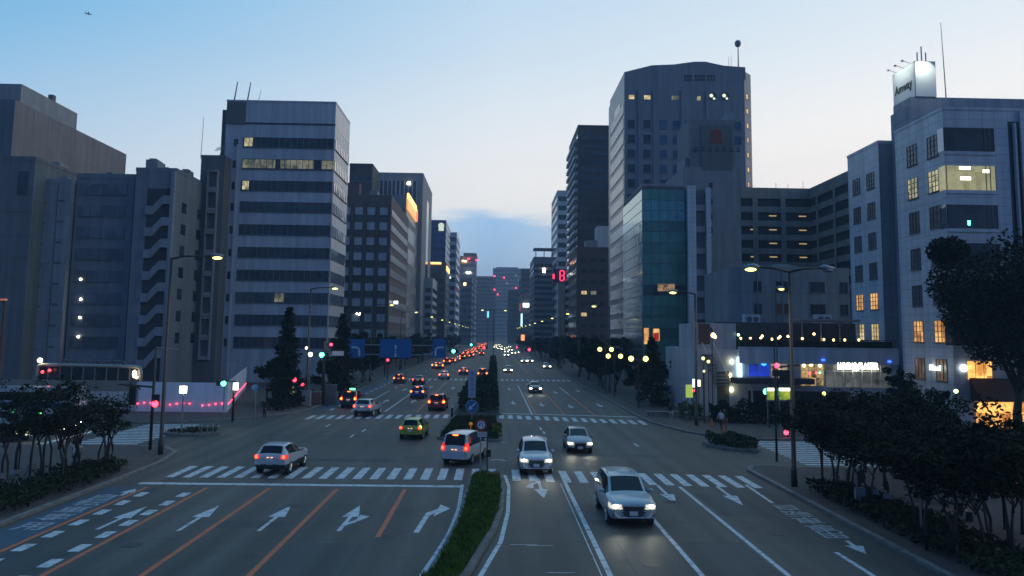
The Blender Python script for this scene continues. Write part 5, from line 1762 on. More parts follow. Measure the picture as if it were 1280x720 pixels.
    if 'beam' in extras:
        for sx in (1, -1):
            ld = bpy.data.lights.new('headlight_beam', 'SPOT'); ld.energy, ld.spot_size, ld.spot_blend, ld.color, ld.shadow_soft_size = 34, R(75), .8, (1.0, .95, .72), .08
            lo = bpy.data.objects.new('headlight_beam', ld); COL.objects.link(lo); lo.parent = t
            lo.location = (sx * hw * .7, L / 2 + .12, zf - .05)
            lo.rotation_euler = Vector((0, 1, -.16)).to_track_quat('-Z', 'Y').to_euler()
    t.location = loc
    t.rotation_euler = (0, 0, rz)
    return t


WHITE_ = ('white', (0.50, 0.51, 0.53)); SILVER = ('silver', (0.30, 0.31, 0.32)); BLACKC = ('black', (0.012, 0.012, 0.014)); LIME = ('lime', (0.27, 0.36, 0.035)); BLUEC = ('blue', (0.02, 0.05, 0.28)); REDC = ('red', (0.30, 0.012, 0.015)); GREYC = ('grey', (0.10, 0.10, 0.11)); WBLUE = ('bluish_white', (0.36, 0.41, 0.44))


def rear_at(px, py, L):
    p = G(px, py); return (p.x, p.y + L / 2, 0)


def front_at(px, py, L):
    p = G(px, py); return (p.x, p.y + L / 2, 0)


make_car('suv', WBLUE, True, None, 'large pale silver-blue sport utility car with roof rails, nearest on the oncoming side', front_at(791, 661, 5.0), PI + R(1), level=3, extras=('rails', 'grille_bars', 'beam'))
make_car('suv', WHITE_, True, None, 'white sport utility car crossing the zebra stripes beside the grass island', front_at(670.5, 595, 4.6), PI, level=3, extras=('grille_bars', 'beam')).scale = (0.95, 0.92, 0.96)
make_car('hatch', SILVER, True, None, 'small silver hatchback with bright headlights entering the junction', front_at(725.5, 567.5, 3.95), PI, level=3, extras=('beam',))
make_car('crossover', WHITE_, False, 'tail', 'white crossover with black lower trim driving away over the near zebra', (-12.0, 47.2, 0), R(-4), level=3, extras=('cladding',))
make_car('minivan', WHITE_, False, 'tail', 'white minivan turning across the junction with dark rear glass', (-1.65, 51.2, 0), R(-15), level=3, extras=('high_brake', 'cladding') if False else ('high_brake',))
make_car('hatch', LIME, False, 'tail', 'lime green hatchback with amber indicator flashing', rear_at(515, 550, 3.95), R(-5), level=3, extras=('turn',))
make_car('crossover', WHITE_, False, 'tail', 'white crossover waiting on the far zebra, behind the black taxi', rear_at(455, 521.5, 4.36), R(-6), level=2, extras=('cladding',))
make_car('minivan', BLACKC, False, 'brake', 'black taxi with green roof lamps next to the far kerb', rear_at(436, 510.5, 4.4), R(-3), level=2, taxi=glow('green_taxi_lamp', (0.1, 1.0, 0.25), 5), cat='taxi').scale = (1.0, 0.92, 0.96)
make_car('minivan', REDC, False, 'brake', 'dark red tall car braking just beyond the far zebra', rear_at(546, 514, 4.4), R(-2), level=2, extras=('turn',)).scale = (1, 0.92, 0.9)
make_car('hatch', BLUEC, False, 'brake', 'deep blue hatchback with red tail lights in the middle lane', rear_at(522, 498.5, 3.95), R(-3), level=2)
make_car('sedan', BLACKC, False, 'tail', 'black saloon ahead of the deep blue hatchback', rear_at(522, 481.5, 4.7), 0, level=2)
make_car('hatch', REDC, False, 'brake', 'red hatchback near the kerb under the blue direction signs', rear_at(498, 479.5, 3.95), 0, level=2)
make_car('sedan', WHITE_, False, 'brake', 'white saloon braking at the third zebra crossing', rear_at(554.5, 474.5, 4.7), 0, level=2)
make_car('sedan', GREYC, False, 'brake', 'grey saloon just beyond the white saloon at the third zebra', rear_at(579, 469, 4.7), 0, level=2)
make_car('minivan', REDC, False, 'brake', 'tall vehicle with many red lights against the central hedge', rear_at(603, 474, 4.75), 0, level=2, extras=('turn',))
make_car('hatch', GREYC, True, None, 'dark car with round glaring headlights alone in the oncoming middle lane', front_at(669.5, 492, 3.95), PI, level=2, extras=('beam',))
# the far queues
RQ = 'queue of tail lights far up the avenue'
HQ = 'oncoming headlights far up the avenue'
protoR = [make_car(k, c, False, 'brake', 'far car with glowing red tail lights in the dense queue', (0, 0, 0), 0, RQ, level=1) for k, c in (('hatch', GREYC), ('sedan', WHITE_), ('minivan', BLACKC))]
protoH = [make_car(k, c, True, None, 'far oncoming car seen as a pair of headlights', (0, 0, 0), PI, HQ, level=1) for k, c in (('hatch', GREYC), ('sedan', SILVER))]
rspots = [(550, 461), (545, 460.5), (559, 456), (566, 454), (572, 451.5), (578, 449), (584, 447.5), (590, 445.5), (582, 444), (588, 442.5), (594, 441.5), (589, 447), (586, 440.5), (592, 438.5), (597, 437.5), (594, 436), (598, 435), (602, 444.5), (600, 434), (604, 438), (604, 434.5), (601, 432.5), (605, 431.8), (599, 431.5), (607, 430.5)]
for i, (px, py) in enumerate(rspots):
    p = G(px, py)
    loc, o = (p.x, p.y, 0), protoR[i % 3]
    if i < 3:
        o.location = loc
    else:
        dup(o, loc, 0)
hspots = [(635, 466), (655, 453.5), (662, 453.5), (683, 461), (619, 435), (624, 437), (629, 438), (633, 441), (638, 439), (633, 445.5), (642, 443), (646, 442), (626, 434), (620, 432.5), (632, 436), (637, 434.5), (624, 432)]
for i, (px, py) in enumerate(hspots):
    p = G(px, py)
    loc, o = (p.x, p.y, 0), protoH[i % 2]
    if i < 2:
        o.location = loc
    else:
        dup(o, loc, PI)


# ------------------------------------------------------------------ people and bicycles
SKIN = mat('skin', (0.35, 0.22, 0.16), 0.6, var=0.05)
HAIR = mat('dark_hair', (0.015, 0.012, 0.01), 0.6, var=0.1)


def skin_mesh(verts, edges, radii, level=1, root=0):
    me = bpy.data.meshes.new('rig')
    me.from_pydata(verts, edges, [])
    o = bpy.data.objects.new('rig', me)
    COL.objects.link(o)
    o.modifiers.new('k', 'SKIN')
    if not me.skin_vertices:
        me.attributes.new('x', 'FLOAT', 'POINT')
    for i, r in enumerate(radii):
        me.skin_vertices[0].data[i].radius = (r, r) if not isinstance(r, tuple) else r
        me.skin_vertices[0].data[i].use_root = i == root
    s = o.modifiers.new('s', 'SUBSURF'); s.levels = s.render_levels = level
    bpy.context.view_layer.update()
    em = bpy.data.meshes.new_from_object(o.evaluated_get(bpy.context.evaluated_depsgraph_get()))
    bpy.data.objects.remove(o); bpy.data.meshes.remove(me)
    return em


def person(label, loc, rz, top, legs, pose='stand', h=1.68, bag=None, group=None):
    t = thing('person', label, 'person', (0, 0, 0), 0, group, local=True)
    k = h / 1.7
    if pose == 'sit':
        hip, kn, an = 0.50, 0.42, 0.0
        V = [(0, 0, .52), (0, .0, .75), (0, .01, 1.0), (0, .02, 1.12),
             (.1, .02, .52), (.12, .42, .50), (.12, .44, .08), (.12, .56, .04), (-.1, .02, .52), (-.12, .42, .50), (-.12, .44, .08), (-.12, .56, .04),
             (.19, .0, .98), (.25, .08, .74), (.16, .30, .62), (-.19, .0, .98), (-.25, .08, .74), (-.16, .30, .62)]
    elif pose == 'walk':
        V = [(0, 0, .92), (0, 0, 1.12), (0, .01, 1.34), (0, .02, 1.46),
             (.09, 0, .88), (.10, .18, .50), (.10, .12, .09), (.10, .26, .04), (-.09, 0, .88), (-.10, -.06, .50), (-.10, -.32, .16), (-.10, -.22, .06),
             (.19, 0, 1.36), (.24, -.10, 1.10), (.24, .02, .86), (-.19, 0, 1.36), (-.24, .12, 1.10), (-.23, .26, .92)]
    elif pose == 'ride':
        V = [(0, -.25, .95), (0, -.12, 1.15), (0, .02, 1.36), (0, .06, 1.47),
             (.09, -.22, .92), (.11, .12, .72), (.11, -.05, .34), (.11, .08, .28), (-.09, -.22, .92), (-.11, .14, .62), (-.11, .05, .20), (-.11, .18, .16),
             (.19, 0, 1.36), (.26, .22, 1.16), (.22, .45, 1.04), (-.19, 0, 1.36), (-.26, .22, 1.16), (-.22, .45, 1.04)]
    else:
        V = [(0, 0, .92), (0, 0, 1.12), (0, .01, 1.34), (0, .02, 1.46),
             (.09, 0, .88), (.11, .03, .48), (.11, 0, .09), (.12, .14, .04), (-.09, 0, .88), (-.11, .03, .48), (-.11, 0, .09), (-.12, .14, .04),
             (.19, 0, 1.36), (.25, -.03, 1.10), (.24, .08, .86), (-.19, 0, 1.36), (-.25, -.03, 1.10), (-.24, .08, .86)]
    E = [(0, 1), (1, 2), (2, 3), (0, 4), (4, 5), (5, 6), (6, 7), (0, 8), (8, 9), (9, 10), (10, 11), (2, 12), (12, 13), (13, 14), (2, 15), (15, 16), (16, 17)]
    hd = Vector(V[3]) + Vector((0, .015, .15))
    V += [tuple(Vector(V[3]) + Vector((0, .01, .06))), tuple(hd), tuple(hd + Vector((0, .005, .08)))]
    E += [(3, 18), (18, 19), (19, 20)]
    Rr = [.14, .13, .15, .065, .10, .07, .045, .04, .10, .07, .045, .04, .07, .047, .035, .07, .047, .035, .055, .095, .075]
    em = skin_mesh(V, E, Rr, 1)
    body = bpy.data.objects.new('body', em)
    COL.objects.link(body); body.parent = t
    em.materials.clear()
    for mt in (top, legs, SKIN, PLASTIC, HAIR):
        em.materials.append(mt)
    hipz = V[0][2]
    for p in em.polygons:
        c = p.center
        if c.z > hd.z + 0.02 and (c.y < hd.y + 0.05 or c.z > hd.z + 0.09) or (c.z > V[3][2] + 0.10 and c.y < hd.y - 0.03):
            i = 4
        elif c.z > V[3][2] + 0.01:
            i = 2
        elif min((c - Vector(V[14])).length, (c - Vector(V[17])).length) < 0.14:
            i = 2
        elif c.z < 0.07:
            i = 3
        elif c.z < hipz + 0.03 and not (abs(c.x) > 0.19 and c.z > 0.5 and pose != 'sit'):
            i = 1
        else:
            i = 0
        p.material_index = i
        p.use_smooth = True
    # hands (palm with five fingers) and face
    for sx, iv in ((1, 14), (-1, 17)):
        w = Vector(V[iv])
        m = M(); m.ball(w + Vector((0, .03, -.05)), .04, sq=(.5, .9, 1.2))
        for q in range(4):
            m.tube([w + Vector((0, .0 + .022 * q, -.085)), w + Vector((sx * -.006, .008 + .022 * q, -.125)), w + Vector((sx * -.02, .012 + .02 * q, -.155 + abs(q - 1.5) * .01))], [.010, .009, .007], 5)
        m.tube([w + Vector((0, .06, -.03)), w + Vector((sx * -.02, .09, -.06)), w + Vector((sx * -.03, .09, -.09))], [.011, .010, .008], 5)
        m.obj('hand', SKIN, t, True)
    m = M(); m.tube([hd + Vector((0, .09, .02)), hd + Vector((0, .12, -.02))], [.012, .018], 5)
    m.ball(hd + Vector((.1, 0, 0)), .03, sq=(.4, .8, 1.2)); m.ball(hd + Vector((-.1, 0, 0)), .03, sq=(.4, .8, 1.2)); m.obj('nose_and_ears', SKIN, t, True)
    m = M()
    for sx in (-1, 1):
        m.ball(hd + Vector((sx * .035, .085, .025)), .012)
    m.box(hd.x - .025, hd.x + .025, hd.y + .085, hd.y + .093, hd.z - .056, hd.z - .048); m.obj('eyes_and_mouth', HAIR, t)
    t.scale = (k, k, k)
    t.location, t.rotation_euler = loc, (0, 0, rz)
    return t


def bicycle(label, loc, rz, lean=0.0, group=None):
    t = thing('bicycle', label, 'bicycle', (0, 0, 0), 0, group, local=True)
    for y in (-0.53, 0.53):
        m = M()
        seg = 22
        pts = [(0, y + 0.33 * math.cos(2 * PI * k / seg), 0.34 + 0.33 * math.sin(2 * PI * k / seg)) for k in range(seg + 1)]
        m.tube(pts, 0.018, 5); w = m.obj('wheel', BLACK, t)
        m = M()
        for k in range(10):
            a = 2 * PI * k / 10
            m.tube([(0, y, 0.34), (0, y + 0.32 * math.cos(a), 0.34 + 0.32 * math.sin(a))], 0.004, 3)
        m.obj('spokes', CHROME, w)
    m = M()
    for p in ([(0, -0.53, .34), (0, -.05, .30), (0, .38, .72), (0, .53, .34)], [(0, -.53, .34), (0, -.2, .78)], [(0, -.05, .30), (0, -.22, .86)], [(0, .34, .98), (0, .40, .66)]):
        m.tube(p, 0.017, 6)
    m.obj('frame', GREYM, t)
    m = M(); m.tube([(-.27, .22, 1.0), (-.2, .33, 1.0), (.2, .33, 1.0), (.27, .22, 1.0)], 0.014, 5); m.obj('handlebar', CHROME, t)
    m = M(); m.ball((0, -.23, .90), .12, sq=(.7, 1.1, .35)); m.obj('saddle', PLASTIC, t)
    m = M()
    m.box(-.15, .15, .45, .70, .70, .72); m.box(-.16, -.15, .44, .71, .70, .92); m.box(.15, .16, .44, .71, .70, .92); m.box(-.15, .15, .70, .71, .70, .92); m.box(-.15, .15, .44, .45, .70, .92)
    m.obj('basket', GREYM, t)
    m = M(); m.tube([(-.1, -.05, .30), (.1, -.05, .30)], 0.03, 6); m.box(-.16, -.08, -.12, .0, .2, .22); m.box(.08, .16, -.1, .02, .38, .40); m.obj('pedals', PLASTIC, t)
    t.location, t.rotation_euler = loc, (0, lean, rz)
    return t


cloth = lambda n, c: mat('cloth_' + n, c, 0.9, var=0.15, scale=8)
PZ = 0.137


def on_pave(px, py):
    p = G(px, py, PZ); return (p.x, p.y, PZ)


person('person in dark clothes standing at the kerb in front of the white hoarding', on_pave(330.5, 522.5), R(150), cloth('black', (0.02, 0.02, 0.022)), cloth('black', (0.02, 0.02, 0.022)))
person('person in a white top walking on the pavement behind the planted island', on_pave(901.5, 538), R(15), cloth('white', (0.55, 0.55, 0.56)), cloth('black', (0.02, 0.02, 0.022)), 'walk')
person('person in black standing close behind the walker in white', on_pave(906, 537.5), R(160), cloth('black', (0.02, 0.02, 0.022)), cloth('rust', (0.35, 0.09, 0.03)), h=1.74)
person('person with pale trousers sitting on the low wall by the white truck', on_pave(837.5, 521.5), R(190), cloth('black', (0.02, 0.02, 0.022)), cloth('pale', (0.45, 0.45, 0.47)), 'sit')
person('person in dark jacket standing among the trees beside a grey post', on_pave(1077.5, 627), R(100), cloth('black', (0.02, 0.02, 0.022)), cloth('navy', (0.03, 0.035, 0.05)))
pb = on_pave(94, 589)
bicycle('bicycle ridden along the pavement behind the slim trees', pb, R(15))
person('person in a white shirt riding a bicycle behind the slim trees', pb, R(15), cloth('white', (0.55, 0.55, 0.56)), cloth('navy', (0.03, 0.035, 0.05)), 'ride')
for px, py, rz, lb in ((12, 618, 80, 'parked bicycle at the hedge, at the very edge of the photograph'), (32, 612, 95, 'parked bicycle at the hedge, second from the edge of the photograph'), (50, 606, 88, 'parked bicycle at the hedge, farthest along its row'),
                       (1053, 609, 20, 'parked bicycle half hidden behind the first trees by the junction'), (1128, 645, 75, 'parked bicycle behind the hedge near the white pole'), (1112, 640, 60, 'parked bicycle leaning towards its neighbour behind the hedge')):
    bicycle(lb, on_pave(px, py), R(rz), R(6))
bicycle('bicycle standing at the foot of the tall dark lamp post across the junction', on_pave(866, 527), R(70), R(5))

# ------------------------------------------------------------------ plants
LEAF = {}


def leaf_mat(name, c):
    if name in LEAF:
        return LEAF[name]
    m = mat(name, tuple(v * 0.8 for v in c), 0.8, var=0.5, scale=1.8, spec=0.12)
    LEAF[name] = m
    return m


def leaves(m, centre, rad, n, size, rnd, flat=1.0):
    for _ in range(n):
        while True:
            v = Vector((rnd.uniform(-1, 1), rnd.uniform(-1, 1), rnd.uniform(-1, 1)))
            if 0.15 < v.length < 1:
                break
        p = Vector(centre) + Vector((v.x * rad, v.y * rad, v.z * rad * flat))
        a = Vector((rnd.gauss(0, 1), rnd.gauss(0, 1), rnd.gauss(0, 0.6))).normalized()
        b = a.cross(Vector((rnd.gauss(0, 1), rnd.gauss(0, 1), rnd.gauss(0, 1)))).normalized()
        s = size * rnd.uniform(0.6, 1.3)
        m.quad([p - a * s, p + b * s * 0.45, p + a * s, p - b * s * 0.45])


BARK = mat('bark', (0.055, 0.042, 0.035), 0.9, var=0.4, scale=6, stretch=(1, 1, 0.2))


def tree(label, loc, h, crown_r, kind='street', seed=1, leafm=None, group=None, stems=1, n_leaf=1500, lsize=0.2, low=None, full=1.0):
    rnd = random.Random(seed)
    t = thing('conifer_tree' if kind == 'conifer' else 'street_tree', label, 'tree', (0, 0, 0), 0, group, local=True)
    mt, mc = M(), M()
    lm = leafm or leaf_mat('street_leaves', (0.019, 0.028, 0.012))
    if kind == 'conifer':
        mt.tube([(0, 0, -.1), (0.03, 0, h * .5), (0, 0, h * .96)], [h * .022, h * .014, .03], 7)
        k = 46
        for i in range(k):
            f = i / k
            z = h * (.10 + .88 * f)
            r = crown_r * (1 - f) ** .8 * rnd.uniform(.72, 1.12) + .12
            a = i * 2.4 + rnd.uniform(-.3, .3)
            tip = Vector((math.cos(a) * r, math.sin(a) * r, z - r * .12))
            mt.tube([(0, 0, z), tip], [.035, .01], 4)
            for q in (.35, .65, .95):
                leaves(mc, Vector((0, 0, z)).lerp(tip, q), .22 + r * .26, n_leaf // (k * 3), lsize, rnd, .7)
    else:
        for s in range(stems):
            a0 = rnd.uniform(0, 2 * PI)
            bx, by = (rnd.uniform(-.35, .35), rnd.uniform(-.35, .35)) if stems > 1 else (0, 0)
            th = h * rnd.uniform(*(low or (.42, .52)))
            r0 = h * (.012 if stems > 1 else .02)
            top = Vector((bx + math.cos(a0) * .3, by + math.sin(a0) * .3, th))
            mt.tube([(bx, by, -.1), (bx * 1.1, by * 1.1, th * .5), top], [r0 * 1.3, r0, r0 * .8], 7)
            nl = 7 if stems == 1 else 4
            for i in range(nl):
                a = a0 + 2 * PI * i / nl + rnd.uniform(-.5, .5)
                rr = crown_r * rnd.uniform(.45, .95)
                tip = Vector((bx + math.cos(a) * rr, by + math.sin(a) * rr, h * rnd.uniform(.50, .97)))
                mid = top.lerp(tip, .5) + Vector((rnd.uniform(-.2, .2), rnd.uniform(-.2, .2), rnd.uniform(.0, .3)))
                mt.tube([top - Vector((0, 0, rnd.uniform(0, th * .25))), mid, tip], [r0 * .6, r0 * .4, .012], 5)
                for q in range(3):
                    c = mid.lerp(tip, q / 2) + Vector((rnd.uniform(-.4, .4), rnd.uniform(-.4, .4), rnd.uniform(-.3, .3))) * crown_r * .3
                    leaves(mc, c, crown_r * full * rnd.uniform(.14, .36), n_leaf // (stems * nl * 3), lsize, rnd, .75)
            leaves(mc, top + Vector((0, 0, h * .3)), crown_r * .4, n_leaf // (8 * stems), lsize, rnd, .9)
    mt.obj('trunk', BARK, t, True)
    mc.obj('crown', lm, t)
    t.location = loc
    return t


DL = leaf_mat('dark_evergreen_leaves', (0.018, 0.028, 0.014))
# slim trees on the verge, approach side
GL = 'slim trees along the approach pavement'
tA = tree('slim many-stemmed tree in the row beside the cycle lane', on_pave(44, 606), 5.0, 1.45, 'street', 11, None, GL, 2, 950, .10)
tB = tree('slim many-stemmed tree in the row beside the cycle lane', on_pave(72, 607), 4.8, 1.35, 'street', 12, None, GL, 3, 950, .10)
for i, (px, py, h, rz) in enumerate(((8, 611, 1.02, 40), (100, 597, .92, 100), (124, 588, .86, 200), (130, 583, .95, 300), (60, 590, 1.0, 20), (18, 590, 1.05, 260), (88, 583, 1.05, 160))):
    dup((tA, tB)[i % 2], on_pave(px, py), R(rz), scale=(1, 1, h))
# right-hand foreground trees
GR = 'bushy trees along the departing pavement'
tC = tree('bushy tree with thin split trunks in the planted strip by the oncoming lanes', on_pave(1026, 612), 4.7, 1.9, 'street', 21, None, GR, 2, 3200, .105)
tD = tree('bushy tree with thin split trunks in the planted strip by the oncoming lanes', on_pave(1063, 624), 4.5, 2.0, 'street', 22, None, GR, 3, 3200, .105)
for i, (px, py, h, rz) in enumerate(((1044, 618, .96, 40), (1098, 640, .95, 130), (1104, 612, 1.08, 10), (1148, 622, 1.05, 200), (1147, 668, .92, 60), (1176, 690, .95, 280), (1200, 645, .95, 90), (1235, 690, .95, 170), (1262, 700, 1.0, 20), (1268, 665, 1.0, 230), (1083, 590, 1.0, 200), (1126, 590, 1.05, 300), (1165, 600, 1.0, 120), (1310, 680, 1.15, 80))):
    dup((tC, tD)[i % 2], on_pave(px, py), R(rz), scale=(1.05, 1.05, h))
tE = tree('great dark evergreen overhanging the corner building at the edge of the photograph', (41.8, 63.8, PZ), 16.4, 6.4, 'street', 31, DL, None, 1, 30000, .2, (.24, .32), 1.7)
tree('lower dark evergreen under the great one, in front of the orange-lit cafe', (36.0, 66.0, PZ), 4.4, 1.5, 'street', 32, DL, None, 1, 2200, .14)
tree('small dark tree between the white cafe and the corner building', (36.4, 71.5, PZ), 5.2, 1.5, 'street', 35, DL, None, 1, 1800, .16)
# trees at the far corners
tree('tall narrow conifer in front of the striped office tower', on_pave(357, 507), 10.6, 1.7, 'conifer', 41, DL, None, 1, 3600, .26)
tree('shorter conifer beside the blue left-turn sign', on_pave(425, 497), 10.2, 1.6, 'conifer', 42, DL, None, 1, 3000, .26)
tree('round dark tree behind the kiosk map board at the far kerb', on_pave(408, 503), 5.0, 2.0, 'street', 43, DL, None, 1, 1800, .24)
tree('dark spreading tree behind the police-box-like hut on the far corner', on_pave(340, 504), 5.2, 1.8, 'street', 44, DL, None, 1, 2000, .24)
tree('pointed tree rising from the shrubs across the junction', on_pave(815, 507), 7.8, 1.7, 'conifer', 45, leaf_mat('pine_leaves', (0.025, 0.045, 0.02)), None, 1, 2600, .24)
tree('wide dark tree hiding the foot of the white fins', on_pave(853, 505), 5.6, 2.6, 'street', 46, DL, None, 1, 2400, .26)
tree('dark round tree on the corner by the twin globe lamps', on_pave(797, 500), 4.0, 2.0, 'street', 47, DL, None, 1, 1800, .24)
tF = tree('street tree in the shadowy row along the far approach pavement', (-21.5, 118, PZ), 7.2, 3.0, 'street', 51, DL, 'far trees along the approach side', 1, 2600, .3, (.25, .33))
tG = tree('street tree in the shadowy row along the far oncoming pavement', (17.0, 112, PZ), 6.8, 2.9, 'street', 52, DL, 'far trees along the oncoming side', 1, 2600, .3, (.25, .33))
rr = random.Random(5)
for i in range(26):
    y = 127 + i * 11 + rr.uniform(-3, 3) + (i > 14) * (i - 14) * 9
    dup(tF, (-21.3 + rr.uniform(-1.6, 1.6), y, PZ), rr.uniform(0, 6), scale=(rr.uniform(.8, 1.3), rr.uniform(.8, 1.3), rr.uniform(.6, 1.2)))
    dup(tG, (17.2 + rr.uniform(-1.0, 2.4), y - 8, PZ), rr.uniform(0, 6), scale=(rr.uniform(.8, 1.3), rr.uniform(.8, 1.3), rr.uniform(.55, 1.15)))
# hedges and beds


def hedge(name, label, poly_pts, zt, n, size, mt, z0=.2, cat='hedge', stuff=False, spread=None):
    """Leafy mass filling a ground outline up to height zt."""
    rnd = random.Random(len(label) + n)
    xs, ys = [p[0] for p in poly_pts], [p[1] for p in poly_pts]

    def inside(x, y):
        c = False
        k = len(poly_pts)
        for i in range(k):
            (ax, ay), (bx, by) = poly_pts[i][:2], poly_pts[(i + 1) % k][:2]
            if (ay > y) != (by > y) and x < (bx - ax) * (y - ay) / (by - ay) + ax:
                c = not c
        return c
    m = M()
    cnt = 0
    y_lo, y_hi = (min(ys), max(ys)) if not spread else spread
    while cnt < n:
        x, y = rnd.uniform(min(xs), max(xs)), rnd.uniform(y_lo, y_hi)
        if not inside(x, y):
            continue
        cnt += 1
        hz = z0 + (zt - z0) * (.55 + .75 * max(0, mnoise.noise(Vector((x * 1.1, y * 1.1, 3))) + .35))
        z = rnd.uniform(z0, hz) if rnd.random() < .45 else hz - abs(rnd.gauss(0, .06))
        a = Vector((rnd.gauss(0, 1), rnd.gauss(0, 1), rnd.gauss(0, .9))).normalized()
        b = a.cross(Vector((rnd.gauss(0, 1), rnd.gauss(0, 1), rnd.gauss(0, 1)))).normalized()
        s = size * rnd.uniform(.6, 1.4)
        p = Vector((x, y, z))
        m.quad([p - a * s, p + b * s * .5, p + a * s, p - b * s * .5])
    o = m.obj(name, mt)
    if stuff:
        o['kind'] = 'stuff'
        o['label'], o['category'] = label, cat
    else:
        tag(o, label, cat)
    return o


def blades(name, label, poly_pts, n, h, mt, y_rng=None):
    rnd = random.Random(n)
    xs, ys = [p[0] for p in poly_pts], [p[1] for p in poly_pts]
    m = M(); cnt = 0
    k = len(poly_pts)
    while cnt < n:
        x, y = rnd.uniform(min(xs), max(xs)), rnd.uniform(*(y_rng or (min(ys), max(ys))))
        c = False
        for i in range(k):
            (ax, ay), (bx, by) = poly_pts[i][:2], poly_pts[(i + 1) % k][:2]
            if (ay > y) != (by > y) and x < (bx - ax) * (y - ay) / (by - ay) + ax:
                c = not c
        if not c:
            continue
        cnt += 1
        hh_ = h * rnd.uniform(.5, 1.3) * (1 + .6 * mnoise.noise(Vector((x * 2, y * 2, 0))))
        a = rnd.uniform(0, 2 * PI)
        d = Vector((math.cos(a), math.sin(a), 0)) * rnd.uniform(.02, .045)
        l = Vector((rnd.gauss(0, .35), rnd.gauss(0, .35), 0)) * hh_
        b0 = Vector((x, y, .2))
        m.quad([b0 - d, b0 + d, b0 + l + Vector((0, 0, hh_))])
    o = m.obj(name, mt)
    o['kind'], o['label'], o['category'] = 'stuff', label, 'grass'
    return o


GRASS = leaf_mat('island_grass_leaves', (0.085, 0.165, 0.020))
blades('grass', 'overgrown bright green grass filling the near central island', ISL, 16000, .22, GRASS, (22, 46))
blades('dry_grass', 'dry yellowish blades mixed into the grass of the near central island', ISL, 2600, .22, leaf_mat('dry_grass_leaves', (0.17, 0.16, 0.05)), (22, 46))
blades('grass', 'rough grass on the second central island beyond the near zebra', ISL2, 6000, .34, leaf_mat('rough_grass_leaves', (0.04, 0.06, 0.018)))
SH = leaf_mat('shrub_leaves', (0.030, 0.045, 0.018))
hedge('hedge', 'dark clipped hedge filling the central reservation beyond the far zebra', [(-3.5, 80.2), (.6, 80.2), (.6, 136), (-.7, 136), (-1.0, 124), (-3.4, 108)], 1.7, 9000, .16, SH)
hedge('hedge', 'low hedge in the narrow central reservation far up the avenue', [(-.7, 150), (.7, 150), (.7, 248), (-.7, 248)], 1.5, 3000, .3, SH)
hedge('verge_shrubs', 'low rough shrubs in the verge beside the cycle lane', [(-23.2, 20), (-20.0, 20), (-19.9, 43), (-20.4, 46.5), (-22.6, 46.5)], .75, 9000, .11, SH, stuff=True, cat='shrubs')
hedge('verge_shrubs', 'low rough shrubs in the planted strip beside the oncoming lanes', [(15.9, 18), (19.2, 18), (18.6, 41.5), (16.1, 42)], .75, 9000, .11, SH, stuff=True, cat='shrubs')
hedge('planter_bed', 'low tufted plants on the small kerbed island by the junction corner', inset(ri, .2), .85, 1800, .13, leaf_mat('tuft_leaves', (0.05, 0.07, 0.03)), cat='flower bed')
hedge('planter_bed', 'thin low plants on the small kerbed island before the hoarding', inset(li, .2), .4, 700, .1, SH, cat='flower bed')
hedge('hedge', 'ragged hedge in front of the white cafe and its lit notice boards', [(20.0, 73.5), (30.5, 71.5), (31, 73.5), (20.5, 76.5)], 1.7, 4000, .16, DL)
hedge('shrub', 'yellow-green shrub lit by the board beside the white truck', [(17.9, 76), (19.9, 76), (19.9, 78), (17.9, 78)], 1.6, 900, .14, leaf_mat('lit_shrub_leaves', (0.07, 0.13, 0.03)), cat='shrub')  # the board's light on the leaves is put into a brighter leaf colour
hedge('hedge', 'dark planting along the far corner beneath the narrow conifer', [(-22.8, 80), (-20.4, 80), (-19.5, 92), (-22.8, 96)], 1.1, 2500, .15, DL)
hedge('shrub', 'yellowish shrub at the tip of the second central island', [(.0, 61.5), (.75, 61.5), (.75, 64.5), (.0, 64.5)], .95, 400, .1, leaf_mat('yellow_shrub_leaves', (0.14, 0.14, 0.02)), cat='shrub')
hedge('hedge', 'dark hedge under the bushy trees along the side street', [(24, 42), (36, 42), (36, 43.6), (24, 43.6)], 1.1, 2500, .15, DL)

# ------------------------------------------------------------------ street lamps


def lamp_post(label, loc, h, arm, rz=0.0, group=None, double=False, lit2=False, name='street_lamp', lampm=None, base_r=.13, watts=0):
    """Arm points to local +X."""
    t = thing(name, label, 'street lamp', (0, 0, 0), 0, group, local=True)
    m = M(); m.tube([(0, 0, 0), (0, 0, .9), (0, 0, .92), (0, 0, h)], [base_r * 1.35, base_r * 1.35, base_r, base_r * .6], 10); m.obj('pole', DARKM, t, True)
    for sx in ((1, -1) if double else (1,)):
        m = M(); m.tube([(0, 0, h - .05), (sx * .8, 0, h + .14), (sx * (arm - .35), 0, h + .18)], [.07, .06, .05], 7); m.obj('arm', DARKM, t, True)
        lit = sx == 1 or lit2
        m = M(); m.tube([(sx * (arm - .45), 0, h + .20), (sx * (arm - .2), 0, h + .22), (sx * (arm + .35), 0, h + .16)], [.08, .17, .10], 8); hd = m.obj('lamp_head', GREYM, t, True)
        m = M(); m.ball((sx * arm, 0, h + .06), .2, sq=(1.6, .9, .55)); m.obj('lamp_glass', (lampm or LAMP) if lit else GREYM, hd, True)
    if watts:
        ld = bpy.data.lights.new('lamp_light', 'SPOT'); ld.energy, ld.spot_size, ld.spot_blend, ld.color, ld.shadow_soft_size = watts, R(150), .6, (1.0, .86, .50), .2
        lo = bpy.data.objects.new('lamp_light', ld); COL.objects.link(lo); lo.parent = t; lo.location = (arm, 0, h - .1)
    t.location, t.rotation_euler = loc, (0, 0, rz)
    return t


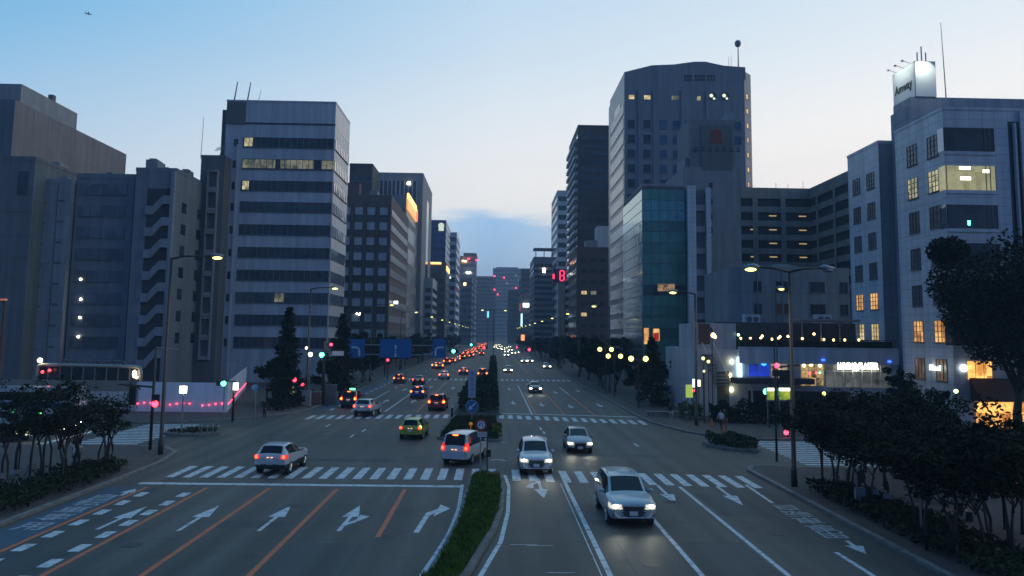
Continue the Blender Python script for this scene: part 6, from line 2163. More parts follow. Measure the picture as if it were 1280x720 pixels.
p = on_pave(200.5, 568)
lamp_post('tall dark street lamp with one lit arm at the corner by the slim trees', p, 12.3, 2.9, watts=320)
p = on_pave(993, 608)
lamp_post('tall dark double-armed street lamp on the corner beside the bushy trees', p, 11.3, 2.1, PI, double=True, watts=320)
p = on_pave(870.5, 531.5)
lamp_post('tall dark street lamp across the junction, above the white-topped walker', p, 11.6, 2.0, PI, watts=320)
p = on_pave(373, 510)
lamp_post('tall dark street lamp rising beside the narrow conifer', (p[0], 87, PZ), 12.4, 2.6, watts=320)
p = A(969.5, 362, 78.0)
lamp_post('slender street lamp standing in front of the white cafe', (p.x, 78.0, PZ), A(975, 364, 78).z, .55, 0, base_r=.08)
GLP = 'lamp posts receding along the approach side'
GRP = 'lamp posts receding along the oncoming side'
lpL = lamp_post('street lamp receding up the approach side', (-20.0, 132, PZ), 12.3, 3.2, 0, GLP)
lpR = lamp_post('street lamp receding up the oncoming side', (16.2, 112, PZ), 11.8, 2.2, PI, GRP)
for i in range(9):
    dup(lpL, (-20.0, 174 + i * 44, PZ))
    dup(lpR, (16.2, 152 + i * 40, PZ))
lamp_post('double-armed street lamp standing in the hedge of the central reservation', (0.0, 210, .2), 14.0, 3.0, 0, double=True, lit2=True)
tt = A(632, 391, 210)
for px, py, lb in ((757, 462, 'twin globe lamp farthest up the oncoming pavement'), (768, 468, 'twin globe lamp in the middle of its row of three'), (798, 486, 'twin globe lamp nearest the junction, over the dark round tree')):
    Yg = {757: 110, 768: 104, 798: 88}[px]
    p = (A(px, 440, Yg).x, Yg, PZ)
    t = thing('globe_lamp', lb, 'street lamp', (0, 0, 0), 0, 'twin globe lamps on the oncoming pavement', local=True)
    h = {757: A(757, 438, p[1]).z, 768: A(768, 446.5, p[1]).z, 798: A(798, 450, p[1]).z}[px]
    m = M(); m.tube([(0, 0, 0), (0, 0, h + .5)], [.09, .06], 8); m.tube([(-.8, 0, h - .2), (0, 0, h - .35), (.8, 0, h - .2)], .04, 6); m.obj('pole', DARKM, t)
    for sx in (-1, 1):
        m = M(); m.ball((sx * .8, 0, h), .30); m.obj('globe', LAMP, t, True)
    t.location = p
for px, py, ph, lb in ((345, 456, 478, 'small round lamp by the hut roof on the far corner'), (388, 443, 500, 'bright round lamp beside the green signal on the far corner'), (383, 435, 495, 'small pale lamp above the bright round one')):
    Y = 92 if px != 388 else 86
    q = A(px if px != 345 else 352, py, Y)
    t = thing('globe_lamp', lb, 'street lamp', (q.x, Y, PZ))
    m = M(); m.tube([(q.x, Y, PZ), (q.x, Y, q.z - .2)], [.07, .05], 7); m.obj('pole', GREYM, t)
    m = M(); m.ball(q, .22 if px == 388 else .13); m.obj('globe', LAMPW, t, True)
for px, py, Y, lb in ((879, 448, 74, 'round yellow lamp at the head of the steps beside the white cafe'), (885.5, 452, 75, 'smaller yellow lamp lower on the steps beside the white cafe'), (880, 464, 73, 'small yellow garden lamp below the cafe steps')):
    q = A(px, py, Y)
    t = thing('garden_lamp', lb, 'lamp', (q.x, Y, PZ))
    m = M(); m.tube([(q.x, Y, PZ), (q.x, Y, q.z - .15)], .04, 6); m.obj('pole', DARKM, t)
    m = M(); m.ball(q, .15 if py != 464 else .1); m.obj('globe', LAMP, t, True)
q = A(891.5, 419, 77)
t = thing('lantern_post', 'amber lantern on a thin post by the outside stair of the white cafe', 'lamp', (q.x, 77, PZ))
m = M(); m.tube([(q.x - .12, 77, PZ), (q.x - .12, 77, q.z + .35)], .05, 6); m.obj('pole', DARKM, t)
m = M(); m.tube([(q.x - .25, 77, q.z + .3), (q.x - .2, 77, q.z + .75)], [.35, .1], 8); m.obj('hood', DARKM, t)
m = M(); m.ball(q, .22); m.ball(q + Vector((.18, 0, -.16)), .15); m.obj('bulb', WARM, t, True)
for px, py, Y, mt, lb in ((1195, 489, 66, glow('green_white_lamp', (.75, 1.0, .3), 8), 'greenish lamp among the leaves before the orange cafe'), (1030, 492, 70, LAMP, 'low yellow lamp over the hedge before the white cafe'), (78, 545 - 9, 60, LAMPW, 'small white lamp seen through the slim trees')):
    q = A(px, py, Y)
    t = thing('garden_lamp', lb, 'lamp', (q.x, Y, PZ))
    m = M(); m.tube([(q.x, Y, PZ), (q.x, Y, q.z - .1)], .04, 6); m.obj('pole', DARKM, t)
    m = M(); m.ball(q, .16); m.obj('globe', mt, t, True)

q = A(6, 376, 62)
t = thing('street_lamp', 'rust-brown lamp post with a dim amber head, at the very edge of the photograph', 'street lamp', (q.x, 62, PZ))
m = M(); m.tube([(q.x, 62, PZ), (q.x, 62, q.z)], [.14, .09], 8); m.obj('pole', mat('reddish_lit_brown_metal', (0.12, 0.05, 0.03), .6, var=.2), t)  # brown post; the reddish light on it is put into the metal colour
m = M(); m.tube([(q.x, 62, q.z), (q.x - 1.4, 62, q.z + .15)], .07, 6); m.obj('arm', DARKM, t)
m = M(); m.box(q.x - .35, q.x + .1, 61.85, 62.15, q.z + .02, q.z + .16); m.obj('lamp_head', glow('dim_amber_head', (1.0, .22, .05), .35), t)
# ------------------------------------------------------------------ traffic signals and signs


def signal_box(m_h, m_l, c, axis, lit, n=3, d=.38, vertical=False, back=True):
    """Horizontal three-lamp head facing axis ('S' towards the bridge, 'N' away)."""
    s = -1 if axis == 'S' else 1
    for k in range(n):
        off = (k - (n - 1) / 2) * d
        p = Vector(c) + (Vector((0, 0, -off)) if vertical else Vector((off, 0, 0)))
        m_h.box(p.x - d / 2, p.x + d / 2, p.y - .1, p.y + .1, p.z - d / 2, p.z + d / 2)
        if k == lit and axis == 'S':
            m_l.disc((p.x, p.y + s * .10, p.z), d * .52, (0, s, 0), .05, 0, 16)
        m_h.tube([(p.x, p.y + s * .1, p.z + d * .40), (p.x, p.y + s * .28, p.z + d * .42)], [d * .12, d * .12], 5)


def signal_post(label, base, h, heads, arm=None, name='traffic_signal', r=.11):
    """heads: list of (dx, z, lit index or None, material, vertical, n, size)."""
    t = thing(name, label, 'traffic signal', tuple(base))
    b = Vector(base)
    m = M(); m.tube([b, b + Vector((0, 0, h))], [r, r * .75], 8); m.obj('pole', DARKM, t, True)
    if arm:
        m = M(); m.tube([b + Vector((0, 0, arm[1])), b + Vector((arm[0], 0, arm[1] + .15))], [.07, .05], 6); m.obj('arm', DARKM, t)
    for dx, z, lit, mt, vert, n, d in heads:
        mh, ml = M(), M()
        signal_box(mh, ml, b + Vector((dx, -.25, z)), 'S' if lit is not None else 'N', lit, n, d, vert)
        o = mh.obj('signal_head', PLASTIC, t)
        if ml.f:
            ml.obj('signal_lamp', mt, o)
    return t


# near left corner, arm over the side street
b0 = Vector(on_pave(187.5, 562))
z = lambda px, py: A(px, py, b0.y).z
X = lambda px, py: A(px, py, b0.y).x - b0.x
t = signal_post('signal pole with a sideways arm and red pedestrian lamp by the corner street lamp', b0, z(190, 437), [(X(168, 495), z(168, 496), None, None, True, 3, .42), (X(197, 500), z(197, 503), 1, REDL, True, 2, .4)], (X(148, 486), z(150, 486)))
m = M(); m.tube([b0 + Vector((0, 0, z(190, 437))), b0 + Vector((X(222, 440), 0, z(222, 440)))], .05, 6); m.obj('top_arm', GREYM, t)
q = A(229, 487, 62); t = thing('traffic_signal', 'bright white square lamp on a thin post in front of the hoarding', 'lamp', (q.x, 62, PZ))
m = M(); m.box(q.x - .25, q.x + .25, 61.95, 62.05, q.z - .25, q.z + .25); m.obj('lamp_box', LAMPW, t)
m = M(); m.tube([(q.x, 62.1, PZ), (q.x, 62.1, q.z + .3)], .06, 6); m.obj('pole', GREYM, t)
# far left corner small signals
b0 = Vector(on_pave(290.5, 527))
z = lambda px, py: A(px, py, b0.y).z
X = lambda px, py: A(px, py, b0.y).x - b0.x
t = signal_post('short dark signal post with a green lamp before the hoarding', b0, z(290, 478), [(X(278, 481), z(278, 481), 1, GREENL, False, 2, .42)], (X(276, 479), z(280, 479)))
m = M(); p = A(295, 483, b0.y - .2); m.box(p.x - .2, p.x + .2, p.y - .1, p.y, p.z - .28, p.z + .28); m.obj('white_lamp', LAMPW, t)
# far left main signal on a pale pole
b0 = Vector(on_pave(403, 505))
z = lambda px, py: A(px, py, b0.y).z
X = lambda px, py: A(px, py, b0.y).x - b0.x
t = signal_post('pale signal pole with a green light and a street name plate at the far corner', b0, z(403, 428), [(X(403, 445), z(401, 445), 1, GREENL, False, 3, .5), (X(413, 432), z(410, 432), 1, REDL, False, 2, .3)], (X(430, 441), z(428, 441)), r=.2)
m = M(); p, q = A(415, 444.5, b0.y), A(430, 439, b0.y); m.box(p.x, q.x, b0.y - .15, b0.y - .1, p.z, q.z); m.obj('name_plate', WHITES, t)
for px, py, lb in ((369, 477, 'red pedestrian lamp beside the hut on the far corner'), (379, 482, 'fainter red pedestrian lamp behind the narrow conifer'), (433, 458, 'red pedestrian lamp with pale bar near the left-turn sign'), (485, 451.5, 'red lamp on a thin post under the broad blue sign')):
    Y = {369: 86, 379: 90, 433: 118, 485: 135}[px]
    q = A(px, py, Y)
    signal_post(lb, (q.x, Y, PZ), q.z + .5, [(0, q.z - PZ - .0, 0, REDL, True, 2, .42)], name='pedestrian_signal', r=.07)
# right corner
b0 = Vector(on_pave(971, 577))
z = lambda px, py: A(px, py, b0.y).z
X = lambda px, py: A(px, py, b0.y).x - b0.x
t = signal_post('slim dark signal post with backs of boxes at the right-hand corner', b0, z(971, 437), [(X(976, 469), z(976, 469), None, None, False, 3, .40)], (X(1000, 462), z(990, 462)), r=.08)
m = M(); p = A(971, 457, b0.y - .3); m.ball(p, .16); m.obj('signal_lamp', REDL, t)
m = M(); p = A(984, 468, b0.y + .1); m.box(p.x - .45, p.x + .45, p.y, p.y + .2, p.z - .45, p.z + .25); m.obj('signal_back', PLASTIC, t)
b0 = Vector(on_pave(984, 545.5))
q = A(980.5, 537, b0.y)
signal_post('red pedestrian signal low beside the side-street zebra', b0, A(980, 525, b0.y).z, [(q.x - b0.x, q.z - PZ, 1, REDL, True, 2, .36)], name='pedestrian_signal', r=.07)
q = A(956, 489, 70); signal_post('green lamp on a thin dark post before the lit notice boards', (q.x + .3, 70, PZ), q.z + .6, [(-.3, q.z - PZ, 0, GREENL, True, 1, .5)], r=.07)
b0 = Vector(on_pave(869, 520)); q = A(866, 490, b0.y)
signal_post('small signal with red lamp behind the tall lamp post across the junction', (b0.x - .3, b0.y, PZ), q.z + .4, [(0, q.z - PZ, 0, REDL, True, 2, .36)], name='pedestrian_signal', r=.07)
# overhead signals further on
for px, py, Y, mt, lb, arm in ((567, 439, 150, GREENL, 'green signal over the lanes just past the overhead blue signs', -6), (589, 431, 250, GREENL, 'smaller green signal higher up the avenue', -6), (661.5, 437, 190, REDL, 'red signal over the oncoming lanes farther up', 6), (605, 434.5, 230, REDL, 'red signal over the dense queue of tail lights', -4), (646, 434, 330, REDL, 'small red signal far up the oncoming lanes', 6)):
    q = A(px, py, Y)
    xb_ = -20 if arm < 0 else 15.5
    signal_post(lb, (xb_, Y, PZ), q.z + .4, [(q.x - xb_, q.z - PZ, 1, mt, False, 3, .62)], (q.x - xb_, q.z - PZ))
# gantry with the three blue direction signs
Y = 104.0
pl, pr = A(404, 430, Y), A(562, 432, Y)
t = thing('sign_gantry', 'mast carrying long overhead bars for the three blue direction signs', 'gantry', (-20.2, Y, PZ))
m = M(); m.tube([(-20.2, Y, PZ), (-20.2, Y, 8.0)], [.2, .14], 10); m.obj('mast', GREYM, t, True)
m = M()
for py in (430.5, 442.5):
    m.tube([(-20.2, Y, A(420, py, Y).z), (A(562, py + 2, Y).x, Y, A(420, py, Y).z)], .07, 8)
m.obj('overhead_bar', GREYM, t)
for (x0_, x1_, kind, lb) in ((434, 456, 'L', 'blue overhead sign with a white left-turn arrow'), (474.5, 514.5, 'C', 'broad blue overhead sign with faint white centre marks'), (540.5, 557.5, 'R', 'blue overhead sign with a white right-turn arrow, beside the green signal')):
    p, q = A(x0_, 447, Y - .15), A(x1_, 424, Y - .15)
    t = thing('direction_sign', lb, 'sign', ((p.x + q.x) / 2, Y, p.z))
    m = M(); m.box(p.x, q.x, Y - .16, Y - .10, p.z, q.z); m.obj('panel', BLUES, t)
    cx, cz, w, h = (p.x + q.x) / 2, (p.z + q.z) / 2, q.x - p.x, q.z - p.z
    m = M(); yk = Y - .19
    if kind == 'C':
        m.box(cx - .1, cx + .1, yk, yk + .02, cz - .1, cz + .45); m.box(cx - .1, cx + .1, yk, yk + .02, cz - 1.1, cz - .6); m.box(cx - .07, cx + .07, yk, yk + .02, cz - .5, cz - .3)
    else:
        s = -1 if kind == 'L' else 1
        x0__ = cx + (-s) * .45
        pts = [(x0__, cz - .95), (x0__, cz - .3), (x0__ + s * .12, cz + .02), (x0__ + s * .4, cz + .13), (x0__ + s * 1.0, cz + .15)]
        for (ax, az), (bx_, bz_) in zip(pts, pts[1:]):
            d_ = Vector((bx_ - ax, 0, bz_ - az)).normalized(); n_ = Vector((-d_.z, 0, d_.x)) * .11
            m.quad([Vector((ax, yk, az)) + n_, Vector((ax, yk, az)) - n_, Vector((bx_, yk, bz_)) - n_ + d_ * .03, Vector((bx_, yk, bz_)) + n_ + d_ * .03])
    m.obj('marking', WHITES, t)
# vertical white place-name board and blue keep-left disc on the central reservation
Y = 79.8
p, q = A(585, 497, Y), A(595, 463, Y)
t = thing('name_board', 'tall narrow whitish board with faded blue characters above the blue arrow disc', 'sign', ((p.x + q.x) / 2, Y, .2))
m = M(); m.box(p.x, q.x, Y, Y + .08, p.z, q.z); m.obj('board', mat('lilac_white_board', (0.36, 0.37, 0.50), 0.5, var=0.12), t)
m = M()
for k in range(5):
    zc_ = p.z + (q.z - p.z) * (.12 + .19 * k)
    for dz in (-.13, .0, .13):
        m.box(p.x + .22, q.x - .22, Y - .012, Y - .002, zc_ + dz - .035, zc_ + dz + .02)
    m.box((p.x + q.x) / 2 - .03, (p.x + q.x) / 2 + .03, Y - .014, Y - .013, zc_ - .16, zc_ + .16)
m.obj('characters', mat('faded_blue', (0.16, 0.19, 0.38), 0.6, var=0.2), t)
m = M(); m.tube([((p.x + q.x) / 2, Y + .12, .1), ((p.x + q.x) / 2, Y + .12, q.z)], .05, 7); m.obj('post', GREYM, t)
Y = 72.0
c = A(590, 508, Y)
t = thing('road_sign', 'round blue sign with a white arrow pointing down to its lower corner', 'sign', (c.x, Y, .2))
m = M(); m.disc((c.x, Y, c.z), .56, (0, -1, 0), .03, 0, 28); m.obj('rim', WHITES, t)
m = M(); m.disc((c.x, Y - .032, c.z), .53, (0, -1, 0), .01, 0, 28); m.obj('disc', BLUES, t)
m = M(); yk = Y - .048
dv, nv = Vector((-.707, 0, -.707)), Vector((.707, 0, -.707))
o_ = Vector((c.x, yk, c.z))
m.quad([o_ - dv * .40 + nv * .06, o_ - dv * .40 - nv * .06, o_ + dv * .15 - nv * .06, o_ + dv * .15 + nv * .06])
m.quad([o_ + dv * .12 + nv * .24, o_ + dv * .12 - nv * .24, o_ + dv * .42])
m.obj('arrow', WHITES, t)
m = M(); m.tube([(c.x, Y + .05, .1), (c.x, Y + .05, c.z + .3)], .045, 7); m.obj('post', GREYM, t)
# yellow and black chevron board
Y = 61.5
p, q = A(577, 553, Y), A(606, 541, Y)
t = thing('chevron_board', 'yellow and black chevron board on the tip of the second island', 'sign', ((p.x + q.x) / 2, Y, .2))
m = M(); m.box(p.x, q.x, Y, Y + .06, p.z, q.z); m.obj('board', PLASTIC, t)
m = M(); cx, cz, yk = (p.x + q.x) / 2, (p.z + q.z) / 2, Y - .008
for dx in (-.55, 0, .55):
    for s in (-1, 1):
        m.quad([(cx + dx, yk, cz - .30), (cx + dx, yk, cz - .02), (cx + dx + s * .30, yk, cz + .32), (cx + dx + s * .55, yk, cz + .32)] if abs(dx) < .1 else [(cx + dx * 1.0 + math.copysign(.12, dx), yk, cz - .2), (cx + dx + math.copysign(.30, dx), yk, cz - .2), (cx + dx + math.copysign(.42, dx) * .8, yk, cz + .2), (cx + dx + math.copysign(.16, dx), yk, cz + .2)])
m.obj('chevron', mat('yellow_sign_paint', (0.75, 0.50, 0.03), 0.5, var=0.1), t)
m = M(); m.tube([(cx - .5, Y + .08, .1), (cx - .5, Y + .08, p.z)], .04, 6); m.tube([(cx + .5, Y + .08, .1), (cx + .5, Y + .08, p.z)], .04, 6); m.obj('post', GREYM, t)
m = M(); c = A(588.5, 530, Y); m.ball((c.x, Y + .1, c.z), .15, sq=(1, 1, .9)); m.tube([(c.x, Y + .1, q.z), (c.x, Y + .1, c.z)], .03, 5); m.obj('amber_beacon', mat('amber_lens', (0.35, 0.13, 0.01), 0.3, var=0, emit=(1, .35, .02), estr=.25), t)
# red ring sign with plate on the island tip
b0 = Vector(G(609, 593, .2))
Y = b0.y
c = A(601.5, 531, Y)
t = thing('road_sign', 'red-ringed no-U-turn sign with a small plate on a slim post at the grass island tip', 'sign', tuple(b0))
m = M(); m.disc((c.x, Y - .06, c.z), .31, (0, -1, 0), .02, 0, 28); m.obj('red_ring', mat('red_sign_paint', (0.42, 0.03, 0.04), 0.5, var=0.1), t)
m = M(); m.disc((c.x, Y - .082, c.z), .215, (0, -1, 0), .01, 0, 28); m.obj('white_face', WHITES, t)
m = M()
for k in range(8):
    a0, a1 = PI * k / 8, PI * (k + 1) / 8
    m.quad([(c.x + r_ * math.cos(a_), Y - .098, c.z + .02 + r_ * math.sin(a_)) for r_, a_ in ((.07, a0), (.12, a0), (.12, a1), (.07, a1))])
m.box(c.x + .07, c.x + .12, Y - .099, Y - .097, c.z - .14, c.z + .02)
m.quad([(c.x - .16, Y - .098, c.z + .02), (c.x - .03, Y - .098, c.z + .02), (c.x - .095, Y - .098, c.z - .1)])
m.obj('arrow', BLUES, t)
p, q = A(596.5, 546, Y), A(609, 539.5, Y)
m = M(); m.box(p.x, q.x, Y - .08, Y - .06, p.z, q.z); m.obj('plate', mat('pinkish_plate', (0.50, 0.42, 0.45), 0.5, var=0.12), t)
m = M(); m.tube([(b0.x, Y, .1), (A(609, 545, Y).x, Y, A(609, 545, Y).z)], .04, 7); m.tube([(A(609, 545, Y).x, Y, q.z), (c.x, Y - .03, c.z - .1)], .03, 6); m.obj('post', DARKM, t)
m = M(); p = A(611, 566, Y); m.box(p.x - .15, p.x + .12, Y - .2, Y - .04, p.z - .2, p.z + .2); m.obj('control_box', PLASTIC, t)
p = G(600, 596, .24)
t = thing('marker_post', 'thin pale post beside the red-ringed sign', 'post', tuple(p))
m = M(); m.tube([p, p + Vector((0, 0, 2.0))], .035, 6); m.obj('post', GREYM, t)
m = M(); m.ball(p + Vector((0, 0, 2.02)), .045); m.obj('cap', WHITEM, t)
p = G(615, 596.5, .2)
t = thing('reflector_post', 'low dark red kerb block at the tip of the grass island', 'marker', tuple(p))
m = M(); m.prism([(p.x - .32, p.y - .1), (p.x + .32, p.y - .1), (p.x + .26, p.y + .12), (p.x - .26, p.y + .12)], .24, .42); m.obj('block', mat('dark_red_plastic', (0.12, 0.02, 0.02), 0.6, var=0.2), t)
m = M(); m.box(p.x - .2, p.x + .2, p.y - .112, p.y - .1, .28, .36); m.obj('reflector', mat('red_reflector', (0.3, 0.02, 0.02), 0.3, var=0), t)
# rubber bollards on the hedge end and round the side-street island
p = G(565, 521, .2)
t = thing('bollard', 'black bollard with white cap where the far zebra meets the central hedge', 'bollard', tuple(p))
m = M(); m.tube([p, p + Vector((0, 0, .85))], [.12, .10], 10); m.obj('body', PLASTIC, t)
m = M(); m.tube([p + Vector((0, 0, .85)), p + Vector((0, 0, 1.0))], [.11, .07], 10); m.obj('cap', WHITEM, t)
t0 = None
for px, py in ((252, 541), (259, 541.5), (266, 541), (273, 541.5)):
    p = G(px, py, .2)
    if not t0:
        t0 = thing('bollard', 'pale slender bollard on the small island before the hoarding', 'bollard', (0, 0, 0), 0, 'bollards on the small island', local=True)
        m = M(); m.tube([(0, 0, 0), (0, 0, .7)], [.05, .045], 8); m.obj('body', GREYM, t0)
        m = M(); m.tube([(0, 0, .5), (0, 0, .6)], .052, 8); m.obj('band', WHITEM, t0)
        t0.location = p
    else:
        dup(t0, p)
# lit notice boards, shelter, truck, hut
Y = 68.5
p, q = A(958, 503, Y), A(990, 484.5, Y)
GB = glow('green_map_light', (0.42, 0.62, 0.05), .75)
for (x0_, x1_, lb) in ((958.5, 970.5, 'narrower lit green notice board, left of its pair by the cafe hedge'), (973.5, 989, 'broader lit green notice board, beside the dark signal post')):
    p, q = A(x0_, 501.5, Y), A(x1_, 484.5, Y)
    t = thing('notice_board', lb, 'notice board', ((p.x + q.x) / 2, Y, PZ))
    m = M(); m.box(p.x, q.x, Y, Y + .2, p.z, q.z); m.obj('cabinet', GREYM, t)
    m = M(); m.box(p.x + .05, q.x - .05, Y - .02, Y - .002, p.z + .12, q.z - .3); m.obj('lit_panel', lit_room('lit_map', (0.12, 0.22, 0.01), (0.55, 0.62, 0.06), 0.9, 2.2), t)
    m = M(); m.box(p.x + .05, q.x - .05, Y - .03, Y - .002, q.z - .29, q.z - .04); m.obj('header_light', glow('header_light', (.95, 1.0, .72), 3), t)
    m = M(); m.box(p.x + .05, p.x + .12, Y + .05, Y + .12, PZ, p.z); m.box(q.x - .12, q.x - .05, Y + .05, Y + .12, PZ, p.z); m.obj('post', GREYM, t)
Y = 76.5
p, q = A(859, 497, Y), A(866, 481, Y)
t = thing('notice_board', 'small lit green board half hidden by the tall lamp post across the junction', 'notice board', ((p.x + q.x) / 2, Y, PZ))
m = M(); m.box(p.x - .1, q.x, Y, Y + .15, p.z, q.z); m.obj('lit_panel', GB, t)
m = M(); m.box(p.x, p.x + .1, Y + .03, Y + .1, PZ, p.z); m.obj('post', GREYM, t)
for (x0_, x1_, y0_, y1_, mt, lb) in ((866, 869, 474, 484, glow('pale_cyan', (.6, 1.0, .9), 4), 'small pale cyan lit panel behind the tall lamp post'), (872.5, 875.5, 475, 483, glow('pale_yellow', (1.0, .95, .5), 2.5), 'small yellow lit panel next to the cyan one')):
    p, q = A(x0_, y1_, 77), A(x1_, y0_, 77)
    t = thing('lit_street_sign', lb, 'sign', (p.x, 77, PZ))
    m = M(); m.box(p.x, q.x, 77, 77.1, p.z, q.z); m.obj('sign_panel', mt, t)
    m = M(); m.box(p.x + .05, p.x + .12, 77.02, 77.08, PZ, p.z); m.obj('post', DARKM, t)
# small white truck parked under the trees
p = on_pave(829, 506)
t = thing('box_truck', 'small white box truck parked under the trees across the junction, tail towards us', 'truck', (p[0], p[1], PZ))
x0_, x1_, y0_ = p[0] - .9, p[0] + .9, p[1]
m = M(); m.box(x0_, x1_, y0_, y0_ + 3.2, .75, 2.35); m.obj('box_body', W_WHITE, t)
m = M(); m.prism([(x0_ - .05, y0_ - .1), (x1_ + .05, y0_ - .1), (x1_ + .05, y0_ + 3.3), (x0_ - .05, y0_ + 3.3)], 2.352, 2.45); m.obj('roof', WHITEM, t)
m = M(); m.box(x0_ + .1, x1_ - .1, y0_ + 3.3, y0_ + 4.6, .6, 2.0); m.obj('cab', W_WHITE, t)
m = M(); m.box(x0_ + .1, x1_ - .1, y0_ - .02, y0_ - .002, 1.75, 2.25); m.obj('rear_window', GLASS2, t)
m = M(); m.box(x0_, x1_, y0_ + .05, y0_ + 4.4, .45, .74); m.obj('chassis', PLASTIC, t)
for yy in (.7, 3.7):
    for sx in (-1, 1):
        m = M(); m.disc((p[0] + sx * .68, y0_ + yy, .46), .32, (sx, 0, 0), .2, 0, 18); m.obj('wheel', BLACK, t)
# low wall where the seated person rests
p = on_pave(837.5, 520.5)
t = thing('low_wall', 'low stone kerb wall under the seated person', 'wall', p)
m = M(); m.box(p[0] - 2.2, p[0] + 2.4, p[1] + .05, p[1] + .45, PZ, .55); m.obj('wall', KERB, t)
m = M(); m.box(p[0] - 2.25, p[0] + 2.45, p[1], p[1] + .5, .552, .60); m.obj('coping', W_GREY, t)
# hut with lit vending front and pale roof boards on the far left corner
Y = 88.0
p, q = A(329, 506, Y), A(364, 478, Y)
t = thing('shelter', 'long flat-roofed shelter with pale fascia boards under the narrow conifer', 'shelter', ((p.x + q.x) / 2, Y, PZ))
m = M(); m.box(p.x, q.x, Y, Y + 3, q.z - .05, q.z + .45); m.obj('roof', mat('lilac_fascia', (0.28, 0.30, 0.40), 0.6, var=0.1), t)
for xx in (p.x + .3, (p.x + q.x) / 2, q.x - .3):
    m = M(); m.box(xx - .06, xx + .06, Y + .2, Y + .32, PZ, q.z - .052); m.obj('post', DARKM, t)
m = M(); m.box(p.x + .4, q.x - .4, Y + 2.6, Y + 2.7, PZ + .3, 2.2); m.obj('back_panel', W_DGREY, t)
p, q = A(359.5, 501, 86), A(369, 482, 86)
t = thing('vending_machine', 'vending machine with a lit yellowish front beside the shelter', 'vending machine', ((p.x + q.x) / 2, 86, PZ))
m = M(); m.box(p.x, q.x, 86, 86.7, PZ, q.z); m.obj('cabinet', W_GREY, t)
m = M(); m.box(p.x + .06, q.x - .06, 85.97, 85.998, p.z + .65, q.z - .35); m.obj('display', lit_room('vending_display', (0.12, 0.12, 0.05), (0.75, 0.72, 0.35), 0.8, 3.0), t)
m = M(); m.box(p.x + .02, q.x - .02, 85.96, 85.998, q.z - .33, q.z - .02); m.obj('header_light', glow('vending_header', (1, 1, .5), 2), t)
m = M(); m.box(p.x + .06, q.x - .06, 85.97, 85.998, p.z + .3, p.z + .5); m.obj('tray', PLASTIC, t)
for px, py, w, h, mt, lb in ((382, 507, .9, 1.5, W_BLUE, 'pale blue waste bin cabinet at the far kerb'), (395, 506, .9, 1.3, mat('rust_box', (0.20, 0.10, 0.07), .7, var=.2), 'rusty brown utility cabinet next to the pale pole'), (412, 505, 1.2, 2.0, W_DGREY, 'dark utility cabinet between the pale pole and the black taxi')):
    p = on_pave(px, py)
    t = thing('utility_cabinet', lb, 'cabinet', p)
    m = M(); m.box(p[0] - w / 2, p[0] + w / 2, p[1], p[1] + .6, PZ, PZ + h); m.obj('cabinet', mt, t)
    m = M(); m.box(p[0] - w / 2 - .04, p[0] + w / 2 + .04, p[1] - .04, p[1] + .64, PZ + h, PZ + h + .08); m.obj('top', GREYM, t)
    m = M(); m.box(p[0] - w / 2 + .06, p[0] + w / 2 - .06, p[1] - .015, p[1] - .002, PZ + .15, PZ + h - .12); m.obj('door', mt, t)
# blue disc road sign before the hoarding and white posts
b0 = Vector(on_pave(318.5, 525))
c = A(319, 484.5, b0.y)
t = thing('road_sign', 'small blue disc sign on a pale post by the hoarding corner', 'sign', tuple(b0))
m = M(); m.tube([b0, Vector((b0.x, b0.y, c.z + .3))], .05, 6); m.obj('post', GREYM, t)
m = M(); m.disc((c.x, b0.y - .06, c.z), .3, (0, -1, 0), .03, 0, 20); m.obj('disc', BLUES, t)
for px, py, top, lb in ((1152, 673, 605, 'pale thin pole standing in the shrubs before the parked bicycles'), (1071.5, 636, 585, 'thin pale pole beside the person in the dark jacket')):
    b0 = Vector(on_pave(px, py))
    t = thing('pole', lb, 'pole', tuple(b0))
    m = M(); m.tube([b0, Vector((b0.x, b0.y, A(px, top, b0.y).z))], .045, 6); m.obj('shaft', GREYM, t)
    m = M(); m.tube([b0, b0 + Vector((0, 0, .25))], .08, 8); m.obj('foot', DARKM, t)
p = on_pave(1077, 636)
t = thing('utility_cabinet', 'narrow pale grey cabinet in front of the person among the trees', 'cabinet', p)
m = M(); m.box(p[0] - .2, p[0] + .2, p[1], p[1] + .25, PZ, 1.0); m.obj('cabinet', W_BLUE, t)
m = M(); m.box(p[0] - .22, p[0] + .22, p[1] - .02, p[1] + .27, 1.0, 1.05); m.obj('top', GREYM, t)
# bench rail among the trees
b0 = Vector(on_pave(1190, 652))
t = thing('bench', 'bright-edged metal bench behind the shrubs at the edge of the oncoming lanes', 'bench', tuple(b0), R(0))
m = M()
for k in range(3):
    m.box(b0.x - 1.0, b0.x + 1.0, b0.y + k * .15, b0.y + k * .15 + .1, .52, .56)
m.obj('seat', CHROME, t)
m = M(); m.box(b0.x - 1.0, b0.x + 1.0, b0.y + .46, b0.y + .50, .75, .95); m.obj('backrest', CHROME, t)
for sx in (-.9, .9):
    m = M(); m.box(b0.x + sx - .03, b0.x + sx + .03, b0.y, b0.y + .46, PZ, .518); m.obj('leg', DARKM, t)
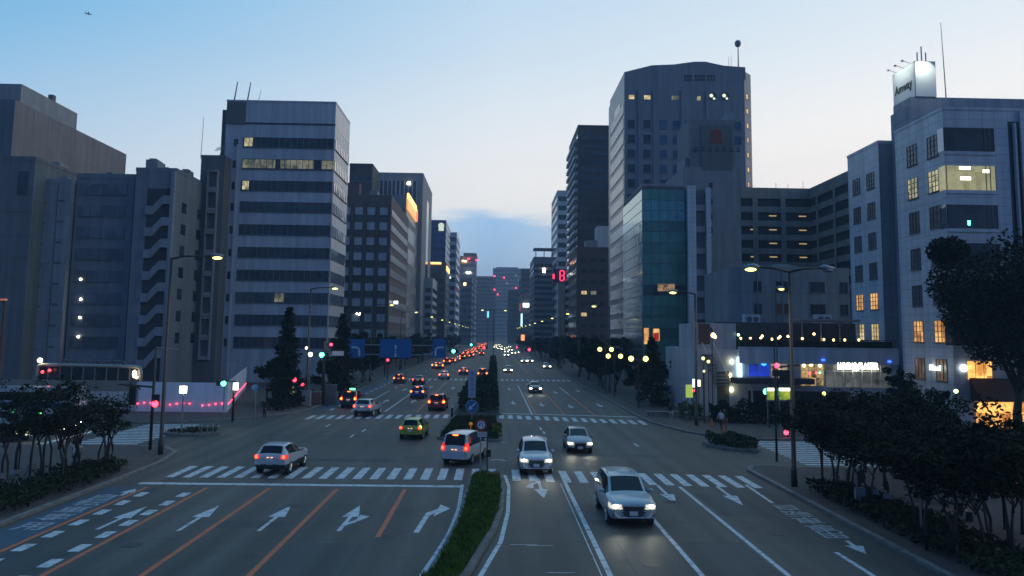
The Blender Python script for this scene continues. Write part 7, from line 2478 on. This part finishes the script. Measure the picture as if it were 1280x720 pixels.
# tripod of roadside clutter: traffic cones by the planted island
for px, py, lb in ((904, 541.5, 'orange traffic cone at the edge of the planted island'), (890, 533, 'orange traffic cone behind the walker in white')):
    b0 = Vector(on_pave(px, py)) if px == 890 else Vector(G(px, py, .2))
    t = thing('traffic_cone', lb, 'traffic cone', tuple(b0))
    m = M(); m.tube([b0 + Vector((0, 0, .04)), b0 + Vector((0, 0, .7))], [.16, .03], 12); m.obj('cone', mat('cone_orange', (0.6, 0.16, 0.02), .6, var=.1), t)
    m = M(); m.box(b0.x - .19, b0.x + .19, b0.y - .19, b0.y + .19, b0.z, b0.z + .04); m.obj('base', PLASTIC, t)

# ------------------------------------------------------------------ hoarding and site works on the far left corner
Y = 78.2
HW = mat('hoarding_white', (0.74, 0.75, 0.84), 0.55, var=0.1, scale=.7, stretch=(3, 1, .3))
pts = [A(168, 0, Y).x, A(285, 0, Y).x]
hx0, hx1 = A(168, 520, Y).x, A(283, 520, Y).x
hz = A(230, 478, Y).z
t = thing('hoarding', 'tall white site hoarding with a string of red lamps', 'hoarding', (hx0, Y, PZ))
m = M()
k = 10
for i in range(k):
    a, b_ = hx0 + (hx1 - hx0) * i / k, hx0 + (hx1 - hx0) * (i + 1) / k
    m.box(a + .01, b_ - .01, Y, Y + .05, PZ, hz)
m.obj('panel', HW, t)
ex, ey = A(330, 0, 112).x, 112.0
fr = Face((hx1, Y), Vector((ex - hx1, ey - Y)).normalized()[:], Vector((ey - Y, -(ex - hx1))).normalized()[:])
LL = math.hypot(ex - hx1, ey - Y)
m = M()
for i in range(14):
    fbox(m, fr, LL * i / 14 + .01, LL * (i + 1) / 14 - .01, PZ, hz + .1, -.05, 0)
m.obj('side_panel', HW, t)
m = M()
for z_ in frange(.4, hz - .5, 12):
    m.box(hx0 + .15, hx0 + .22, Y - .03, Y - .002, z_, z_ + .12)
    m.box(hx1 - .35, hx1 - .28, Y - .03, Y - .002, z_, z_ + .12)
m.obj('black_marks', PLASTIC, t)
zr_ = A(230, 505, Y).z
GRL = 'red lamps strung along the white hoarding'
lam = None
for i in range(30):
    if i < 14:
        u_ = hx0 + .25 + (hx1 - hx0 - .4) * i / 13.5
        pos = Vector((u_, Y - .09, zr_ + .1 * math.sin(i * 1.1)))
        if i == 9:
            continue
    else:
        s_ = (i - 13.5) / 16.5 * LL
        pos = fr.o + fr.u * s_ + fr.n * .09 + Vector((0, 0, zr_))
    if lam is None:
        lam = thing('warning_lamp', 'small red lamp hung on the white site hoarding', 'lamp', (0, 0, 0), 0, GRL, local=True)
        m = M(); m.ball((0, 0, 0), .07); m.obj('bulb', glow('red_string_lamp', (1.0, .05, .12), 6), lam, True)
        m = M(); m.box(-.03, .03, .0, .04, .07, .14); m.obj('holder', PLASTIC, lam)
        lam.location = pos
    else:
        dup(lam, pos)
# corrugated wall and loading frame to the left of it
gx0, gx1 = A(20, 0, Y).x, hx0 - .05
t = thing('site_fence', 'grey corrugated fence of pale upright sheets beside the white hoarding', 'fence', (gx0, Y, PZ))
zg0, zg1 = A(120, 489, Y).z, A(120, 475.5, Y).z
m = M()
for i in range(26):
    a = gx0 + (gx1 - gx0) * i / 26
    m.box(a, a + (gx1 - gx0) / 26 - .06, Y + .1, Y + .16, PZ, zg0)
m.obj('sheet', W_WHITE, t)
m = M()
for i in range(60):
    a = gx0 + (gx1 - gx0) * i / 60
    m.box(a, a + (gx1 - gx0) / 60 - .02, Y + .12 + (i % 2) * .03, Y + .2, zg0 + .01, zg1)
m.obj('upper_sheet', conc('fence_tan', (0.30, 0.28, 0.24)), t)
Y2 = 84.0
fx0, fx1 = A(46, 460, Y2).x, A(177, 460, Y2).x
zf_ = A(120, 456.5, Y2).z
t = thing('loading_frame', 'long pale steel portal frame with rounded ends standing behind the site fence', 'frame', (fx0, Y2, PZ))
m = M(); m.tube([(fx0, Y2, PZ), (fx0, Y2, zf_ - .5), (fx0 + .15, Y2, zf_ - .12), (fx0 + .6, Y2, zf_), (fx1 - .6, Y2, zf_ - .1), (fx1 - .15, Y2, zf_ - .25), (fx1, Y2, zf_ - .7), (fx1, Y2, PZ)], .17, 8); m.obj('portal', mat('cream_steel', (0.36, 0.35, 0.30), .5, var=.1), t, True)
ns = 9
for i in range(1, ns):
    x = fx0 + (fx1 - fx0) * i / ns
    m = M(); m.box(x - .04, x + .04, Y2 - .04, Y2 + .04, 2, zf_ - .1); m.obj('upright', GREYM, t)
m = M()
xa_, xb_ = fx0 + (fx1 - fx0) * .22, fx0 + (fx1 - fx0) * .88
m.tube([(xa_, Y2, zf_ + .5), (xb_ - .8, Y2, zf_ + .5), (xb_, Y2, zf_)], .05, 5)
for i in range(12):
    x = xa_ + (xb_ - xa_ - .8) * i / 12
    m.tube([(x, Y2, zf_), (x + (xb_ - xa_) / 24, Y2, zf_ + .5), (x + (xb_ - xa_) / 12, Y2, zf_)], .03, 4)
m.obj('top_truss', GREYM, t)
m = M(); m.box(fx0 + .2, fx1 - .2, Y2 + .2, Y2 + .3, 1, zf_ - .2); m.obj('dark_glazing', GLASS, t)
m = M(); p = A(50, 450.5, Y2 - .3); m.ball(p, .24); m.obj('floodlight', LAMPW, t, True)
m = M(); p = A(168, 467.5, Y2 - .3); m.ball(p, .2, sq=(1, 1, 2)); m.ball(p + Vector((.25, 0, -.35)), .14); m.obj('warm_floodlight', mat('warm_flood', (.3, .3, .3), .4, var=0, emit=(1, .75, .5), estr=9), t, True)
for px, py in ((53, 465), (62, 463)):
    m = M(); p = A(px, py, Y2 - .3); m.ball(p, .16); m.obj('red_lamp', glow('dim_red_lamp', (1.0, .05, .06), 3), t, True)
# parked van and bus shapes in the side street behind the slim trees
p = A(40, 497, 70)
t = thing('parked_van', 'long pale van parked in the side street behind the slim trees', 'van', (p.x, 70, 0))
x0_, x1_ = A(-10, 500, 70).x, A(92, 500, 70).x
m = M(); m.prism([(x0_, 70), (x1_, 70), (x1_, 72), (x0_, 72)], .5, A(40, 484, 70).z); m.obj('body', car_paint('white', (.72, .73, .75)), t)
m = M(); m.box(x0_ + .2, x1_ - .3, 69.97, 69.999, A(40, 500, 70).z, A(40, 490, 70).z); m.obj('side_window', CAR_GLASS, t)
m = M(); m.box(x0_ + .05, x1_ - .05, 69.975, 69.999, 1.15, 1.6); m.obj('blue_stripe', BLUES, t)
for xx in (x0_ + 1.2, x1_ - 1.2):
    m = M(); m.disc((xx, 70.1, .4), .4, (0, -1, 0), .12, 0, 18); m.obj('wheel', BLACK, t)
for i, (px, py, lb) in enumerate(((20, 517, 'dark taxi with a green roof lamp in the side street, nearest the photograph edge'), (55, 519, 'dark taxi with a green roof lamp in the side street, behind slim trunks'))):
    p = G(px, py + 22)
    c_ = make_car('sedan', BLACKC, i == 1, None, lb, (p.x, p.y, 0), R(-80), level=2, taxi=glow('green_taxi_lamp', (0.1, 1.0, 0.25), 5), cat='taxi')
p = G(34, 550)
make_car('sedan', SILVER, True, None, 'silver saloon with headlights on, seen through the slim trees', (p.x - 2, p.y, 0), R(-95), level=2)
p = G(1128, 566)
make_car('hatch', SILVER, False, None, 'pale car waiting in the side street behind the bushy trees', (p.x, p.y, 0), R(90), level=2)

# aircraft
q = A(110.5, 17.5, 900)
t = thing('airplane', 'tiny dark airplane high in the blue sky', 'airplane', (0, 0, 0), 0, None, local=True)
AP = mat('aircraft_grey', (0.10, 0.12, 0.15), .5, var=.05)
m = M(); m.tube([(-3.6, 0, .3), (-2.4, 0, .1), (0, 0, 0), (2.6, 0, 0), (3.6, 0, -.1)], [.15, .5, .65, .6, .15], 10); m.obj('fuselage', AP, t, True)
m = M(); m.quad([(.9, 0, 0), (-.7, 0, 0), (-1.6, 4.6, .5), (-.9, 4.6, .5)]); m.quad([(.9, 0, .05), (-.7, 0, .05), (.6, -4.6, 1.3), (1.3, -4.6, 1.3)]); m.obj('wing', AP, t)
m = M(); m.prism([(-3.7, -.08), (-2.5, -.08), (-2.5, .08), (-3.7, .08)], .2, .5); m.quad([(-3.8, 0, 1.9), (-3.1, 0, 1.9), (-2.3, 0, .3), (-3.6, 0, .3)]); m.obj('tail_fin', AP, t)
t.location, t.rotation_euler = q, (0, R(4), R(15))

# ------------------------------------------------------------------ haze
HAZE = True
if HAZE:
    m = M(); m.box(-420, 420, -60, 1500, -1.05, 126)
    o = m.obj('haze', bpy.data.materials.new('haze_air'))
    o['kind'] = 'stuff'
    hm = o.data.materials[0]
    hm.use_nodes = True
    t_ = hm.node_tree
    t_.nodes.clear()
    pv = N(t_, 'ShaderNodeVolumePrincipled')
    pv.inputs['Color'].default_value = (0.62, 0.78, 0.95, 1)
    pv.inputs['Density'].default_value = 0.0005
    ou = N(t_, 'ShaderNodeOutputMaterial')
    t_.links.new(pv.outputs[0], ou.inputs['Volume'])
